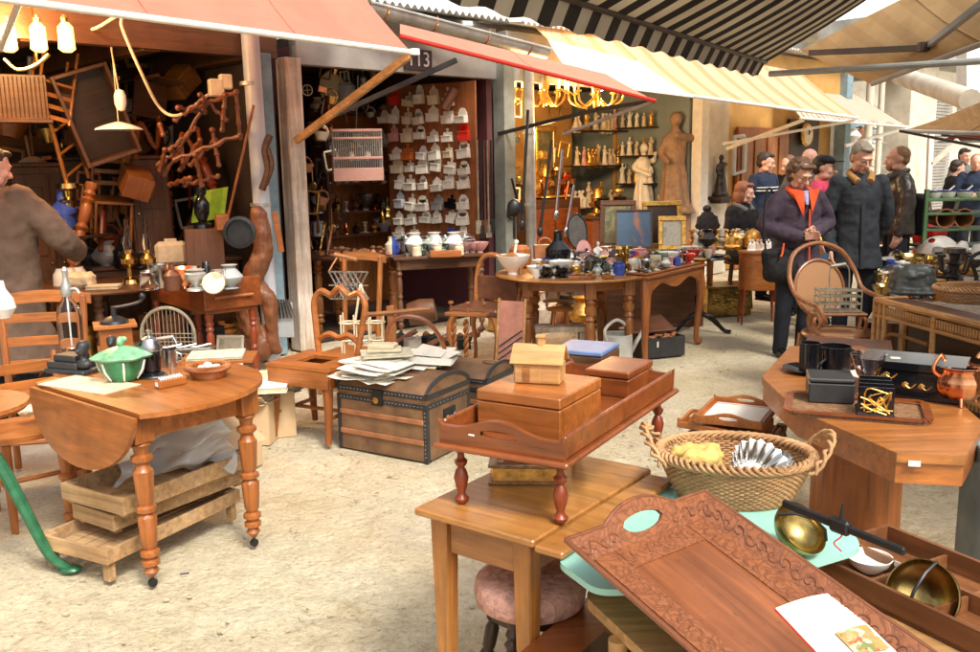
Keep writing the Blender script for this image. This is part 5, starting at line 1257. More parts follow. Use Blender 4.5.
ladder('orange wooden chair with sloping seat between the iron table and the crates',base(D(32,400,4.2)),R(40),.4,.46,.8,2,crest=False)
mb=MB(); random.seed(6)
for k in range(7): mb.ball((random.uniform(-.07,.07),random.uniform(-.05,.05),random.uniform(0,.06)),(.05,.04,.03))
blob('crumpled_cloth',mb,'cream',.008,None,2,disp=(.03,.04),loc=base(D(42,430,4.2),.5)); tag(bpy.data.objects['crumpled_cloth'],'crumpled pale cloth on the seat of the orange chair by the crates','cloth')
mb=MB(); mb.lathe([(0,0),(.03,0),(.06,.05),(.05,.1),(.02,.15),(.015,.19),(0,.19)],n=20); one('white_flask','white china pear-shaped flask on the chair back at the left edge','flask',mb,'china',base(D(3,305,4.5),.93),0); 
# boxes of papers
def carton(label,loc,yaw,w,d,h,grp='cardboard boxes beside the drop-leaf table',flaps=True):
    t=T('cardboard_box',label,'box',loc,yaw,grp); 
    mb=MB(); mb.box((0,0,.004),(w,d,.006),bev=0); P(t,'bottom',mb,'card')
    for s in (-1,1):
        mb=MB(); mb.box((0,s*d/2,h/2),(w,.006,h),bev=0); P(t,'side',mb,'card'); mb=MB(); mb.box((s*w/2,0,h/2),(.006,d-.012,h),bev=0); P(t,'side',mb,'card')
        if flaps:
            mb=MB(); mb.box((0,0,0),(w-.01,.11,.005),bev=0); P(t,'flap',mb,'card',(0,s*(d/2+.035),h+.025),0,(R(35)*s,0,0)) if s<0 else P(t,'flap',mb,'card',(0,d/2+.03,h+.03),0,(R(40),0,0))
    return t
c1=G(280,440,0)
carton('tall open cardboard box holding papers between drop-leaf table and commode chair',base(G(278,438,0))+Vector((-.05,.12,0)),R(15),.26,.24,.3)
carton('low cardboard box with white files behind the table leg',base(G(245,448,0))+Vector((0,.2,0)),R(-5),.3,.28,.26)
carton('small pale carton standing in front of the low cardboard box',base(G(255,470,0))+Vector((-.07,.08,0)),R(-20),.14,.12,.2,flaps=False)
def papers(name,label,loc,w,d,n,h,m='paper',seed=1,var=.06,yaw=0,slope=0):
    mb=MB(); random.seed(seed)
    for i in range(n):
        a=random.gauss(0,.22); x,y=random.gauss(0,var),random.gauss(0,var); z=h*(i+.5)/n; c=random.uniform(-.02,.02)
        Mx=Matrix.Translation((x,y,z))@Matrix.Rotation(a,4,'Z'); cu=random.uniform(0,.02)
        W_,D_=w*random.uniform(.75,1.05),d*random.uniform(.75,1.05)
        s_=len(mb.b.verts); mb.grid(lambda u,v:(-W_/2+W_*u,-D_/2+D_*v,cu*((u-.5)**2)*4-cu*.5-slope*abs(x+W_*(u-.5))),4,1,.002); mb.b.verts.ensure_lookup_table(); bmesh.ops.transform(mb.b,matrix=Mx,verts=mb.b.verts[s_:])
    o=P(None,name,mb,m,loc,yaw); tag(o,label,'papers',kind='stuff'); return o
papers('paper_pile','pile of white files and papers spilling out of the open cardboard box',base(G(278,390,.3))+Vector((0,.1,.28)),.2,.24,14,.07,seed=4,var=.015,yaw=.3)
papers('paper_pile','pile of pale folders in the low cardboard box behind the table leg',base(G(246,400,.3))+Vector((0,.15,.25)),.26,.24,10,.06,'oldpaper',seed=5,var=.015,yaw=.1)
book('shiny white boxed book lying on the folders beside the drop-leaf table',base(G(262,395,.33),.335)+Vector((0,.1,0)),R(8),.26,.2,.035,'white')
# commode chair
cs=base(G(318,360,.48))
cc_=T('commode_chair','orange commode chair with open box seat and curvy hooped back beside the old trunk','chair',cs,R(-28))
mb=MB()
for x0,x1,y0,y1 in ((-.24,-.1,-.21,.21),(.1,.24,-.21,.21),(-.1,.1,.09,.21),(-.1,.1,-.21,-.09)): mb.box(((x0+x1)/2,(y0+y1)/2,.475),(x1-x0-.001,y1-y0,.02),bev=0)
P(cc_,'seat',mb,'orange')
for s in (-1,1):
    mb=MB(); mb.box((0,s*.2,.41),(.46,.018,.108)); P(cc_,'seat_rail',mb,'orange'); mb=MB(); mb.box((s*.225,0,.41),(.018,.38,.108)); P(cc_,'seat_rail',mb,'orange')
mb=MB(); mb.box((0,0,.43),(.19,.18,.01)); P(cc_,'pan_shelf',mb,'dark')
for sx,sy in ((-1,-1),(1,-1),(-1,1),(1,1)):
    mb=MB(); pts=spline([(sx*.2,sy*.17,.37),(sx*.205,sy*.18,.2),(sx*.21,sy*.2,.02)],6); mb.tube(pts,[.032-.014*i/len(pts) for i in range(len(pts))],8); P(cc_,'leg',mb,'orangez')
mb=MB(); mb.tube([(-.2,0,.17),(.2,0,.17)],.013); mb.tube([(-.2,-.18,.17),(-.2,.18,.17)],.013); mb.tube([(.2,-.18,.17),(.2,.18,.17)],.013); P(cc_,'stretcher',mb,'orange')
bkp=spline([(-.15,.2,.47),(-.18,.22,.65),(-.2,.24,.8),(-.15,.25,.87),(-.07,.25,.85),(0,.25,.9),(.07,.25,.85),(.15,.25,.87),(.2,.24,.8),(.18,.22,.65),(.15,.2,.47)],7)
mb=MB(); mb.tube(bkp,.021,8); P(cc_,'back_frame',mb,'orange')
mb=MB(); mb.tube(spline([(-.175,.215,.55),(-.08,.22,.6),(0,.22,.58),(.08,.22,.6),(.175,.215,.55)],6),.02,8); P(cc_,'back_rail',mb,'orange')
# trunk
def trunk(label,C_,yaw,W_,D_,Hb,Hl,name='travel_trunk'):
    t=T(name,label,'trunk',C_,yaw)
    mb=MB(); mb.box((0,0,Hb/2),(W_,D_,Hb)); P(t,'body',mb,'leatherb')
    lid=[(-D_/2+D_*i/16,Hb+.05+ (Hl-.05)*math.sin(PI*i/16)**.6) for i in range(17)]
    mb=MB(); mb.prism([(y,z) for y,z in [(-D_/2,Hb+.002)]+lid+[(D_/2,Hb+.002)]][::-1],-W_/2,W_/2,Matrix(((0,0,1,0),(1,0,0,0),(0,1,0,0),(0,0,0,1)))); P(t,'lid',mb,'leatherb',sharp=30)
    mb=MB()
    for s in (-1,1):
        mb.box((0,s*(D_/2+.001),Hb+.035),(W_+.006,.006,.03),bev=0); mb.box((0,s*(D_/2+.001),Hb-.02),(W_+.006,.006,.03),bev=0)
        mb.box((s*(W_/2+.001),0,Hb+.035),(.006,D_,.03),bev=0); mb.box((s*(W_/2+.001),0,Hb-.02),(.006,D_,.03),bev=0)
        for q in (-1,1): mb.box((s*(W_/2-.009),q*(D_/2-.009),Hb/2-.02),(.026,.026,Hb-.035),bev=0)
        mb.tube([(s*(W_/2-.0),y,z+.002) for y,z in lid],.012,6)
    P(t,'iron_banding',mb,'blackm')
    for z in (.33,.68):
        mb=MB(); mb.box((0,-D_/2-.006,Hb*z),(W_-.04,.014,.03)); P(t,'wooden_slat',mb,'leathero')
    mb=MB(); random.seed(1)
    for i in range(24):
        x=-W_/2+.03+(W_-.06)*i/23; mb.ball((x,-D_/2-.005,Hb-.02),.005,1); mb.ball((x,-D_/2-.005,Hb+.035),.005,1)
    for i in range(12):
        y=-D_/2+.03+(D_-.06)*i/11; mb.ball((W_/2+.005,y,Hb-.02),.005,1)
        mb.ball((W_/2-.01,-D_/2-.004,.03+(Hb-.08)*i/11),.005,1)
    P(t,'rivets',mb,'steel')
    mb=MB(); mb.box((0,-D_/2-.008,Hb-.0),(.075,.012,.09)); lk=P(t,'lock',mb,'iron',(-.02,0,0)); mb=MB(); mb.lathe([(.014,0),(.02,0),(.02,.008),(.014,.008)],Mx=Matrix.Rotation(PI/2,4,'X')); P(lk,'keyhole',mb,'brass',(0,-D_/2-.014,Hb-.012))
    for s in (-1,1):
        mb=MB(); mb.box((s*(W_/2+.004),0,Hb*.68),(.008,.12,.08)); hp_=P(t,'handle_plate',mb,'iron'); mb=MB(); mb.tube(arc((s*(W_/2+.015),0,Hb*.7),.04,PI,2*PI,10,1,2),.008); P(hp_,'handle',mb,'steel')
    mb=MB(); mb.tube([( .12+.05*math.cos(a),-.02+.035*math.sin(a),Hb+Hl+.0) for a in [2*PI*i/24 for i in range(24)]],.006,6,True); P(t,'top_handle',mb,'leather')
    return t
M['leatherb']=plain('worn_brown_canvas',(.2,.105,.05),.5,var=.5,sc=7,bs=.4)
a_,c_,d_=G(342,444),G(428,463),G(471,442)
yt=R(-31); W_,D_=.64,.45
Cn=c_+Vector((math.cos(yt)*-W_/2-math.sin(yt)*D_/2,math.sin(yt)*-W_/2+math.cos(yt)*D_/2,0))
trunk('large worn brown dome-topped trunk with black riveted banding, papers on its lid',Cn,yt,W_,D_,.34,.13)
trunk('second darker dome-topped trunk half hidden behind the large worn trunk',Cn+Vector((.42,.42,0)),yt+R(5),.36,.4,.3,.12)
pp=Cn+Vector((-.13,.0,.45))
papers('loose_papers','heap of loose yellowed sheets and leaflets covering the left of the trunk lid',pp+Vector((-.02,-.02,-.0)),.3,.24,46,.085,seed=3,var=.06,yaw=yt,slope=.1)
papers('loose_papers','scattered pale leaflets behind the trunk lid towards the dark second trunk',pp+Vector((.2,.24,.0)),.3,.24,22,.07,seed=9,var=.09,yaw=yt+.5,slope=.1)
book('green-edged glass-topped folder lying on the heap of papers',pp+Vector((.03,.04,.095)),R(12),.3,.2,.02,'marb')
mb=MB(); mb.box((0,0,.01),(.2,.12,.018)); one('yellow_envelope','bundle of yellowed envelopes lying on the green-edged folder','envelopes',mb,'oldpaper',pp+Vector((.02,.04,.118)),R(5))
mb=MB(); mb.box((0,0,.012),(.16,.1,.024)); one('yellow_envelope','smaller folded bundle topmost on the yellowed envelopes','envelopes',mb,'cream',pp+Vector((.01,.05,.138)),R(-12))
# red arched chair arm behind trunk
# ---- wooden things in front of shop 2 ----
q=base(D(348,330,6.6)); pc_=ladder('tall narrow honey-brown prayer chair with arched crest behind the commode chair',q,R(-24),.36,.3,1.02,1,'honey','honeyz')
def lattice(label,loc,yaw):
    t=T('wire_basket',label,'basket',loc,yaw); mb=MB()
    for s in (-1,1):
        for i in range(9):
            y0=-.14; mb.tube([(.15*math.cos(PI*k/10)*1, y0*math.sin(PI*k/10), -.12+.26*((i+ s*k*.5)%9)/9) for k in range(0,11,1)][:2] if False else [(-.15+.3*i/8,-.01,0),(-.15+.3*((i+s*3)/8),-.03,-.2)],.006,5) if 0<=i+s*3<=8 else None
    for z in (0,-.1,-.2): mb.tube([(-.15,-.02,z),(.15,-.02,z)],.006,5)
    P(t,'lattice',mb,'steel'); mb=MB(); mb.tube([(-.15,-.01,0),(-.1,.05,.1)],.006); mb.tube([(-.12,.05,.12),(.05,.05,.08)],.016); P(t,'handle',mb,'honey'); return t
lattice('grey metal lattice basket hanging on the back of the prayer chair',q+Vector((.03,-.03,.9)),R(-10))
br=T('bottle_rack','pale metal tiered bottle rack with tall loop handle in front of the prayer chair','bottle rack',base(D(363,340,6.1),.36))
for z in (.0,.12,.24):
    for i in range(3): mb=MB(); mb.tube([(-.1+.1*i+.055*math.cos(a),.055*math.sin(a),z) for a in [2*PI*k/16 for k in range(16)]],.007,5,True); P(br,'bottle_ring',mb,'cream')
mb=MB(); 
for x in (-.14,-.05,.05,.14): mb.tube([(x,.05,-.02),(x,.05,.3)],.006); mb.tube([(x,-.05,-.02),(x,-.05,.3)],.006)
mb.tube(spline([(-.05,0,.24),(-.02,0,.4),(.0,0,.5),(.02,0,.4),(.05,0,.24)],6),.008); P(br,'frame',mb,'cream')
sbx=T('low_bench','low brown bench supporting the tiered bottle rack','bench',base(D(363,340,6.1))); mb=MB(); mb.box((0,0,.32),(.4,.26,.03)); P(sbx,'top',mb,'brown'); legs4(sbx,.4,.26,.3,'brownz',.02,3)
# T-shaped wooden clamp/saw horse
tt_=T('wooden_trestle','honey wooden T-shaped winding bracket with round peg standing right of the bottle rack','trestle',base(D(397,360,6.0)))
mb=MB(); mb.beam((0,0,0),(-.04,.05,.72),.05,.03); P(tt_,'upright',mb,'honeyz'); mb=MB(); mb.tube([(-.2,.05,.66),(.24,.0,.7)],.016); P(tt_,'crossbar',mb,'honey'); mb=MB(); mb.box((0,0,.015),(.3,.2,.03)); P(tt_,'foot',mb,'honey')
# arched red cane basket handle
mb=MB(); mb.tube(spline([(-.18,0,0),(-.16,0,.16),(-.05,.0,.22),(.08,.02,.18),(.17,.04,.05),(.2,.04,-.1)],6),.014,8); o=one('bentwood_hoop','reddish bentwood hoop rising behind the papers on the trunk','hoop',mb,'red',base(D(415,352,5.6),.5),0)
# leather seated chair
q=base(D(485,340,7.4)); ch=T('side_chair','honey wooden chair with looped crest and brown leather seat, by the plum wall','chair',q,R(-30))
mb=MB(); mb.box((0,0,.47),(.46,.42,.07),bev=.02); P(ch,'seat',mb,'leather'); mb=MB(); mb.tube(spline([(-.2,.2,.45),(-.2,.22,.7),(-.16,.24,.85),(-.07,.24,.9),(.05,.24,.88),(.15,.24,.9),(.22,.24,.8),(.2,.22,.45)],6),.022,8); P(ch,'back_frame',mb,'honey')
mb=MB(); mb.box((0,.22,.62),(.4,.03,.2)); P(ch,'back_pad',mb,'leather')
for sx,sy in ((-1,-1),(1,-1),(-1,1),(1,1)):
    mb=MB(); mb.tube(spline([(sx*.19,sy*.17,.44),(sx*.23,sy*.2,.3),(sx*.2,sy*.18,.12),(sx*.21,sy*.19,0)],5),[.034,.03,.028,.025,.024,.022,.02,.018,.017,.016,.016,.016,.016,.018,.02,.02],8); P(ch,'leg',mb,'honeyz')
# yarn winder
q=base(D(464,350,6.8)); sw=T('spindle_stand','honey wooden spindle stand with twisted columns and mushroom pegs left of the leather chair','spindle stand',q,R(-20))
for x in (-.08,.02): 
    mb=MB(); 
    for p_ in (0,PI): mb.tube([(x+.012*math.cos(k*.7+p_),.012*math.sin(k*.7+p_),.02+k*.012) for k in range(40)],.012,6)
    P(sw,'twisted_column',mb,'honeyz')
mb=MB(); mb.box((.03,0,.53),(.34,.08,.025)); mb.box((0,0,.01),(.3,.14,.02)); P(sw,'board',mb,'honey')
for x in (-.1,.04,.17): mb=MB(); mb.lathe([(.009,.54),(.007,.6),(.022,.61),(.02,.625),(0,.63)],(x,0,0)); P(sw,'peg',mb,'honeyz')
# slicer
sl_=T('vegetable_slicer','tall wooden cabbage slicer board with salmon painted face and diagonal blades','slicer',base(D(508,368,6.6)),R(-6),rot=(R(-14),R(2),R(-8)))
mb=MB(); mb.box((0,0,.33),(.18,.012,.64)); M['slicer']=plain('salmon_paint',(.5,.2,.13),.5,var=.25); P(sl_,'board',mb,'slicer')

for s in (-1,1): mb=MB(); mb.box((s*.1,0,.33),(.02,.03,.68)); P(sl_,'side_rail',mb,'pale')
for k in range(3): mb=MB(); mb.beam((-.085,-.012,.2+k*.05),(.085,-.012,.33+k*.05),.008,.014,up=(0,1,0)); P(sl_,'blade',mb,'iron')
mb=MB(); mb.box((0,-.012,.16),(.19,.02,.02)); P(sl_,'cross_rail',mb,'pale')
# ---- oval table and joined wavy-apron table ----
ov=T('oval_table','honey oval table with baluster legs crowded with glassware, in front of the grey doorpost','table',Vector((.72,7.62,0)),R(4))
mb=MB(); mb.lathe([(0,.715),(.6,.715),(.62,.727),(.615,.74),(0,.74)],n=56,sx=1.08,sy=.98); P(ov,'tabletop',mb,'golden')
mb=MB(); mb.lathe([(.44,.63),(.46,.63),(.46,.714),(.44,.714)],n=48,sx=1.1,sy=.95,cap=False); P(ov,'apron',mb,'honey')
for x,y in ((.06,-.44),(.42,-.26),(-.42,-.2),(-.3,.3),(.3,.34)):
    mb=MB(); mb.lathe([(.02,0),(.03,.03),(.024,.06),(.038,.3),(.04,.36),(.028,.38),(.045,.4),(.03,.43),(.047,.46),(.047,.5),(.03,.52),(.045,.545),(.035,.56),(.035,.57)],n=16); mb.box((0,0,.64),(.085,.085,.14)); P(ov,'leg',mb,'honeyz',(x,y,0))
P1=Vector((1.28,7.22,0));P2=Vector((1.97,8.12,0)); yv=ang(P1,P2); Lw=(P2-P1).length; nn=Vector((-math.sin(yv),math.cos(yv),0))
wv=T('serpentine_table','orange table with wavy carved apron and curved legs joined to the oval table','table',(P1+P2)/2+nn*.3,yv)
mb=MB(); mb.box((0,0,.727),(Lw,.62,.026),bev=.006); mb.box((0,0,.753),(Lw*.97,.58,.02),bev=.006); P(wv,'tabletop',mb,'orange')
n_=24
pl=[(-Lw/2+.04+(Lw-.08)*i/n_,.71-(.085+.03*math.cos(i/n_*4*PI)+ (.05 if i in (0,1,n_-1,n_) else 0))) for i in range(n_+1)]
for s in (-1,1): mb=MB(); mb.prism([(Lw/2-.04,.712),(-Lw/2+.04,.712)]+pl,-.012,.012,Matrix.Translation((0,s*.27,0))@Matrix.Rotation(PI/2,4,'X')); P(wv,'apron',mb,'orange')
for sx in (-1,1):
    for sy in (-1,1): mb=MB(); mb.tube(spline([(0,0,.7),(sx*.025,sy*.02,.5),(sx*.0,0,.2),(sx*-.01,0,.05),(sx*.02,sy*.02,.02)],5),[.042,.044,.045,.044,.042,.04,.037,.034,.032,.03,.028,.027,.026,.025,.024,.024,.026,.03,.032,.034,.034],8); P(wv,'leg',mb,'orangez',(sx*(Lw/2-.06),sy*.25,0))
# black pedestal
bp_=D(699,300,8.75); bt=T('pedestal_table','small round black tripod pedestal table covered with trinkets','table',base(bp_))
mb=MB(); mb.lathe([(0,.72),(.28,.72),(.29,.73),(.28,.745),(0,.745)],n=36); P(bt,'tabletop',mb,'black'); mb=MB(); mb.lathe([(.03,.12),(.05,.16),(.025,.2),(.04,.28),(.045,.34),(.02,.38),(.02,.42),(.042,.5),(.02,.56),(.03,.62),(.02,.68),(.06,.72)],n=16); P(bt,'column',mb,'black')
for k in range(3): a=R(-35+120*k); e=Vector((math.cos(a),math.sin(a),0)); mb=MB(); mb.tube(spline([e*.02+Vector((0,0,.18)),e*.14+Vector((0,0,.13)),e*.26+Vector((0,0,.03)),e*.33+Vector((0,0,.02))],5),[.026]*8+[.02]*8,8); P(bt,'leg',mb,'black')
# plain table with frames
q=G(722,318,0); ft=table('plain honey table under gilt frames and clocks behind the pedestal table',Vector((1.9,9.65,0)),R(38),1.15,.5,.76,'honey','honeyz',.03,2,True)
# brass chest
q=D(722,300,9.75); bch=T('brass_chest','embossed brass coal chest standing beneath the plain honey table','chest',base(q),R(14)); mb=MB(); mb.box((0,0,.15),(.52,.34,.3)); P(bch,'body',mb,'brasst'); mb=MB(); mb.box((0,0,.315),(.55,.37,.03)); P(bch,'lid',mb,'brass')
mb=MB(); random.seed(12)
for k in range(26): mb.ball((random.uniform(-.2,.2),-.171,random.uniform(.05,.26)),(.03,.006,.02),1)
P(bch,'embossing',mb,'brass')
# bedside cabinet
q=D(757,320,9.1); bs_=T('bedside_cabinet','bow-fronted marquetry bedside cabinet on slender legs beside the woman in plum','cabinet',base(q),R(-5))
mb=MB(); mb.lathe([(0,.36),(.2,.36),(.2,.72),(.215,.73),(.215,.75),(0,.75)],n=28,sy=.8); P(bs_,'body',mb,'orange')
for a in (35,145,215,325): mb=MB(); mb.tube(spline([(.18*math.cos(R(a)),.14*math.sin(R(a)),.37),(.2*math.cos(R(a)),.16*math.sin(R(a)),.2),(.21*math.cos(R(a)),.17*math.sin(R(a)),0)],5),[.024,.022,.02,.018,.016,.015,.014,.013,.012,.011,.01],6); P(bs_,'leg',mb,'redz')
# watering can
q=G(620,366,0)+Vector((0,.1,0)); wc=T('watering_can','grey-white zinc watering can with arched handle under the oval table','watering can',q,R(30)); mb=MB(); mb.lathe([(.11,0),(.12,.01),(.115,.24),(.1,.25),(.1,.24),(.105,.02),(0,.02)],n=28); P(wc,'body',mb,'zincl')
mb=MB(); mb.tube(spline([(-.11,0,.18),(-.14,0,.3),(-.02,0,.37),(.09,0,.3),(.1,0,.24)],6),.014,8); P(wc,'handle',mb,'zincl'); mb=MB(); mb.tube([(.11,0,.06),(.25,0,.24),(.27,0,.26)],[.025,.014,.02],8); P(wc,'spout',mb,'zincl')
# case
q=G(658,358,0)+Vector((0,.15,0)); su=T('open_case','open black suitcase full of brown odds and ends with hanging white tag','suitcase',q,R(20)); mb=MB(); 
for s in (-1,1): mb.box((0,s*.14,.09),(.42,.012,.17)); mb.box((s*.205,0,.09),(.012,.27,.17))
mb.box((0,0,.006),(.42,.28,.01)); P(su,'body',mb,'blackm'); mb=MB(); mb.box((0,0,0),(.42,.27,.03),bev=.008); P(su,'lid',mb,'leather',(-.02,.1,.25),0,(R(20),0,0)); sticker(su,(-.06,-.15,.12),(PI/2,0,0),(.015,.05))
mb=MB(); random.seed(3)
for k in range(30): mb.ball((random.uniform(-.18,.18),random.uniform(-.11,.11),random.uniform(.12,.19)),(random.uniform(.02,.05),random.uniform(.015,.03),.016),1)
tag(P(None,'odds_and_ends',mb,'leathero',q,R(20)),'brown leather odds and ends filling the open black suitcase','odds and ends',kind='stuff')
# low brown stool behind + ladder doll stool
q=D(560,345,7.35); ds=T('doll_chair','small honey spindle-back doll chair standing on the low grey-brown bench','chair',base(q,.33),R(8))
mb=MB(); mb.lathe([(0,.13),(.11,.13),(.12,.145),(0,.16)],n=22); P(ds,'seat',mb,'honey')
for x in (-.1,0,.1): mb=MB(); mb.lathe(turned(.3,.014,1),(x,.05,.15)); P(ds,'spindle',mb,'honeyz')
for z in (.2,.4): mb=MB(); mb.tube([(-.13,.05,z),(.13,.05,z)],.014); P(ds,'cross_rail',mb,'honey')
mb=MB(); mb.ball((0,.0,.17),(.035,.025,.02)); P(ds,'knob',mb,'honey')
for k in range(4): mb=MB(); mb.tube([(.07*math.cos(k*PI/2+.7),.07*math.sin(k*PI/2+.7),.13),(.09*math.cos(k*PI/2+.7),.09*math.sin(k*PI/2+.7),0)],.012); P(ds,'leg',mb,'honeyz')
gb=T('weathered_bench','low grey-brown weathered bench under the oval table carrying the doll chair','bench',base(q),R(0)); mb=MB(); mb.box((0,0,.31),(.42,.22,.04)); P(gb,'top',mb,'wear'); legs4(gb,.42,.22,.29,'wear',.025,3,.03,True)
# ---- Thonet style armchair ----
q=D(836,400,6.15); th=T('bentwood_armchair','caned bentwood armchair with scrolled arms and round hooped back','chair',base(q),R(16))
M['bent']=wood('bentwood',(.36,.15,.06),.3,2,.2,coat=.3); M['canew']=stripes('cane',(.6,.38,.2),(.42,.22,.1),40,0,.6); 
def canemat():
    m,t,b=newm('woven_cane'); tc=nd(t,'ShaderNodeTexCoord'); ck=nd(t,'ShaderNodeTexChecker'); ck.inputs['Scale'].default_value=110; t.links.new(tc.outputs['Object'],ck.inputs[0]); ck.inputs[1].default_value=(.5,.27,.13,1); ck.inputs[2].default_value=(.3,.14,.06,1); t.links.new(ck.outputs[0],b.inputs[0]); b.inputs['Roughness'].default_value=.6; return m
M['cane']=canemat()
mb=MB(); mb.lathe([(.215,.44),(.25,.44),(.26,.455),(.25,.47),(.215,.47)],n=36,sy=.95,cap=False); P(th,'seat_frame',mb,'bent'); mb=MB(); mb.lathe([(0,.452),(.217,.452),(.217,.462),(0,.462)],n=36,sy=.95); P(th,'caned_seat',mb,'cane')
hoop=[(-.25,-.17,.56),(-.29,-.22,.6),(-.31,-.17,.68),(-.3,0,.7),(-.28,.14,.74),(-.27,.22,.86),(-.19,.28,1.0),(0,.3,1.06),(.19,.28,1.0),(.27,.22,.86),(.28,.14,.74),(.3,0,.7),(.31,-.17,.68),(.29,-.22,.6),(.25,-.17,.56)]
mb=MB(); mb.tube(spline(hoop,7),.0165,10); P(th,'hoop',mb,'bent')
for s in (-1,1):
    mb=MB(); pts=[(s*(.28),-.12+.075*(1-k/26)*math.cos(-.5+k*.32),.56+.085*(1-k/26)*math.sin(-.5+k*.32)) for k in range(22)]; mb.tube([(s*.24,-.14,.47)]+pts,.0135,8); P(th,'arm_scroll',mb,'bent')
mb=MB(); ell=[(.2*math.cos(a),.2+.09*(.5+.5*math.sin(a)),.74+.2*math.sin(a)) for a in [2*PI*i/36 for i in range(36)]]; mb.tube(ell,.012,8,True); P(th,'back_frame',mb,'bent')
mb=MB(); c0=mb.b.verts.new((0,.245,.74)); rg=[mb.b.verts.new(p) for p in ell]
for i in range(36): mb.b.faces.new((c0,rg[i],rg[(i+1)%36]))
P(th,'caned_back',mb,'cane')
for sx,sy,z in ((-1,-1,.44),(1,-1,.44),(-1,1,.44),(1,1,.44)): mb=MB(); mb.tube(spline([(sx*.19,sy*.17,z),(sx*.21,sy*.19,.2),(sx*.23,sy*.23,0)],5),[.02,.02,.019,.019,.018,.018,.017,.017,.016,.015,.014],8); P(th,'leg',mb,'bent')
mb=MB(); mb.tube([(.17*math.cos(a),.16*math.sin(a),.26) for a in [2*PI*i/28 for i in range(28)]],.011,6,True); P(th,'ring_stretcher',mb,'bent')
fs=T('footstool','little brown wooden footstool standing on the seat of the bentwood armchair','stool',base(q,.472)+Vector((-.03,-.02,0)),R(-6)); mb=MB(); mb.box((0,0,.13),(.36,.17,.016)); P(fs,'top',mb,'bent')
for sx in (-1,1):
    for sy in (-1,1): mb=MB(); mb.tube(spline([(sx*.15,sy*.06,.125),(sx*.175,sy*.075,.08),(sx*.165,sy*.07,0)],4),.014,6); P(fs,'leg',mb,'bent')
wr=T('wire_carrier','twisted grey wire bottle carrier with arched handle on the small footstool','bottle carrier',base(q,.612)+Vector((-.03,-.02,0)),R(-6))
for z in (.01,.06,.11,.15):
    mb=MB(); 
    for s in (-1,1): mb.tube([(-.14,s*.06,z),(.14,s*.06,z)],.005,5)
    mb.tube([(-.14,-.06,z),(-.14,.06,z)],.005,5); mb.tube([(.14,-.06,z),(.14,.06,z)],.005,5); mb.tube([(-.14,0,z),(.14,0,z)],.005,5); P(wr,'wire_tier',mb,'wire')
mb=MB()
for x in (-.14,-.07,0,.07,.14):
    for s in (-1,1): mb.tube([(x,s*.06,0),(x,s*.06,.16)],.005,5)
P(wr,'upright_wires',mb,'wire'); mb=MB(); mb.tube(spline([(-.06,0,.15),(-.06,0,.3),(0,0,.33),(.06,0,.3),(.07,0,.15)],5),.005,6); mb.tube([(-.06,0,.315),(.04,0,.33)],.012); P(wr,'handle',mb,'wire')
# dark leather case between armchair and octagonal table
q=G(835,352,.7); lc=T('leather_case','flat dark brown leather case with grey top standing between armchair and octagonal table','case',base(D(848,350,4.75),.56),R(-22)); mb=MB(); mb.box((0,0,.05),(.42,.3,.1),bev=.008); P(lc,'body',mb,'leather'); mb=MB(); mb.box((0,0,.106),(.43,.31,.01)); P(lc,'top',mb,'leather')
dsn=T('dark_stand','dark wooden stand under the flat leather case','stand',base(D(848,350,4.75)),R(-22)); mb=MB(); mb.box((0,0,.545),(.4,.28,.028)); P(dsn,'top',mb,'dark'); legs4(dsn,.4,.28,.53,'darkz',.018,3)
# floor mark: dark wet patch by table leg handled by ground
# =============== SHOP CONTENTS ===============
PROF=dict(
 vase=[(.3,0),(.35,.03),(.2,.1),(.5,.35),(.55,.5),(.3,.8),(.22,.88),(.34,1),(.28,1),(0,.9)],
 bottle=[(.3,0),(.32,.04),(.32,.55),(.12,.75),(.1,.95),(.13,1),(0,1)],
 candlestick=[(.42,0),(.4,.05),(.14,.12),(.1,.3),(.2,.36),(.09,.42),(.12,.6),(.2,.66),(.1,.72),(.12,.85),(.24,.9),(.22,1),(0,1)],
 bowl=[(.3,0),(.28,.12),(.5,.35),(.8,.75),(.9,1),(.82,1),(.45,.4),(0,.3)],
 goblet=[(.35,0),(.32,.05),(.07,.12),(.07,.45),(.3,.6),(.38,.8),(.36,1),(.32,1),(.26,.65),(0,.58)],
 jar=[(.42,0),(.45,.04),(.45,.7),(.36,.82),(.4,.84),(.4,.92),(.15,.95),(.12,1),(0,1)],
 dome=[(.55,0),(.55,.05),(.5,.08),(.5,.5),(.4,.8),(.2,.93),(.06,.95),(.08,1),(0,1)],
 cup=[(.3,0),(.3,.06),(.45,.3),(.5,1),(.45,1),(.38,.35),(0,.2)],
 lamp=[(.4,0),(.38,.05),(.15,.1),(.12,.25),(.3,.35),(.32,.45),(.15,.52),(.12,.55),(.2,.62),(.16,.75),(.12,.98),(.1,1),(0,1)],
 plate=[(.3,0),(.5,.08),(.52,.12),(.3,.06),(0,.05)],
 urn=[(.4,0),(.38,.08),(.12,.16),(.15,.24),(.42,.5),(.45,.7),(.3,.8),(.4,.86),(.1,.92),(.1,1),(0,1)])
GS=1.15
def item(kind,h,name,label,cat,m,loc,n=14,group=None,yaw=0,rot=None,sx=1):
    h=h*GS; mb=MB(); mb.lathe([(r*h,z*h) for r,z in PROF[kind]],n=n,sx=sx,sy=sx); return one(name,label,cat,mb,m,loc,yaw,group,rot)
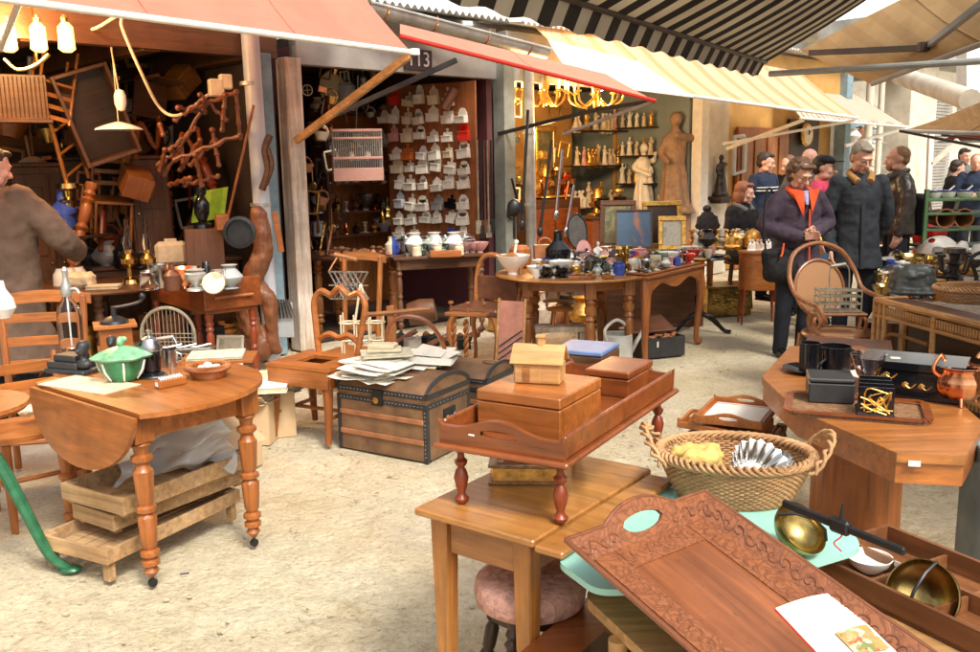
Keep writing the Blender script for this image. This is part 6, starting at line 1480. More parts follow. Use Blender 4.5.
def figure(label,loc,h,m,yaw=0,seed=0,name='figurine',cat='figurine',group=None,vox=None):
    random.seed(seed); k=h; mb=MB(); la=random.uniform(-1,1)
    mb.lathe([(.2*k,0),(.2*k,.05*k),(.0,.05*k)],n=10)
    mb.lathe([(.17*k,.04*k),(.15*k,.15*k),(.125*k,.35*k),(.1*k,.5*k),(.115*k,.62*k),(.1*k,.74*k),(.04*k,.8*k),(0,.8*k)],n=40,sy=.8,wob=lambda a,i:1+(.11 if i<4 else .04)*math.sin(a*7+i*.5+la*3)); mb.ball((0,-.07*k,.9*k),.014*k,1); limb(mb,[(0,0,.5*k),(.01*k,0,.62*k),(0,0,.76*k)],[.09*k,.1*k,.07*k],8)
    limb(mb,[(0,0,.76*k),(0,0,.84*k)],[.04*k,.035*k],8); mb.ball((0,-.005*k,.91*k),(.062*k,.07*k,.08*k))
    for s in (-1,1):
        e=(s*.15*k,-.05*k*random.random(),(.55+.2*random.random())*k); w_=(s*.1*k*random.uniform(-.6,1.6),-.14*k,(.5+.45*random.random())*k); limb(mb,[(s*.08*k,0,.73*k),e,w_],[.045*k,.04*k,.03*k],8)
    o=blob(name,mb,m,vox or k/34,None,1,.4,disp=(.02*k,.1*k),loc=loc,rz=yaw); tag(o,label,cat,group); return o
def cluster(seed,k,m,loc,label,name='figurine_group',cat='figurine',yaw=0,group=None):
    random.seed(seed); mb=MB()
    for i in range(2+seed%2): 
        x=(i-.6)*.3*k; limb(mb,[(x,0,.02*k),(x+.04*k,-.03*k,.35*k),(x+.1*k*random.uniform(-1,1),0,.62*k)],[.2*k,.16*k,.09*k],8); mb.ball((x+.08*k*random.uniform(-1,1),-.02*k,.78*k),.1*k); limb(mb,[(x,0,.5*k),(x+.2*k*random.uniform(-1,1),-.15*k,.45*k)],[.06*k,.05*k],6)
    mb.lathe([(.42*k,0),(.4*k,.06*k),(0,.06*k)],n=12); o=blob(name,mb,m,k/26,None,1,.4,disp=(.03*k,.1*k),loc=loc,rz=yaw); tag(o,label,cat,group); return o
ORD=['first','second','third','fourth','fifth','sixth','seventh','eighth','ninth','tenth','eleventh','twelfth']
def frame(label,loc,rot,w,h,b,fm,pm,name='picture_frame',cat='picture'):
    t=T(name,label,cat,loc,0,None,rot)
    for s in (-1,1):
        mb=MB(); mb.box((0,0,h/2+s*(h/2-b/2)),(w,.03,b),bev=.006); P(t,'frame_rail',mb,fm); mb=MB(); mb.box((s*(w/2-b/2),0,h/2),(b,.028,h-2*b),bev=.006); P(t,'frame_rail',mb,fm)
    mb=MB(); mb.box((0,.004,h/2),(w-2*b,.008,h-2*b),bev=0); P(t,'painting',mb,pm); return t
def paint(n,cs,sc=5):
    m,t,b=newm(n); co=coords(t); g=noise(t,co,sc,3,.5,.8); st=[(.3+.4*i/(len(cs)-1),c) for i,c in enumerate(cs)]
    t.links.new(ramp(t,g,st),b.inputs[0]); b.inputs['Roughness'].default_value=.45; return m
M['paint1']=paint('blue_painting',[(.04,.08,.14),(.06,.11,.17),(.05,.09,.15),(.4,.14,.05),(.3,.03,.06)],3); M['paint2']=paint('dark_landscape',[(.12,.1,.04),(.25,.2,.08),(.08,.09,.05),(.3,.22,.12)],6); M['paint3']=paint('pale_print',[(.5,.45,.35),(.6,.55,.42),(.3,.27,.2)],9)
def shelfboard(label,p,q,d,m='dark',name='wall_shelf',th=.02):
    mb=MB(); c=(p+q)/2; L_=(Vector((q.x,q.y,0))-Vector((p.x,p.y,0))).length; mb.box((0,0,-th/2),(L_,d,th)); return one(name,label,'shelf',mb,m,c,ang(p,q))
# ---------- shop 1 : furniture shop ----------
# wall lamp with three lit globes
M['bulb']=emis('lit_bulb',(1,.5,.1),3.2)
sc1=T('wall_sconce','brass lamp with three glowing yellow glass shades hanging at top left of the furniture shop','lamp',D(30,62,6.6))
mb=MB(); mb.tube(spline([(-.18,0,.02),(-.1,0,-.05),(0,0,-.04),(.08,0,-.0),(.14,.0,.05)],6),.014); mb.tube([(.05,0,0),(.05,.0,.5)],.008); P(sc1,'arm',mb,'brass')
for i,px in enumerate((8,38,66)):
    p=D(px,36,6.6); mb=MB(); mb.lathe([(.03,-.11),(.055,-.09),(.05,.06),(.025,.09),(0,.09)],n=16); sh_=P(sc1,'lamp_shade',mb,'bulb',p-sc1.location); mb=MB(); mb.lathe([(.02,.09),(.028,.12),(.02,.14),(0,.14)],n=10); P(sh_,'socket',mb,'brass')
    l=bpy.data.lights.new('lamp_bulb','POINT'); l.energy=30; l.color=(1,.6,.25); l.shadow_soft_size=.06; o=bpy.data.objects.new('lamp_bulb',l); C.objects.link(o); o.location=p+Vector((0,-.14,-.02)); 
pl_=T('pendant_lamp','white fluted glass pendant lampshade with counterweight on cords in the furniture shop','lamp',D(119,130,7.2))
mb=MB(); mb.lathe([(.17,0),(.165,.012),(.1,.04),(.03,.06),(0,.065)],n=48,wob=lambda a,i:1+(.04*math.cos(a*24) if i<2 else 0)); P(pl_,'lamp_shade',mb,'china',sharp=60); mb=MB(); mb.tube([(0,0,.06),(.0,0,.12),(.0,0,1.0)],.004,5); mb.tube([(.03,0,.22),(-.04,0,1.0)],.006,5); P(pl_,'cord',mb,'oldpaper'); mb=MB(); mb.lathe([(0,.14),(.03,.15),(.045,.2),(.045,.26),(.03,.3),(0,.31)],(.03,0,0),n=16); P(pl_,'counterweight',mb,'china')
mb=MB(); mb.tube(spline([D(68,18,7),D(90,30,7),D(120,15,7),D(122,28,7),D(140,70,7),D(160,108,7.2),D(180,115,7.2),D(208,95,7.4)],6),.012,6); one('electric_cable','pale looping electric cord hanging below the beams of the furniture shop','cord',mb,'oldpaper')
# cupboards & furniture against the back
def cupboard(label,loc,yaw,w,d,h,m='brownz',doors=2,rot=None,name='cupboard'):
    t=T(name,label,'cupboard',loc,yaw,None,rot); mb=MB(); mb.box((0,0,h/2),(w,d,h-.002)); P(t,'carcass',mb,m); mb=MB(); mb.box((0,0,h+.02),(w+.06,d+.05,.04),bev=.01); P(t,'cornice',mb,m)
    for k in range(doors):
        x=-w/2+w*(k+.5)/doors; mb=MB(); mb.box((x,-d/2-.008,h/2),(w/doors-.03,.016,h-.12)); dr_=P(t,'door',mb,m); mb=MB(); mb.box((x,-d/2-.02,h*.72),(w/doors-.14,.014,h*.36)); mb.box((x,-d/2-.02,h*.27),(w/doors-.14,.014,h*.36)); P(dr_,'door_panel',mb,m)
        mb=MB(); mb.ball((x+(w/doors/2-.05)*(1 if k==0 and doors>1 else -1),-d/2-.03,h/2),.015,1); P(dr_,'knob',mb,'brass')
    return t
cupboard('tall dark cupboard at the left of the furniture shop below the hanging frames',base(D(55,300,8.3)),R(40),.6,.45,1.7)
cupboard('dark panelled wardrobe standing behind the pendant lamp',base(D(110,300,8.6)),R(40),.8,.5,1.75,'darkz')
cupboard('small brown glazed cupboard behind the tangle of chair legs',base(D(155,300,8.3))+Vector((0,0,.8)),R(35),.34,.3,.95,'brownz',1)
cupboard('low dark sideboard behind the round table in furniture shop',base(D(165,300,8.3)),R(38),1.3,.45,.8,'brownz',3,name='sideboard')
def hframe(label,p,rot,w=.45,h=.75,d=.25,m='brown'):
    t=T('hanging_cabinet',label,'cabinet',p,0,None,rot)
    for s in (-1,1): mb=MB(); mb.box((s*(w/2-.015),0,0),(.03,d,h)); P(t,'side_panel',mb,m); mb=MB(); mb.box((0,0,s*(h/2-.015)),(w-.062,d,.03)); P(t,'end_panel',mb,m)
    mb=MB(); mb.box((0,d/2-.01,0),(w-.06,.01,h-.06)); P(t,'back_panel',mb,'dark'); return t
hframe('dark open-fronted wall cabinet hanging crooked from the beams of the furniture shop',D(95,115,7.6),(R(5),R(-18),R(30)))
def hangchair(label,p,rot,m='brown',k=1):
    t=T('hanging_chair',label,'chair',p,0,None,rot); 
    for s in (-1,1):
        mb=MB(); mb.tube([(s*.18,.18,-.42),(s*.18,.2,.45)],.018); P(t,'back_post',mb,m); mb=MB(); mb.tube([(s*.18,-.18,-.42),(s*.18,-.18,0)],.018); P(t,'leg',mb,m)
        mb=MB(); mb.tube([(s*.18,-.18,-.2),(s*.18,.18,-.2)],.011); P(t,'stretcher',mb,m)
    mb=MB(); mb.box((0,0,0),(.4,.4,.03)); P(t,'seat',mb,m)
    for z in (.15,.28,.4): mb=MB(); mb.box((0,.195,z),(.34,.015,.05)); P(t,'back_rail',mb,m)
    t.scale=(k,)*3; return t
hangchair('brown chair hanging upside down at the top left of the furniture shop',D(52,88,7.5),(R(170),R(15),R(40)),'honey',.7)
hangchair('dark chair stacked on its side behind the pendant lamp cords',D(150,100,8.3),(R(90),R(10),R(50)),'brown',.8)
hangchair('honey-coloured chair hanging on the back wall left of the lime cloth',D(112,200,8.0),(R(10),R(5),R(30)),'honey',.8)
# tangled turned wood (coat stand parts)
M['twig']=wood('red_turned_wood',(.2,.065,.025),.3,2)
tw=T('coat_stand','tangle of red-brown knobbed wooden coat stand arms hanging beside the grey downpipe','coat stand',D(185,150,7.3)); random.seed(11)
segs=[((170,150),(195,128)),((180,170),(200,140)),((200,95),(226,120)),((165,150),(160,170)),((215,140),(190,165)),((225,95),(222,130)),((178,108),(205,112)),((170,185),(190,178)),((165,175),(205,105)),((158,165),(180,150)),((175,160),(240,135)),((190,110),(236,92)),((203,100),(175,120)),((195,155),(202,185)),((185,185),(218,176)),((236,92),(240,138)),((212,130),(219,165)),((160,125),(163,135))]
for a_,b_ in segs:
    p=D(*a_,7.3+random.uniform(-.15,.15))-tw.location; q=D(*b_,7.3+random.uniform(-.15,.15))-tw.location; mb=MB(); n_=9; pts=[p.lerp(q,i/n_)+Vector((0,0,.012*math.sin(i*2))) for i in range(n_+1)]; mb.tube(pts,[.015+.007*(i%3==0) for i in range(n_+1)],8); mb.ball(p,.024); mb.ball(q,.022); P(tw,'arm',mb,'twig')
mb=MB(); mb.box((0,0,0),(.12,.08,.14),bev=.01); mb.box((.08,.0,.05),(.1,.08,.12),bev=.01); one('junction_box','cream electric meter box on the wall beside the grey downpipe','meter box',mb,'cream',D(216,88,7.6),R(30))
mb=MB(); mb.box((0,0,0),(.02,.02,1.0)); one('wooden_pole','thin orange pole leaning beside the grey downpipe','pole',mb,'orangez',D(240,165,7.5),0,rot=(R(5),R(18),0))
mb=MB(); mb.grid(lambda u,v:(-.14+.28*u-.05*v,.02*math.sin(u*9),.13-.26*v+.04*u),8,8,.004); one('lime_cloth','bright lime green cloth hanging behind the oil lamps','cloth',mb,'lime',D(213,207,7.9),R(25))
mb=MB(); mb.lathe([(0,0),(.125,0),(.125,.05),(.1,.055),(.095,.02),(0,.02)],n=28,Mx=Matrix.Rotation(PI/2,4,'X')); one('hanging_pan','round dark iron pan hanging beside the carved timber','pan',mb,'iron',D(240,232,7.1),R(10))
mb=MB(); mb.box((0,0,0),(.4,.2,.34)); t=one('wall_birdcage','grey-green wooden cage hanging at the left edge of the furniture shop','cage',mb,'brown',D(18,98,7.2),R(30))
mb=MB(); [mb.tube([(-.18+.03*i,-.105,-.15),(-.18+.03*i,-.105,.15)],.004,4) for i in range(13)]; mb.box((0,-.1,-.18),(.44,.1,.03)); P(t,'bars',mb,'brown')
# round table and desk
rt=T('round_table','dark round table loaded with cups, stones and cloths at the furniture shop entrance','table',D(100,285,7.35)); rt.location.z=0
mb=MB(); mb.lathe([(0,.72),(.6,.72),(.62,.735),(.6,.75),(0,.75)],n=48); P(rt,'tabletop',mb,'brown'); 
for a in (20,110,200,290): mb=MB(); mb.lathe(turned(.72,.04,2),(.42*math.cos(R(a)),.42*math.sin(R(a)),0),n=12); P(rt,'leg',mb,'brownz')
a=G(148,283,.8);b=G(205,297,.8);c_=G(248,280,.8)
dk=T('washstand_desk','reddish-brown desk with pale marble top and barley legs, drawer on its side','desk',base((a+c_)/2)+Vector((0,.05,0)),ang(a,b))
w_=(b-a).length*1.05; d2=.42
mb=MB(); mb.box((0,0,.795),(w_,d2,.02)); P(dk,'marble_top',mb,'lintel'); mb=MB(); mb.box((0,0,.7),(w_-.01,d2-.02,.165)); P(dk,'case',mb,'redz' if 0 else 'red')
mb=MB(); mb.box((w_/2+.012,0,.76),(.02,d2+.02,.22)); P(dk,'side_board',mb,'red'); mb=MB(); mb.tube([(w_/2+.04,-.15,.74),(w_/2+.04,.15,.74)],.012); P(dk,'towel_rail',mb,'orange')
legs4(dk,w_,d2,.615,'redz',.03,2,.04)
mb=MB(); mb.box((0,0,.02),(.5,.34,.04)) ; 
mb=MB(); mb.tube(arc((0,0,0),.2,0,PI,16)+[(-.2,0,-.22),(.2,0,-.22)],.012,6,True); sc_=one('cane_panel','oval cane-filled metal chair back under the marble-topped desk','chair back',mb,'wire',D(168,335,6.4),R(-5)); 
mb=MB(); [mb.tube([(-.18+.03*i,0,-.22),(-.18+.03*i,0,math.sqrt(max(0,.04-(-.18+.03*i)**2)))],.003,4) for i in range(13)]; [mb.tube([(-.2,0,-.2+.03*i),(.2,0,-.2+.03*i)],.003,4) for i in range(8)]; P(sc_,'cane_mesh',mb,'wire')
frame('small framed portrait photograph leaning under the marble-topped desk',base(G(228,352,.25),.12),(R(-15),0,R(-8)),.22,.26,.02,'paper','paint3')
def ontab(px,z,y,zz=None): p=D(px,285,y); p.z=z; return p
zt_=.752
for i,(px,dy) in enumerate(((63,7.25),(70,7.3),(79,7.4))): item('cup',.13,'paper_cup',['leftmost','middle','right-hand'][i]+' stacked white cup on the dark round table','cup','white',ontab(px,zt_,dy),rot=(PI,0,0)).location.z=zt_+.13
mb=MB(); mb.box((0,0,.06),(.2,.14,.12),bev=.03); blob('stone_block',mb,'cream',.01,None,2,disp=(.03,.06),loc=ontab(82,zt_,7.05)); tag(bpy.data.objects['stone_block'],'lumpy cream-coloured stone on the dark round table','stone')
book('flat cream book lying on the front of the dark round table',ontab(104,zt_,7.0),R(10),.24,.17,.025,'cream')
for i,px in enumerate((131,150)):
    p=ontab(px,zt_,7.3); t=T('oil_lamp',['left','right'][i]+' of the pair of brass oil lamps with tall glass chimneys','lamp',p); mb=MB(); mb.lathe([(.07,0),(.06,.03),(.02,.05),(.02,.12),(.06,.16),(.065,.2),(.03,.24),(.035,.27),(0,.27)],n=18); P(t,'base',mb,'brass'); mb=MB(); mb.lathe([(.028,.27),(.035,.32),(.022,.38),(.018,.52)],n=14,cap=False); P(t,'chimney',mb,'glass')
random.seed(21)
bits=[('black_teapot','urn','blackm',.16,'dark teapot'),('pewter_jug','vase','zinc',.2,'pewter jug'),('dark_bottle','bottle','black',.24,'dark glass bottle'),('iron_pot','bowl','iron',.12,'iron pot'),('glass_goblet','goblet','glass',.17,'clear goblet'),('brass_candlestick','candlestick','brass',.2,'brass candlestick'),('copper_mug','cup','copper',.12,'copper mug'),('mantel_clock','dome','dark',.2,'dark domed clock')]
desc=['at the far left of','second from left on','third from left on','near the middle of','right of centre on','towards the right of','second from right on','at the right end of']
for k,(nm,pf_,m,h,ds_) in enumerate(bits):
    item(pf_,h,nm,f'{ds_} {desc[k]} the row behind the round table',nm.split('_')[1],m,base(D(92+k*17,285,7.9-.02*k),.82))
    item(PROF and ('jar','cup','bottle','bowl','urn','lamp','goblet','vase')[k],.13+.02*(k%3),('preserve_jar','metal_cup','small_bottle','copper_bowl','pewter_urn','oil_lamp','wine_glass','china_vase')[k],f'small {("glass jar","steel cup","brown bottle","copper bowl","pewter urn","black oil lamp","wine glass","grey vase")[k]} {desc[k]} the marble-topped desk',('jar','cup','bottle','bowl','urn','lamp','glass','vase')[k],('glass','steel','leather','copper','zinc','black','glass','gray')[k],base(D(150+k*11.5,285,6.45-.02*k+ (0.12 if k%2 else 0)),.806))
for k,(px,py,y,h) in enumerate(((178,245,7.9,.3),(200,200,7.6,.42),(212,235,7.5,.2),(160,240,7.8,.2))):
    pass
mb=MB(); mb.lathe([(.08,0),(.075,.03),(.03,.05),(.06,.12),(.065,.2),(.03,.26),(.045,.28),(.055,.34),(.035,.4),(.0,.42)],n=18); one('black_oil_lamp','large black oil lamp with bulging body standing above the desk beside the lime cloth','lamp',mb,'black',D(203,228,7.5))
mb=MB(); mb.box((0,0,0),(.3,.25,.7)); one('dark_pedestal','dark wooden pedestal under the large black oil lamp','pedestal',mb,'brownz',D(203,228,7.5)-Vector((0,0,.352)),R(20)) 
mb=MB(); mb.box((0,0,0),(.26,.14,.2),bev=.03); mb.box((0,0,.11),(.1,.04,.03)); one('grey_case','small weathered grey case standing on the row behind the round table','case',mb,'cream',base(D(174,285,7.75),.95),R(15))
mb=MB(); mb.box((0,0,0),(.1,.25,.12)); one('orange_box','small orange cardboard box beside the large black oil lamp','box',mb,'orange',D(222,222,7.4),R(20))
mb=MB(); mb.lathe([(.0,0),(.075,0),(.08,.02),(.075,.03),(0,.03)],n=24,Mx=Matrix.Rotation(R(70),4,'X')); one('alarm_clock','small round clock with white face leaning at the right of the desk','clock',mb,'clock',base(D(214,285,6.3),.86),R(10))
item('candlestick',.35,'brass_stand','tall brass candlestick on the dark shelf right of the person in brown coat','candlestick','brass',D(72,232,7.6)); item('bottle',.3,'blue_bottle','blue and white bottle beside the tall brass candlestick','bottle','bluep',D(65,232,7.6))
shelfboard('dark wall shelf right of the person in the brown coat',D(55,233,7.65),D(100,236,7.5),.3)
# carved twisted timber
tm=T('carved_timber','tall curving red-brown tree-root timber leaning against the grey downpipe','timber',base(D(262,345,7.45)))
mb=MB(); o_=Vector(tm.location); pr_=lambda x,y:D(x,y,7.4)-o_
limb(mb,[pr_(258,214),pr_(262,235),pr_(262,255),pr_(250,285),pr_(247,310),pr_(252,330),pr_(262,352)],[.07,.08,.085,.095,.09,.095,.08],12); limb(mb,[pr_(252,320),pr_(246,340),pr_(250,356)],[.07,.06,.05]); limb(mb,[pr_(256,285),pr_(268,300),pr_(270,320),pr_(276,350)],[.07,.07,.055,.05])
M['root']=wood('root_wood',(.2,.075,.03),.45,2,.9); blob('carved_body',mb,'root',.014,tm,2,disp=(.05,.12))
mb=MB(); mb.box((0,0,0),(.05,.04,.34)); one('hanging_carving','narrow orange carved wooden board hanging on the blue post','carving',mb,'orange',D(278,232,7.6),0,rot=(0,R(-6),R(10)))
mb=MB(); mb.tube(spline([D(262,190,7.6),D(268,170,7.6),D(265,150,7.6),D(270,135,7.6)],5),.03,6); mb.tube(spline([D(266,185,7.6),D(272,165,7.6),D(268,148,7.6)],5),.02,6); one('driftwood_piece','small bunch of dark driftwood tied to the grey downpipe','driftwood',mb,'brown')
cutl=T('metal_utensils','grey metal hinge plates hanging beside the carved timber','ironwork',D(285,320,7.5)); mb=MB(); mb.box((0,0,0),(.14,.02,.3)); P(cutl,'plate',mb,'gray'); mb=MB(); [mb.tube([(-.04+.02*k,-.02,.18),(-.03+.03*k,-.03,.02)],.008,5) for k in range(5)]; P(cutl,'hooks',mb,'steel')
# ---------- shop 2 ----------
A=D(389,163,10.35);B=D(477,158,9.75); A.z=B.z=0; yb=ang(A,B); Lb=(B-A).length
zb0=D(430,240,10.05).z; zb1=D(430,84,10.05).z
bdt=T('pegboard','tall orange plywood display board covered with white enamel wall boxes against the plum wall','display board',(A+B)/2,yb)
mb=MB(); mb.box((0,0,(zb0+zb1)/2),(Lb,.03,zb1-zb0)); P(bdt,'panel',mb,'twigz')
for s in (-1,1): mb=MB(); mb.box((s*(Lb/2-.03),.03,zb0/2),(.05,.03,zb0)); P(bdt,'leg',mb,'brownz')
rows=[(98,[(400,'redp'),(413,'cream'),(425,'enamel'),(439,'cream'),(454,'cream')]),(117,[(388,'enamel'),(398,'white'),(412,'cream'),(424,'enamel'),(437,'enamel'),(452,'enamel'),(466,'enamel')]),(134,[(398,'pinkp'),(411,'cream'),(424,'enamel'),(438,'enamel'),(451,'enamel'),(467,'redp')]),(152,[(400,'enamel'),(411,'orangep'),(425,'white'),(439,'enamel'),(452,'cream'),(467,'enamel')]),(166,[(400,'cream'),(413,'enamel'),(426,'enamel'),(439,'enamel'),(453,'enamel'),(467,'enamel')]),(183,[(401,'enamel'),(413,'enamel'),(426,'enamel'),(440,'enamel'),(452,'enamel'),(466,'enamel')]),(202,[(402,'pipew'),(412,'enamel'),(425,'enamel'),(440,'zinc'),(452,'black'),(465,'enamel')]),(216,[(400,'enamel'),(413,'enamel'),(427,'enamel'),(439,'enamel'),(452,'enamel'),(464,'enamel')]),(232,[(400,'enamel'),(415,'enamel'),(452,'bluep'),(464,'enamel')])]
M['orangep']=plain('orange_enamel',(.6,.16,.03),.3,var=.2)
cname=dict(redp='bright red',cream='cream',enamel='white',white='grey-white',pinkp='pink',orangep='orange',pipew='pale blue',zinc='dull metal',black='black',bluep='blue and white')
def saltbox(w,h,d,k,m):
    mb=MB(); mb.box((0,-d/2,h*.25),(w,d,h*.5),bev=.004)
    mb.box((0,-.006,h*.45),(w*.92,.008,h*.6),bev=.002)
    if k%3==0: mb.lathe([(w*.36,-.004),(w*.36,.004)],(0,-.006,h*.76),n=16,Mx=Matrix.Rotation(PI/2,4,'X'))
    elif k%3==1: mb.prism([(-w*.4,0),(w*.4,0),(0,h*.3)],-.004,.004,Matrix.Translation((0,-.006,h*.72))@Matrix.Rotation(PI/2,4,'X'))
    else: mb.lathe([(w*.15,-.004),(w*.15,.004)],(0,-.006,h*.95),n=12,Mx=Matrix.Rotation(PI/2,4,'X')); mb.box((0,-.006,h*.8),(w*.2,.008,h*.3),bev=.002)
    mb.box((0,-d-.004,h*.47),(w*1.04,.012,.008),bev=0); return mb
hsh={}
rown=['top row','second row','third row','fourth row','fifth row','sixth row','seventh row','eighth row','bottom row']
kk=0; nrm=Vector((math.sin(yb),-math.cos(yb),0))
for ri,(py,its) in enumerate(rows):
    for ci,(px,m) in enumerate(its):
        u=(px-389)/88; base_=A.lerp(B,u); z=D(px,py+7,10.35-.6*u).z; kk+=1; key=(kk*7%3,m)
        lab=f'{cname[m]} wall box, {ORD[ci]} from left in the {rown[ri]} of the display board'
        lab=lab.replace('first from left','leftmost')
        me=hsh.get(key) 
        if me is None: me=hsh[key]=saltbox(.13,.18,.07,key[0],m).mesh('wall_box',m)
        o=link('wall_box',me,None,base_+nrm*.018+Vector((0,0,z)),yb); o.scale=(random.uniform(.75,1.15),random.uniform(.8,1.1),random.uniform(.72,1.15)); o.location.z+=random.uniform(-.02,.02); o.rotation_euler=(random.uniform(-.05,.1),random.choice((0,0,.06,-.1,.14,-.05)),yb+random.uniform(-.12,.12)); tag(o,lab,'wall box','enamel wall boxes on the display board')
mb=MB(); mb.lathe([(.05,-.12),(.055,0),(.05,.12),(0,.12)],n=16,Mx=Matrix.Rotation(R(30),4,'Y')); one('leather_dice_cup','brown leather cylinder hanging tilted over the top right of the display board','case',mb,'leather',A.lerp(B,.8)+nrm*.15+Vector((0,0,D(455,100,9.9).z)))
# bird cage
cg=T('birdcage','pink wooden birdcage with wire bars hanging in the middle of shop 113','birdcage',D(357,156,8.6),R(12)); w_,h_,d_=.46,.46,.3
for z,hh in ((-h_/2+.06,.12),(0.0-.02,.025),(.16,.02),(h_/2,.025)): mb=MB(); mb.box((0,0,z),(w_,d_,hh)); P(cg,'rail',mb,'pinkg')
mb=MB()
for i in range(23):
    x=-w_/2+.012+(w_-.024)*i/22
    for s in (-1,1): mb.tube([(x,s*(d_/2-.006),-h_/2+.1),(x,s*(d_/2-.006),h_/2)],.0028,4)
for i in range(12):
    y=-d_/2+.012+(d_-.024)*i/11
    for s in (-1,1): mb.tube([(s*(w_/2-.006),y,-h_/2+.1),(s*(w_/2-.006),y,h_/2)],.0028,4)
P(cg,'wire_bars',mb,'zinc'); mb=MB(); mb.tube([(0,0,h_/2),(.04,0,h_/2+.5)],.005,5); P(cg,'hanging_wire',mb,'iron')
for x in (-.05,.1): mb=MB(); mb.ball((x,0,0),(.03,.04,.05)); P(cg,'feeder',mb,'cream')
# back shelves of shop 2
def WL(px,py,yi): return WP(px,py,yi)
yi=1.5
cab=T('shelf_unit','tall honey wooden shelf unit crammed with tools behind the birdcage','shelf unit',F0,RF)
p0,p1=WP(312,160,yi+.3),WP(392,160,yi+.3); l0=(p0-F0).dot(UF); l1=(p1-F0).dot(UF)
mb=MB(); bw(mb,l0,l1,yi+.3,yi+.33,.0,WP(340,105,yi+.3).z); P(cab,'back_panel',mb,'honeyz')
for py in (112,147,183,212,235):
    z=WP(350,py,yi).z; mb=MB(); bw(mb,l0,l1,yi,yi+.3,z-.02,z); P(cab,'shelf',mb,'brown')
for x in (l0,l1): mb=MB(); bw(mb,x-.015,x+.015,yi,yi+.3,0,WP(340,105,yi).z); P(cab,'side_panel',mb,'brownz')
random.seed(33); ck_=['vase','bottle','jar','candlestick','cup','urn','goblet','bowl','lamp']; cm_=['cream','brass','zinc','leather','steel','copper','black','plaster','gold','pipew']; mn=dict(cream='cream',brass='brass',zinc='pewter',leather='brown',steel='steel',copper='copper',black='black',plaster='sandstone-coloured',gold='gilt',pipew='pale grey')
rn=['topmost','second','third','fourth','lowest']
for ri,py in enumerate((112,147,183,212,235)):
    for ci in range(8):
        px=318+ci*9.5
        kd=ck_[(ri*5+ci*2)%9]; m=cm_[(ri*3+ci)%10]; h=random.uniform(.09,.17)
        p=WP(px,py,yi+.15); p.z=WP(350,py,yi).z
        item(kd,h,kd if kd!='lamp' else 'small_lamp',f'{mn[m]} {kd}, {ORD[ci] if ci else "leftmost"} on the {rn[ri]} shelf behind the birdcage',kd,m,p,10)
# round plate on top, clock-like
mb=MB(); mb.lathe([(0,0),(.16,0),(.165,.015),(0,.02)],n=32,Mx=Matrix.Rotation(R(-80),4,'X')); t=one('carved_plate','round cream carved plate standing atop the shelf unit, upper left','plate',mb,'cream',WP(331,86,yi)-Vector((0,0,-.0)),R(55)); mb=MB(); mb.lathe([(.05,.02),(.1,.03),(.05,.035)],n=20,Mx=Matrix.Rotation(R(-80),4,'X'),cap=False); P(t,'relief',mb,'gold')
item('bottle',.28,'pale_blue_cylinder','pale blue cylinder vase standing right of the carved plate','vase','pipew',WP(347,102,yi))
# hanging things left of shop 2 (keys, tools)
for k in range(12):
    px=303+k*3.2+(k%3)*2; py=165+ (k*37%90); p=D(px,py,8.9+.05*(k%4)); mb=MB(); 
    if k%3==0: mb.lathe([(0,0),(.04,.005),(.045,.02),(.035,.03),(0,.03)],n=14,Mx=Matrix.Rotation(PI/2,4,'X')); mb.tube([(0,0,.04),(0,0,.2)],.008,5)
    elif k%3==1: mb.tube([(0,0,-.1),(0,0,.12)],[.02,.01],6); mb.box((0,0,.13),(.07,.02,.05))
    else: mb.tube([(.035*math.cos(a),0,.035*math.sin(a)-.05) for a in [2*PI*i/14 for i in range(14)]],.007,5,True); mb.tube([(0,0,-.01),(0,0,.16)],.007,5)
    o=one(('hanging_ladle','hanging_hammer','hanging_key')[k%3],f'{("brass ladle","wooden-handled hammer","iron ring and rod")[k%3]} hanging {("high","midway","low","lowest")[k//3]} at the left edge of shop 113',('ladle','hammer','ring')[k%3],mb,('brass','brown','iron')[k%3],p)
t=T('tool_rail','row of dark iron fire tools hanging on the plum wall right of the display board','fire tools',D(484,150,9.6),R(45))
for k in range(5): mb=MB(); mb.tube([(-.1+.05*k,0,.1),(-.1+.05*k,.0,-.75-.05*(k%2))],.01,6); mb.box((-.1+.05*k,0,-.8-.05*(k%2)),(.08,.015,.14)); P(t,'tool',mb,('wire','iron','leather')[k%3])
# tables in shop 2
s2=T('round_pine_table','brown round table with turned legs inside shop 113 strewn with trinkets','table',D(360,260,9.2)); s2.location.z=0; mb=MB(); mb.lathe([(0,.76),(.52,.76),(.53,.78),(.52,.79),(0,.79)],n=36,sx=1.2); P(s2,'tabletop',mb,'brown')
for x,y in ((.35,-.2),(-.4,-.2),(.3,.3),(-.3,.3)): mb=MB(); mb.lathe(turned(.76,.045,2),(x,y,0),n=12); P(s2,'leg',mb,'honeyz')
ctq=D(436,300,8.85); ct2=table('brown counter table with glass jars in front of the display board',base(ctq)+Vector((0,.1,0)),R(18),.95,.5,.79,'brown','brownz',.03,2)
for k in range(11):
    px=402+k*6.6; p=base(D(px,265,9.0+.03*(k%2)),.79) ; item(('dome','jar','vase')[k%3],.14+.02*(k%3),'glass_jar',f'pressed glass {("dome jar","straight jar","decanter")[k%3]}, {ORD[k] if k else "leftmost"} in the rear row on the counter table','jar',('glass','glasst','china')[k%3],p,14)
for k in range(8):
    px=410+k*7; p=base(D(px,268,8.75),.79); item(('cup','jar','goblet')[k%3],.1,'small_glass',f'small {("glass cup","lidded pot","glass goblet")[k%3]}, {ORD[k] if k else "leftmost"} in the front row on the counter table','glass',('glass','cream','glasst')[k%3],p,12)
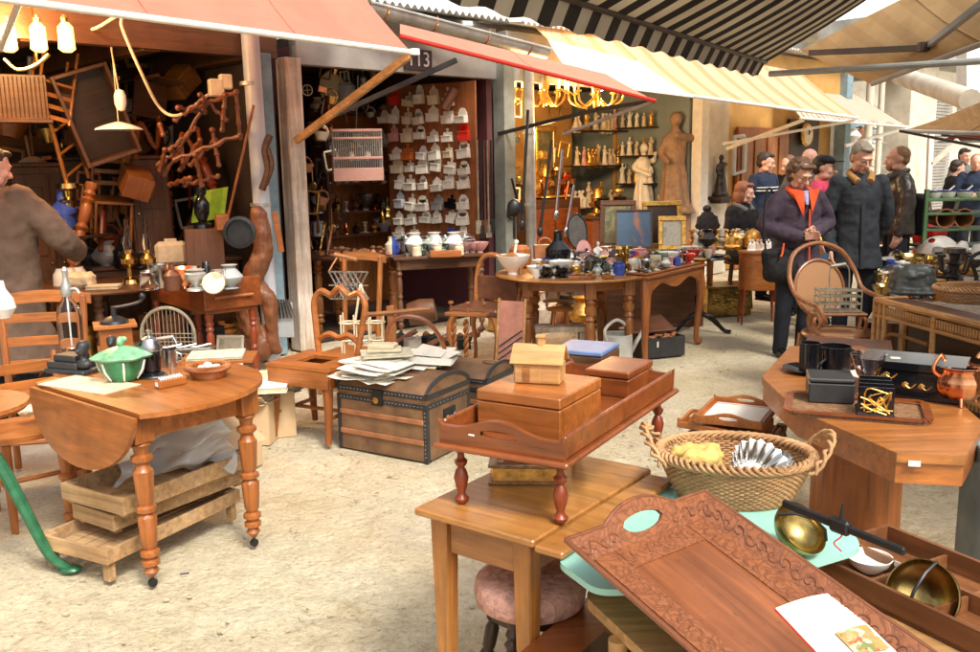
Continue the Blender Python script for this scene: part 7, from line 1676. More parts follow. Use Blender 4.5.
mb=MB(); mb.box((0,0,.03),(.3,.1,.06)); one('orange_tray_box','low orange wooden box at the front edge of the counter table','box',mb,'orange',base(D(446,268,8.62),.79),R(5))
for k,(px,m) in enumerate(((466,'pinkp'),(473,'pinkp'),(480,'pinkp'),(391,'cream'),(395,'bluep'))):
    item('bowl' if k<3 else 'bottle',.09 if k<3 else .15,'pink_dish' if k<3 else 'small_bottle',('pink china dish nearest the glass jars','pink china dish in the middle at the counter end','pink china dish at the right end of counter','cream jar left of the counter table','blue bottle at the left end of the counter')[k],'dish' if k<3 else 'bottle',m,base(D(px,262,9.0),.79))
random.seed(5); mb=MB()
for k in range(44):
    a=random.uniform(0,6.28); r=.5*math.sqrt(random.random()); mb.ball((r*1.1*math.cos(a),r*math.sin(a)*.9,.8+.01),(random.uniform(.015,.045),random.uniform(.01,.03),random.uniform(.012,.03)),1)
tag(P(None,'trinkets',mb,'leathero',base(s2.location)),'small brown and brass trinkets strewn over the round brown table','trinkets',kind='stuff')
mb=MB(); mb.lathe([(.1,-.12),(.12,0),(.1,.12),(0,.12)],n=18,Mx=Matrix.Rotation(R(80),4,'Y')); one('wooden_barrel','small brown wooden barrel lying on the floor of shop 113','barrel',mb,'brown',D(422,312,7.9))
random.seed(15)
for k in range(10):
    px=395+k*8.5; y=8.3-.1*(k%3); mb=MB(); 
    if k%2: mb.tube([(-.1,0,.03),(.12,.04,.05+.1*random.random())],.025,7); 
    else: mb.box((0,0,.05),(.16,.12,.1),rz=k)
    mb.ball((.05,0,.09),.04,1)
    one('scrap_tool',f'{("dark box","iron pipe tool")[k%2]} {ORD[k] if k else "leftmost"} from left among clutter on the floor of shop 113','tool',mb,('iron','leather','zinc','brown')[k%4],base(D(px,330,y)))
# dark floor of the shops
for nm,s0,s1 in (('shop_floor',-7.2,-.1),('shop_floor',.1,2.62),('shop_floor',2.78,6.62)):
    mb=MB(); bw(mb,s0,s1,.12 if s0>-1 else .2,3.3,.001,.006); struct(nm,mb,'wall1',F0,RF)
# ---------- shop 3 ----------
yi=1.25
def sidx(px): return (WP(px,160,yi)-F0).dot(UF)
for ri,(py,x0,x1) in enumerate(((131,572,656),(165,572,650),(206,560,640))):
    z=WP(610,py,yi).z; p=WP(x0,py,yi);q=WP(x1,py,yi); p.z=q.z=z
    shelfboard(f'{("upper","middle","lower")[ri]} dark shelf of figurines in the antique shop',p,q,.3,'dark')
    nfig=(9,11,7)[ri]
    for ci in range(nfig):
        px=x0+5+(x1-x0-9)*ci/(nfig-1); m=('plaster','cream','plaster','gold','pinkp','china','plaster','gold')[(ci*3+ri)%8]; pos=WP(px,py,yi+.02*(ci%2)); pos.z=z
        lab=f'{dict(plaster="buff plaster",cream="cream",gold="gilt",pinkp="pink",china="white")[m]} figurine, {ORD[ci] if ci else "leftmost"} on the {("upper","middle","lower")[ri]} shelf of the antique shop'
        if (ci+ri)%3==0: cluster(ci*3+ri,random.uniform(.25,.32),m,pos,lab,yaw=RF)
        else: figure(lab,pos,random.uniform(.27,.36) if ri<2 else .38,m,RF,ci*7+ri)
# back wall of shop3 left: ochre panel & pictures
mb=MB(); l0=(WP(507,160,1.6)-F0).dot(UF); l1=(WP(572,160,1.6)-F0).dot(UF); bw(mb,l0,l1,1.6,1.65,0,2.66); one('ochre_partition','ochre papered partition wall hung with pictures inside the antique shop','partition',mb,'ochre',F0,RF)
mb=MB(); l0=(WP(655,160,1.2)-F0).dot(UF); bw(mb,l0,6.5,1.3,1.35,0,2.6); one('beige_panel','beige curtain-like panel behind the tall stone saint','panel',mb,'cream2' if 'cream2' in M else 'ochre',F0,RF)
frame('dark landscape painting in broad gilt frame on the ochre partition',WP(546,172,1.5),(0,0,RF),.42,.62,.06,'gold','paint2')
frame('small gilt framed picture on the partition below the landscape',WP(516,205,1.4),(0,0,RF),.26,.3,.04,'gold','paint3')
M['warm']=emis('lit_candle_bulb',(1,.55,.15),4)
def chandelier(label,loc,r,arms,m='gold',h=.4,lit=True):
    t=T('chandelier',label,'chandelier',loc); mb=MB(); mb.lathe([(0,-.1),(.03,-.08),(.05,-.02),(.02,.04),(.04,.12),(.015,.2),(.015,h)],n=12); P(t,'stem',mb,m)
    for k in range(arms):
        a=2*PI*k/arms; e=Vector((math.cos(a),math.sin(a),0)); mb=MB(); mb.tube(spline([e*.03,e*r*.5+Vector((0,0,-.1)),e*r*.9+Vector((0,0,-.04)),e*r+Vector((0,0,.05))],5),.011,6); mb.lathe([(.015,.05),(.04,.06),(.035,.075),(0,.075)],tuple(e*r),n=10); ar=P(t,'arm',mb,m); mb=MB(); mb.lathe([(.012,.075),(.012,.13),(.018,.15),(.008,.19),(0,.2)],tuple(e*r),n=8); P(ar,'candle',mb,'warm' if lit and k%2==0 else 'cream')
    return t
chandelier('curved gilt chandelier with candle arms hanging in the antique shop doorway',D(596,98,10.6),.32,8)
chandelier('fussy gilt leafy chandelier left of the curved one, by the ochre partition',D(546,97,10.6),.22,7)
chandelier('small gilt lamp hanging nearest the grey doorpost',D(512,95,10.8),.12,5,lit=True)
for p,e in ((D(596,88,10.7),14),(D(546,120,10.7),14),(D(516,120,10.9),8)):
    l=bpy.data.lights.new('chandelier_bulb','POINT'); l.energy=e*3.5; l.color=(1,.62,.28); l.shadow_soft_size=.08; o=bpy.data.objects.new('chandelier_bulb',l); C.objects.link(o); o.location=p+Vector((.05,-.05,-.15))
for ri,zz_ in enumerate((1.35,1.75,2.15)):
    p=FP(6.4,.55,zz_); q=FP(6.4,1.15,zz_); shelfboard(f'{("lower","middle","upper")[ri]} dark side-wall shelf of white ornaments behind the stone saint',p,q,.22,'dark')
    for ci in range(5):
        m=('china','plaster','gold','cream','china')[(ci+ri)%5]; figure(f'{dict(plaster="buff",cream="cream",gold="gilt",china="white")[m]} statuette, {ORD[ci] if ci else "nearest"} on the {("lower","middle","upper")[ri]} side-wall shelf behind the saint',FP(6.4,.6+.125*ci,zz_),random.uniform(.2,.3),m,R(20),ci*5+ri+40,name='statuette')
M['stone']=plain('buff_stone',(.3,.19,.12),.7,var=.3,sc=12)
plh=T('plinth','plain buff plinth carrying the tall stone saint','plinth',base(WP(676,250,.2)),RF); mb=MB(); mb.box((0,0,.46),(.6,.36,.92)); P(plh,'block',mb,'stone'); mb=MB(); mb.box((0,0,.927),(.64,.4,.012)); P(plh,'top',mb,'stone')
# display counter carrying statues
p=WP(625,225,.6); dc=T('sideboard','dark red-brown sideboard with brass trim carrying white statues at antique shop window','sideboard',base(WP(618,250,.75)),RF)
mb=MB(); mb.box((.15,0,.45),(2.0,.4,.9)); P(dc,'body',mb,'red'); mb=MB(); mb.box((.15,0,.92),(2.06,.44,.03)); P(dc,'top',mb,'brown')
zt3=.936
def onc(px,yi=.75): q=WP(px,220,yi); q.z=zt3; return q
figure('white plaster classical lady statue on the sideboard beneath the figurine shelves',onc(643,.7)-Vector((0,0,.0)),1.0,'china',R(20),4,'statue','statue',vox=.014)
figure('tall buff stone saint statue at the right of the antique shop window',onc(674,.2),1.42,'stone',R(10),9,'statue','statue',vox=.02)
figure('gilt winged angel figure behind the tall stone saint',WP(688,175,.14),.5,'gold',R(30),2,'statue','statue')
mb=MB(); 
for s in (-1,1):
    for k in range(5): mb.tube(spline([(s*.05,.02,.35),(s*(.12+.03*k),.04,.45-.05*k),(s*(.16+.02*k),.05,.3-.07*k)],4),.015,5)
w__=one('gilt_wings','gilt carved wings spread behind the tall stone saint','carving',mb,'gold',WP(688,172,.16))
figure('small white statuette between the plaster lady and stone saint',onc(661,.35),.3,'china',0,5,'statue','statue')
for k,(px,m,h,kd,lb) in enumerate(((603,'bronze',.24,'urn','dark metal urn left of the white classical lady'),(620,'bronze',.24,'urn','dark metal urn nearest the white classical lady'),(597,'gold',.32,'lamp','gilt figure lamp left of the two dark urns'),(618,'gold',.3,'candlestick','gilt candlestick rising behind the right dark urn'))): item(kd,h,('metal_urn','metal_urn','gilt_lamp','gilt_candlestick')[k],lb,('urn','urn','lamp','candlestick')[k],m,onc(px,.65 if k<2 else .85))
for k,px in enumerate((520,532,545,556,565)):
    item(('goblet','vase','lamp','candlestick','urn')[k],(.25,.3,.4,.35,.3)[k],('brass_goblet','gilt_vase','table_lamp','brass_candlestick','copper_urn')[k],('brass goblet','gilt vase','gilt table lamp','tall brass candlestick','copper urn')[k]+' on the brown cabinet by the ochre partition',('goblet','vase','lamp','candlestick','urn')[k],('brass','gold','gold','brass','copper')[k],WP(px,212,1.2)*1.0 if False else Vector((*WP(px,200,1.2)[:2],1.2)))
cq=WP(545,250,1.2); kb=T('brown_cabinet','brown cabinet against the ochre partition with brassware on top','cabinet',base(cq),RF); mb=MB(); mb.box((0,0,.59),(1.1,.36,1.18)); P(kb,'body',mb,'brown'); mb=MB(); mb.box((-.25,-.19,.6),(.45,.02,.9)); mb.box((.25,-.19,.6),(.45,.02,.9)); P(kb,'doors',mb,'red')
# leaning iron things and mirror
mr=T('hand_mirror','violin-shaped silver mirror leaning behind the oval table','mirror',D(577,232,8.6),0,rot=(R(-10),0,R(20))); mb=MB(); mb.prism([( .1*math.cos(a)*(1+.3*math.sin(a)**2*math.cos(a*2)),.17*math.sin(a)) for a in [2*PI*i/32 for i in range(32)]],-.01,.01,Matrix.Rotation(PI/2,4,'X')); P(mr,'mirror_glass',mb,'steel'); mb=MB(); mb.tube([( .1*math.cos(a)*(1+.3*math.sin(a)**2*math.cos(a*2)),-.012,.17*math.sin(a)) for a in [2*PI*i/32 for i in range(32)]],.01,6,True); P(mr,'frame',mb,'iron')
for k,(a_,b_,lb) in enumerate((((562,150),(556,215),'long steel rod hanging left of the figurine shelves'),((552,140),(540,232),'dark iron scythe handle leaning by the mirror'),((528,110),(522,225),'black iron bar beside the glassy downpipe'),((574,185),(566,232),'short steel fire poker leaning near the mirror'))): mb=MB(); mb.tube([D(*a_,8.9),D(*b_,8.8)],.015,8); mb.ball(D(*b_,8.8),(.03,.02,.05)); one('iron_rod',lb,'rod',mb,('steel','iron','iron','steel')[k])
mb=MB(); mb.ball((0,0,0),(.07,.05,.09)); mb.tube([(0,0,-.3),(0,0,0)],.015); one('iron_finial','black iron finial with round head beside the grey doorpost','finial',mb,'iron',D(514,208,8.8))
# dark bronze on cream panel
figure('dark bronze figure group on a shelf bracket against the cream panel',FP(7.15,-.1,1.15),.6,'bronze',R(20),8,'bronze_statue','statue',vox=.014)
mb=MB(); mb.box((0,0,0),(.36,.24,.05)); mb.box((0,.0,-.05),(.26,.18,.05)); one('wall_bracket','dark wooden wall bracket carrying the bronze figure','bracket',mb,'dark',FP(7.15,-.1,1.12),RF)
mb=MB(); mb.tube([FP(7.5,-.1,2.0),FP(7.75,-.1,2.0),FP(7.8,-.1,1.9),FP(7.8,-.1,1.5),FP(7.5,-.1,1.45)],.04,8,True); one('pipe_loop','square loop of pale grey-blue pipe beside the orange door','pipe',mb,'pipew')
# clock
ck=T('wall_clock','round cream wall clock hanging over the dark doorway','clock',FP(10.0,.0,2.05),RF); mb=MB(); mb.lathe([(0,-.03),(.17,-.03),(.19,0),(.17,.03),(0,.03)],n=32,Mx=Matrix.Rotation(PI/2,4,'X')); P(ck,'case',mb,'gold'); mb=MB(); mb.lathe([(0,0),(.15,0),(.15,.004),(0,.004)],(0,-.03,0),n=32,Mx=Matrix.Rotation(PI/2,4,'X')); P(ck,'face',mb,'clock'); mb=MB(); mb.tube([(0,-.042,0),(.05,-.042,.07)],.006,5); mb.tube([(0,-.042,0),(-.02,-.042,.1)],.006,5); P(ck,'hands',mb,'iron')
# far window shelves
for ri,z in enumerate((1.5,1.95,2.35)):
    p=FP(12.4,.3,z); q=FP(13.8,.3,z); shelfboard(f'{("lower","middle","upper")[ri]} pale crockery shelf in the far shop window',p,q,.3,'lintel')
    for ci in range(5): item(('jar','vase','dome','jar','urn')[(ci+ri)%5],.22+.05*(ci%2),'crockery_jar',f'{("buff","white","brown","cream","grey")[(ci+ri)%5]} crock, {ORD[ci] if ci else "leftmost"} on the {("lower","middle","upper")[ri]} shelf in the far shop window','jar',('plaster','china','leathero','cream','gray')[(ci+ri)%5],FP(12.55+ci*.27,.3,z))
# ---------- things on the oval & serpentine tables ----------
zo2=.741
def o2(px,y,z=zo2): p=D(px,250,y); p.z=z; return p
item('bowl',.14,'mortar_bowl','white china mortar bowl at the left end of the oval table','bowl','china',o2(513,7.55),24); mb=MB(); mb.tube([(0,0,.05),(.03,0,.2)],.012); mb.ball((.03,0,.21),.02); one('pestle','white pestle standing in the china mortar bowl','pestle',mb,'china',o2(513,7.55,.8))
mb=MB(); mb.lathe([(.05,0),(.095,.02),(.1,.1),(.095,.17),(.06,.2),(0,.2)],n=24); one('wooden_drum','round orange wooden jar on the oval table beside the grey doorpost','jar',mb,'orangez',o2(520,8.0))
mb=MB(); mb.lathe([(.08,0),(.085,.01),(.08,.02),(.03,.04),(.05,.1),(0,.1)],n=24); one('drum_foot','white metal scale foot behind the china mortar bowl','scale foot',mb,'white',o2(538,7.7))
mb=MB(); mb.box((0,0,.1),(.2,.08,.2)); t=one('tan_handbag','tan leather handbag with handle standing at the back of the oval table','handbag',mb,'leathero',o2(545,8.05),R(5)); mb=MB(); mb.tube(arc((0,0,.2),.06,0,PI,10),.008); P(t,'handle',mb,'leathero')
item('bottle',.3,'label_bottle','dark wine bottle with white label on the oval table','bottle','black',o2(558,7.75),16)
mb=MB(); mb.box((0,0,0),(.05,.002,.06)); one('bottle_label','white paper label on the dark wine bottle','label',mb,'paper',o2(558,7.65,.81))
grinder('small orange wooden coffee grinder in the middle of the oval table',o2(575,7.6),R(10),.85)
gl=T('glass_cloche','clear glass dome covering a small round base at centre of the oval table','cloche',o2(592,7.5)); mb=MB(); mb.ball((0,0,.08),(.08,.08,.08),3); P(gl,'dome',mb,'glass'); mb=MB(); mb.lathe([(.09,0),(.09,.015),(0,.015)],n=24); P(gl,'base',mb,'brass')
figure('white rooster-like china figure behind the glass dome on the oval table',o2(598,7.85),.24,'china',0,6)
for k,px in enumerate((622,628)): item('candlestick',.2,'brass_candlestick',['left','right'][k]+' of two polished brass candlesticks on the oval table','candlestick','brass',o2(px-2,7.45+.03*k),18)
for k,(px,m) in enumerate(((582,'honey'),(590,'honey'),(608,'honey'),(574,'honey'))): mb=MB(); mb.box((0,0,.015),(.09,.07,.03)); mb.ball((0,0,.04),(.03,.02,.015)); one('wooden_mould',f'small carved butter mould, {("third","fourth","last","second")[k]} along the front edge of the oval table','mould',mb,m,o2(px,7.13),k)
random.seed(8)
for k in range(16):
    px=536+ (k%8)*4.2; y=7.25+.07*(k//8); item(('cup','goblet','bowl')[k%3],.06+.03*random.random(),'crystal_glass',f'little crystal {("cup","goblet","dish")[k%3]}, {ORD[k%8] if k%8 else "leftmost"} in the {("front","rear")[k//8]} row left of the coffee grinder','glass','glass' if k%4 else 'china',o2(px,y),12)
for k in range(36):
    r_,c2=divmod(k,12); px=540+c2*7.2; m=('glass','china','steel','glasst','gold','china','bluep')[(k*5)%7]
    item(('goblet','cup','vase','bowl','candlestick','jar')[(k*7)%6],.07+.04*random.random(),'table_'+('goblet','cup','vase','dish','candlestick','jar')[(k*7)%6],f'little {dict(glass="clear",china="white",steel="silver",glasst="tinted",gold="gilt",bluep="blue")[m]} {("goblet","cup","vase","dish","candlestick","jar")[(k*7)%6]}, {ORD[c2] if c2 else "leftmost"} in the {("front","middle","rear")[r_]} oval-table row','tableware',m,o2(px,7.38+.16*r_),14)
# plate standing
mb=MB(); mb.lathe([(0,0),(.11,.01),(.12,.02),(0,.012)],n=28,Mx=Matrix.Rotation(R(80),4,'X'),sx=.7); one('wall_plate','decorated oval plate standing upright behind the grinder','plate',mb,'plate_d' if 'plate_d' in M else 'pinkp',o2(583,8.0,.86),R(30))
GS=.95
# crowd of coloured china on the serpentine table
cols=['glass','china','redp','steel','pinkp','china','cream','bluep','gold','glasst','glass']
cnm=dict(steel='silver',bluep='blue',china='white',redp='red',glass='clear glass',pinkp='pink',cream='cream',gold='gilt',glasst='tinted glass',orangep='orange')
random.seed(19); zz=.765
for r_ in range(5):
    for c2 in range(11):
        u=(c2+.5)/11; p=P1.lerp(P2,u)*1.0+nn*(.06+.1*r_); p.x+=random.uniform(-.015,.015); p.z=zz; m=cols[(c2*3+r_*5)%11]; kd=('cup','bowl','goblet','plate','vase','candlestick','jar')[(c2+r_*2)%7]
        item(kd,random.uniform(.07,.13) if kd!='plate' else .16,('china_'+kd) if m not in('glass','glasst') else 'glass_'+kd,f'{cnm[m]} {kd}, {ORD[c2] if c2 else "leftmost"} in row {ORD[r_]} from the front of the serpentine table'.replace('in row ','in the ').replace('from the front','row from the front'),kd,m,p,12)
for c2 in range(9):
    a=2*PI*c2/9; r=.19 if c2 else 0; p=Vector((bp_.x+r*math.cos(a),bp_.y+r*math.sin(a),.746)); m=cols[(c2*4)%11]; item(('bowl','cup','plate')[c2%3],.08 if c2%3<2 else .16,'trinket_'+('bowl','cup','plate')[c2%3],f'{cnm[m]} {("bowl","cup","plate")[c2%3]} {("at the centre","at the right edge","at the right rear","at the rear","at the left rear","at the left edge","at the left front","at the front","at the right front")[c2]} of the black pedestal table',('bowl','cup','plate')[c2%3],m,p,14)
# frames
frame('blue painting of figures leaning behind the serpentine table',D(634,248,8.9)-Vector((0,0,.0)),(R(-12),0,R(-4)),.36,.38,.012,'brown','paint1')
for (o_,h_) in ((-.0,.45),): 
    pass
easel=[('large empty gilt frame leaning right of the blue painting',(664,248),9.2,.42,.48,'gold','dark',R(10)),('pale gilt frame leaning in front of the large gilt frame',(672,250),9.0,.28,.34,'gold','paint3',R(-6)),('dark brown frame half behind the blue painting',(617,248),9.1,.36,.48,'brown','paint2',R(-14))]
for lb,(px,py),y,w_,h_,fm,pm,yz in easel: frame(lb,D(px,py,y),(R(-10),0,yz),w_,h_,.05,fm,pm)
sd_=T('low_cabinet','low dark cabinet behind the serpentine table on which the frames stand','cabinet',base(D(648,260,9.25)),R(6)); zc_=D(648,250,9.0).z; mb=MB(); mb.box((0,0,zc_/2-.01),(1.0,.6,zc_-.02)); P(sd_,'body',mb,'brown')
of=T('oval_miniature','ornate dark oval frame with small portrait standing on the plain honey table','picture',D(708,242,9.5),0,rot=(R(-8),0,R(8)));mb=MB(); mb.lathe([(.1,-.015),(.15,-.015),(.15,.015),(.1,.02)],(0,0,.17),n=28,Mx=Matrix.Rotation(PI/2,4,'X'),sx=.85,wob=lambda a,i:1+.07*math.cos(a*10)); mb.ball((0,0,.35),(.05,.02,.04)); mb.box((0,0,.01),(.12,.08,.03)); P(of,'ornate_frame',mb,'bronze'); mb=MB(); mb.lathe([(0,0),(.1,0),(.1,.004),(0,.004)],(0,0,.17),n=24,Mx=Matrix.Rotation(PI/2,4,'X'),sx=.85); P(of,'portrait',mb,'pinkp')
random.seed(4)
for k in range(9):
    px=692+k*7.5; p=D(px,244,9.45-.03*(k%3)); p.z=.762; kd=('candlestick','urn','vase','dome','lamp')[k%5]; m=('gold','china','bronze','gold','plaster')[k%5]
    if k%2: cluster(k,.22,m,p,f'{("gilt","white","dark bronze","gilt","buff")[k%5]} ornament, {ORD[k]} from left on the plain honey table','ornament','ornament')
    else: item(kd,.2,'gilt_'+kd if m=='gold' else 'old_'+kd,f'{("gilt","white","dark","gilt","buff")[k%5]} {kd}, {ORD[k] if k else "leftmost"} from left on the plain honey table'.replace('leftmost from left','leftmost'),kd,m,p)
for k in range(3): cluster(20+k,.13,('china','plaster','china')[k],base(bs_.location,.752)+Vector((-.08+.08*k,0,0)),f'white china flower posy, {("left","middle","right")[k]} of three on the bow-fronted bedside cabinet','china_posy','ornament')
# =============== RIGHT-HAND STALL ===============
zr=.62
pl=[G(868,318,zr),G(905,262,zr),G(1120,262,zr),G(1180,330,zr)]
cx=base(sum(pl,Vector())/4); stt=T('stall_table','long low trestle table heaped with bric-a-brac at the right of the lane','table',cx)
mb=MB(); mb.prism(ccw([q-cx for q in pl]),zr-.03,zr); P(stt,'tabletop',mb,'wear')
for q in pl: q=(q-cx)*.85; mb=MB(); mb.box((q.x,q.y,(zr-.03)/2),(.06,.06,zr-.03)); P(stt,'leg',mb,'brownz')
# rattan shelf cabinet
A=D(874,330,5.3); B=D(1010,372,4.2); A.z=B.z=0; yr=ang(A,B); Lr=(B-A).length
rc=T('rattan_cabinet','rattan cabinet with beaded golden cane frame and grey top at the right edge','cabinet',(A+B)/2,yr)
Hc=.82; 
def cane(par,p,q,r=.016,nm='cane_rail'): mb=MB(); mb.tube([p,q],r,8); return P(par,nm,mb,'rattan')
for z in (.06,.42,Hc): cane(rc,(-Lr/2,0,z),(Lr/2,0,z),.02)
mb=MB()
for k in range(int(Lr/.022)): mb.box((-Lr/2+.02+k*.022,-.004,Hc-.05),(.014,.012,.05),bev=.003)
P(rc,'beaded_frieze',mb,'rattan',sharp=60); mb=MB()
for k in range(int(Lr/.03)): mb.box((-Lr/2+.02+k*.03,-.004,.40),(.016,.012,.045),bev=.003)
P(rc,'beaded_shelf_edge',mb,'rattan',sharp=60)
cane(rc,(-Lr/2,0,Hc-.09),(Lr/2,0,Hc-.09),.012)
for x in (-Lr/2,-Lr/2+.05,-Lr/2+.1,-.02,Lr/2-.15,Lr/2):
    cane(rc,(x,0,0),(x,0,Hc),.016,'cane_post')
for x in (-Lr/2,Lr/2): cane(rc,(x,.2,0),(x,.2,Hc),.018,'cane_post'); cane(rc,(x,0,Hc),(x,.2,Hc),.016); cane(rc,(x,0,.1),(x,.2,.1),.012)
mb=MB(); mb.box((0,.1,Hc-.0),(Lr+.02,.17,.014)); P(rc,'top',mb,'brown'); mb=MB(); mb.box((0,.21,Hc/2),(Lr,.01,Hc-.06)); P(rc,'back_panel',mb,'dark'); mb=MB(); mb.box((0,.1,.415),(Lr-.04,.18,.015)); P(rc,'shelf',mb,'brown')  # dark back panel added to stand in for the shaded cabinet interior
mb=MB(); 
for s in (0,1): mb.tube(spline([(-Lr/2+.13+s*.0,-.0,.43),(-Lr/2+.12,0,.6),(-Lr/2+.2,0,.645),(-Lr/2+.5,0,.645)],5),.011,6)
P(rc,'cane_bracket',mb,'rattan')
Mr=Matrix.Translation((A+B)/2)@Matrix.Rotation(yr,4,'Z')
mb=MB(); [mb.ball((random.uniform(-.16,.16),random.uniform(-.07,.07),random.uniform(0,.05)),(.07,.05,.04)) for k in range(8)]
blob('blue_cloth',mb,'teal',.01,None,2,disp=(.03,.05),loc=Mr@Vector((.05,.15,.45))); tag(bpy.data.objects['blue_cloth'],'crumpled blue-grey cloth on the middle shelf of the rattan cabinet','cloth')
mb=MB(); mb.box((0,0,0),(.4,.02,.1)); one('leaning_board','pale narrow board leaning across the shelf of the rattan cabinet','board',mb,'pale',Mr@Vector((-.25,-.08,.48)),rot=(0,R(25),yr))
for k in range(5): item(('urn','bowl','jar','dome','candlestick')[k],.13,('iron_urn','brass_bowl','dark_jar','black_dome','brass_candlestick')[k],('iron urn','brass bowl','dark jar','black dome','brass candlestick')[k]+' inside the rattan cabinet',('urn','bowl','jar','dome','candlestick')[k],('iron','brass','leather','blackm','brass')[k],Mr@Vector((-.35+.16*k,.1,.424)))
# cloth-covered sewing machine shape on top
cv=T('covered_machine','dark green-black oilcloth cover over a lumpy machine on the rattan cabinet','machine cover',D(910,312,5.45),R(-20)); cv.location.z=Hc+.012
mb=MB(); mb.box((0,0,.09),(.3,.2,.17),bev=.05,tap=1.2); mb.ball((-.0,.0,.14),(.17,.12,.09)); mb.ball((.0,-.12,.02),(.2,.05,.025)); mb.ball((.13,-.1,.02),(.08,.05,.02)); blob('oilcloth',mb,'tarp',.009,cv,2,.5,disp=(.03,.09)); cv.scale=(.8,.8,.8)
mb=MB(); mb.box((0,.02,.2),(.2,.14,.02)); P(cv,'grey_lid',mb,'gray')
mb=MB(); mb.beam((0,0,0),(.06,.03,.34),.03,.03); one('upright_stick','red-brown wooden stick rising between the covered machine and orange basket','stick',mb,'redz',Mr@Vector((.22,.2,Hc)))
basket('wide shallow orange-brown basket on the grey top of the rattan cabinet',base(D(985,320,5.0),Hc+.012)+Vector((0,.1,0)),.24,.17,.08,'wicker',8,False,flare=.8,r=.004)
# brass tray box etc on the long table
def rt2(px,py,z=zr): q=G(px,py,z); q.z=z+.001; return q
mb=MB(); mb.box((0,0,.04),(.32,.22,.08)); t=one('brass_tray','low rectangular brass tray box near the hoop of the bentwood armchair','tray',mb,'brass',rt2(895,282),R(-15)); mb=MB(); mb.ball((0,0,.08),(.14,.1,.07)); P(t,'domed_lid',mb,'steel')
mb=MB(); mb.lathe([(0,0),(.15,0),(.24,.03),(.23,.035),(.0,.02)],n=36,sx=1.3); one('oval_dish','large oval pewter dish on the long trestle table','dish',mb,'zincl',rt2(912,262,zr+.05))
def shade(label,loc,r,h,tilt,m='white'):
    mb=MB(); mb.lathe([(r,0),(r*.9,h*.3),(r*.35,h*.85),(r*.2,h),(r*.17,h),(r*.32,h*.83),(r*.86,h*.3),(r*.96,0)],n=32,cap=False); return one('lamp_shade',label,'lampshade',mb,m,loc,0,'opal lampshades on the trestle table',tilt)
shade('wide white opal lampshade lying beside the oval pewter dish',rt2(935,262)+Vector((0,0,.1)),.2,.16,(R(25),R(-35),0)); shade('conical white opal lampshade right of the wide opal shade',rt2(958,266)+Vector((0,0,.02)),.13,.22,(0,R(10),0)); shade('white opal lampshade cut by the right edge of view',rt2(978,270)+Vector((0,0,.02)),.13,.22,(0,R(-8),0))
# iron candelabra lumps
def candelabrum(label,loc,h,m,seed):
    random.seed(seed); t=T('candelabrum',label,'candelabrum',loc); mb=MB(); mb.lathe([(r*h,z*h) for r,z in PROF['candlestick']],n=14); P(t,'stem',mb,m)
    for k in range(4): a=k*PI/2+seed; e=Vector((math.cos(a),math.sin(a),0)); mb=MB(); mb.tube(spline([Vector((0,0,h*.55)),e*h*.3+Vector((0,0,h*.45)),e*h*.42+Vector((0,0,h*.8))],5),.012,6); mb.lathe([(.01,h*.8),(.03,h*.83),(.03,h*.88),(0,h*.88)],tuple(e*h*.42),n=10); P(t,'arm',mb,m)
    return t
candelabrum('dark wrought candelabrum behind the green rack foot',rt2(920,250),.32,'bronze',1); candelabrum('tall dark metal candelabrum before the opal lampshades',rt2(952,292),.34,'bronze',2); candelabrum('brass candelabrum on the trestle table behind the covered machine',rt2(930,285),.24,'brass',3)
random.seed(31); kd_=['bowl','plate','candlestick','urn','cup','vase','dome','jar','goblet','bottle']; md_=['brass','steel','bronze','china','copper','gold','bluep','zinc','leather','glass']; nm_=dict(mn,china='white',bluep='blue',glass='glass',bronze='dark bronze',gold='gilt')
row_=[(300,886,8,'nearest'),(288,884,10,'second'),(277,890,9,'middle'),(266,895,8,'rearmost')]
for ri,(py,x0,n_,rn_) in enumerate(row_):
    for ci in range(n_):
        px=x0+ci*10.5+random.uniform(-2,2); k=kd_[(ci*3+ri*2)%10]; m=md_[(ci*7+ri*3)%10]; h=random.uniform(.1,.2)
        item(k,h,('old_'+k),f'{nm_.get(m,m)} {k}, {ORD[ci] if ci else "leftmost"} in the {rn_} row on the long trestle table',k,m,rt2(px,py+random.uniform(-2,2)),12,rot=(random.choice((0,0,R(80),R(15))),0,random.random()*6))
for k in range(12):
    px=888+k*9; mb=MB(); mb.box((0,0,.012),(random.uniform(.1,.25),random.uniform(.04,.12),.022),rz=random.random()*3); one('flat_piece',f'flat {("brass","brown","grey","blue")[k%4]} piece of hardware, {ORD[k] if k else "leftmost"} among the trestle table bric-a-brac','hardware',mb,('brass','leathero','gray','bluep')[k%4],rt2(px,272+ (k*7)%26,zr+.0))
mb=MB(); mb.tube(spline([(0,0,0),(.05,0,.15),(.0,.0,.3),(.1,0,.36)],6),.014,8); one('iron_hook','curved iron tap spout standing before the opal lampshades','spout',mb,'iron',rt2(968,300))
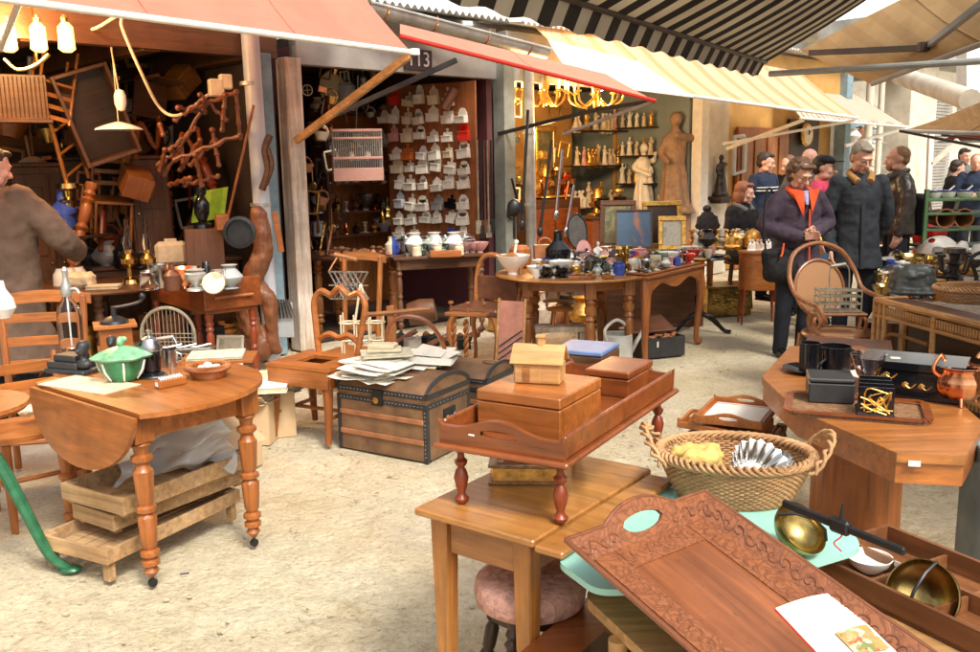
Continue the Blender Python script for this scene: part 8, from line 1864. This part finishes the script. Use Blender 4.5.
# green rack
gr=T('green_rack','green painted metal shelf rack holding enamel pots and clay pots, right of the lane','rack',base(D(957,250,9.0))); gx0=D(923,250,9.0).x-gr.location.x; gx1=.75; zt_=D(950,194,9.0).z
for x in (gx0,gx1):
    for y in (0,.35): mb=MB(); mb.box((x,y,(zt_+.05)/2),(.04,.04,zt_+.05),bev=.003); P(gr,'upright',mb,'dgreen')
for py in (200,214,230,247): z=D(950,py,9.0).z; mb=MB(); mb.box(((gx0+gx1)/2,.175,z),(gx1-gx0,.37,.025)); P(gr,'shelf',mb,'dgreen')
z1=D(950,200,9.0).z+.014; z3=D(950,230,9.0).z+.014
for k,px in enumerate((933,947,965,984)):
    ep=T('enamel_pot','white enamel pot with blue rim and ladle, '+('leftmost','second','third','rightmost')[k]+' on the green rack','pot',base(D(px,197,9.15),z1)); mb=MB(); mb.lathe([(.055,0),(.075,.03),(.08,.075),(.075,.075),(.07,.03),(0,.02)],n=20); P(ep,'body',mb,'china'); mb=MB(); mb.lathe([(.079,.062),(.083,.068),(.083,.078),(.078,.078)],n=20,cap=False); P(ep,'blue_rim',mb,'bluep'); mb=MB(); mb.tube([(0,0,.06),(.07,.0,.12)],.008,6); P(ep,'ladle',mb,'china')
for k,px in enumerate((938,956)):
    mb=MB(); mb.lathe([(.075,-.15),(.09,.12),(.1,.15),(.085,.15),(.07,-.14),(0,-.14)],n=24,Mx=Matrix.Rotation(R(90),4,'X')); one('clay_pot',('left','right')[k]+' terracotta pot lying on its side on the green rack','pot',mb,'leathero',base(D(px,225,9.15),z3+.1))
mb=MB(); mb.tube([(0,0,0),(.03,0,.14)],.02,8); one('china_pestle','white china pestle on the middle shelf of the green rack','pestle',mb,'china',base(D(955,212,9.15),D(950,214,9.0).z+.014))
# cane chair behind
fc=T('folding_chair','small brown folding chair between leather-jacketed man and green rack','chair',base(D(905,250,9.3)),R(30))
for s in (-1,1): mb=MB(); mb.beam((s*.18,-.2,0),(s*.18,.2,.75),.03,.02); mb.beam((s*.16,.2,0),(s*.16,-.2,.45),.03,.02); P(fc,'cross_leg',mb,'brown')
mb=MB(); mb.box((0,0,.44),(.38,.36,.02)); P(fc,'seat',mb,'brown'); mb=MB(); mb.box((0,.2,.7),(.38,.02,.08)); P(fc,'back_rail',mb,'brown')
# blue-grey board at right edge in front
mb=MB(); mb.box((0,0,.36),(.06,.5,.72)); one('blue_grey_cabinet','blue-grey painted board standing upright at the lower right edge','board',mb,'teal',base(D(992,480,2.75)),R(-14))
# ---------- extra shop clutter ----------
def hanger(kind,m,p,yaw,k,name,label,cat):
    mb=MB(); s=k
    if kind=='frame':
        for q in (-1,1): mb.box((0,0,q*s*.5),(s*.8,.02,s*.1)); mb.box((q*s*.38,0,0),(s*.1,.02,s*.9))
    elif kind=='pan': mb.lathe([(0,0),(s*.4,0),(s*.45,.03),(s*.38,.035),(0,.015)],n=20,Mx=Matrix.Rotation(PI/2,4,'X')); mb.tube([(0,0,s*.4),(0,0,s*.95)],.012,6)
    elif kind=='lantern': mb.lathe([(s*.25,-s*.4),(s*.27,-s*.35),(s*.18,-s*.1),(s*.24,s*.1),(s*.1,s*.3),(0,s*.4)],n=8); mb.tube([(0,0,s*.4),(0,0,s*.9)],.004,5)
    elif kind=='leg': mb.lathe([(r*s,z*s) for r,z in turned(1.5,.07,2)],(0,0,-s*.7),n=10)
    elif kind=='basket': mb.lathe([(s*.25,-s*.3),(s*.4,s*.1),(s*.38,s*.1),(s*.2,-s*.25)],n=18); mb.tube(arc((0,0,s*.1),s*.36,0,PI,10),.01,5)
    elif kind=='box': mb.box((0,0,0),(s*.7,s*.3,s*.45)); mb.box((0,-s*.16,0),(s*.5,.01,s*.25))
    elif kind=='hoop': mb.tube([(s*.4*math.cos(a),0,s*.4*math.sin(a)) for a in [2*PI*i/22 for i in range(22)]],s*.035,6,True); mb.tube([(-s*.4,0,0),(s*.4,0,0)],s*.02,5); mb.tube([(0,0,-s*.4),(0,0,s*.4)],s*.02,5)
    elif kind=='tool': mb.tube([(0,0,-s*.7),(0,0,s*.5)],.012,6); mb.box((s*.1,0,s*.5),(s*.3,.02,s*.12))
    return one(name,label,cat,mb,m,p,yaw,rot=(random.uniform(-.1,.1),random.uniform(-.25,.25),yaw))
KD=['frame','pan','lantern','leg','basket','box','hoop','tool']; KN=['picture frame','pan','lantern','turned leg','basket','wooden box','hoop','rake']
def clutter(rows,x0,x1,n,y,seed,where,mats,kmin=.16,kmax=.34,yaw=RF,inside=None):
    random.seed(seed); vert=['top','upper','middle','lower','bottom'] if len(rows)>3 else ['upper','middle','lower']
    for ri,py in enumerate(rows):
        for ci in range(n):
            px=x0+(x1-x0)*(ci+.5)/n+random.uniform(-3,3); py_=py+random.uniform(-6,6); q=random.randrange(8); mname,m=mats[(ci*3+ri*2+seed)%len(mats)]
            p=WP(px,py_,inside+random.uniform(-.12,.12)) if inside is not None else D(px,py_,y+random.uniform(-.25,.25))
            hanger(KD[q],m,p,yaw+random.uniform(-.3,.3),random.uniform(kmin,kmax),('wood_spindle' if KD[q]=='leg' else KN[q].replace(' ','_')),f'{mname} {KN[q]}, {ORD[ci] if ci else "leftmost"} of {vert[ri]} row {where}',KN[q])
WD=[('brown','tan'),('dark iron','iron'),('honey wood','goldenz'),('brassy','brass'),('red-brown','redz'),('orange wood','orangez'),('pewter','zinc'),('leathery','leathero')]
clutter((45,75,105,140,175),70,250,9,8.6,1,'across the back of the furniture shop',WD,.2,.42,inside=1.9)
clutter((190,215,240),60,240,9,8.2,2,'low behind the oil lamps',WD,.18,.32,inside=1.3)
clutter((90,130,170),2,60,3,8.2,3,'above the person in brown coat',WD,.2,.4,inside=1.6)
clutter((95,130,165,205,240),304,334,3,9,4,'on the left jamb inside shop 113',[('brass','brass'),('iron','iron'),('copper','copper'),('tan leather','leathero'),('cream','cream')],.12,.22,inside=.35)
clutter((135,175,215),376,392,2,9,5,'by the birdcage',[('brass','brass'),('brown','brown'),('pewter','zinc')],.1,.18,inside=.9)
GD=[('gilt','gold'),('brass','brass'),('copper','copper'),('buff','plaster'),('honey wood','honeyz'),('dark iron','iron')]
clutter((110,140,170,200,225),505,520,2,9,6,'just right of the grey doorpost',GD,.14,.24,inside=.7)
clutter((105,150,190),525,572,4,9,7,'before the ochre partition',GD,.14,.26,inside=1.0)
clutter((125,160,195),682,694,1,9,8,'at the right corner of the antique shop window',GD,.2,.3,inside=.6)
# standing goods on the floor of shops
random.seed(77)
for k in range(14):
    px=505+k*13; p=base(D(px,330,9.0+.25*(k%3)+max(0,(px-600))*.004)); h=random.uniform(.2,.45)
    item(('jar','vase','urn','bottle','dome')[k%5],h,('stoneware_jar','floor_vase','metal_urn','large_bottle','domed_case')[k%5],f'{GD[k%6][0]} {("stoneware jar","floor vase","metal urn","large bottle","domed case")[k%5]}, {ORD[k%12] if k else "leftmost"} {"" if k<12 else "from the end "}on the ground under the antique tables',('jar','vase','urn','bottle','case')[k%5],GD[k%6][1],p)
for k in range(12):
    px=20+k*20; q=WP(px,300,.25+.12*(k%3)); q.z=0; h=random.uniform(.25,.5); mb=MB(); 
    if k%2: mb.box((0,0,h/2),(.3,.25,h)); mb.box((0,-.13,h/2),(.22,.015,h*.7))
    else: mb.lathe([(r*h,z*h) for r,z in PROF['urn']])
    one(('low_chest','floor_urn')[(k+1)%2],f'{WD[k%8][0]} {("floor urn","low chest")[k%2]}, {ORD[k] if k else "leftmost"} along the floor under the furniture shop tables',('urn','chest')[k%2],mb,WD[k%8][1],q,RF)
# white figures and silver among the china tables
for k in range(12):
    px=556+k*10; p=D(px,250,7.95+.02*(k%3)); p.z=.742 if px<630 else .766; kd=('candlestick','vase','goblet','urn')[k%4]; m=('glass','china','steel','glasst','bluep','pinkp')[k%6]
    if px>628: p=P1.lerp(P2,(px-628)/66)+nn*.42; p.z=.766
    item(kd,random.uniform(.12,.2),'tall_'+kd,f'taller {dict(glass="clear glass",china="white china",steel="silver",glasst="tinted glass",bluep="blue",pinkp="pink")[m]} {kd}, {ORD[k] if k else "leftmost"} along the back of the two honey tables',kd,m,p,14)

0 and clutter((118,140,162,184,202),640,694,4,9,11,'beside the statues',GD+[('white','china')],.13,.24,inside=.42)
0 and clutter((112,148,180),600,656,5,9,12,'before the figurine shelves',GD+[('white','china'),('pink','pinkp')],.09,.15,inside=1.0)
clutter((60,90,120,150,180,210),100,246,8,8.0,13,'in the middle of the furniture shop',WD,.14,.26,inside=.8) if False else None
random.seed(50)
for k in range(16):
    px=70+k*11; py=random.uniform(60,235); m=('goldenz','orangez','tan','redz','honeyz')[k%5]; p=WP(px,py,random.uniform(.5,1.6)); mb=MB()
    if k%4==0:
        for q in (-1,1): mb.tube([(q*.16,0,-.35),(q*.14,.03,.35)],.018,6)
        for z in (-.2,0,.2): mb.tube([(-.16,0,z),(.16,0,z)],.012,6)
        nm='slatted_rack'; lb='slatted chair frame'
    elif k%4==1: mb.lathe([(r,z) for r,z in turned(.8,.05,2)],(0,0,-.4),n=10); nm='wood_turning'; lb='turned bed post'
    elif k%4==2: mb.box((0,0,0),(.3,.22,.2)); mb.box((0,-.12,0),(.24,.02,.14)); nm='box_unit'; lb='small drawer unit'
    else: mb.tube(spline([(-.2,0,-.2),(-.05,0,.15),(.1,0,-.05),(.22,0,.25)],6),.02,7); nm='curved_bracket'; lb='curved chair arm'
    one(nm,f'{("golden","orange","tan","red-brown","honey")[k%5]} wooden {lb}, {ORD[k//2] if k>1 else "leftmost"} {("upper","lower")[k%2]} piece hanging inside the furniture shop',lb.split()[-1],mb,m,p,0,rot=(random.uniform(-.4,.4),random.uniform(-.8,.8),random.uniform(0,3)))
clutter((60,95,130,165,200),60,246,11,8,21,'deep inside furniture shop',WD,.18,.34,inside=2.6)
clutter((75,110,150),318,386,7,9,22,'at the back of shop 113',[('brass','brass'),('iron','iron'),('tan leather','leathero'),('cream','cream'),('pewter','zinc')],.1,.2,inside=1.35)
# litter on the ground
mb=MB(); random.seed(14)
for i in range(60):
    x=random.uniform(-2.6,3.0); y=random.uniform(2.6,9.5); s_=random.uniform(.006,.02); mb.box((x,y,.004),(s_,s_*random.uniform(.3,.9),.002),rz=random.random()*3,bev=0)
tag(P(None,'leaf_litter',mb,'leathero'),'tiny brown leaves and crumbs of litter scattered on the pale ground','litter',kind='stuff')
mb=MB(); mb.tube([(0,0,.004),(.035,.01,.004)],.004,6); one('cigarette_end','small dark cigarette end on the ground right of the drop-leaf table leg','cigarette end',mb,'blackm',G(180,575,0))
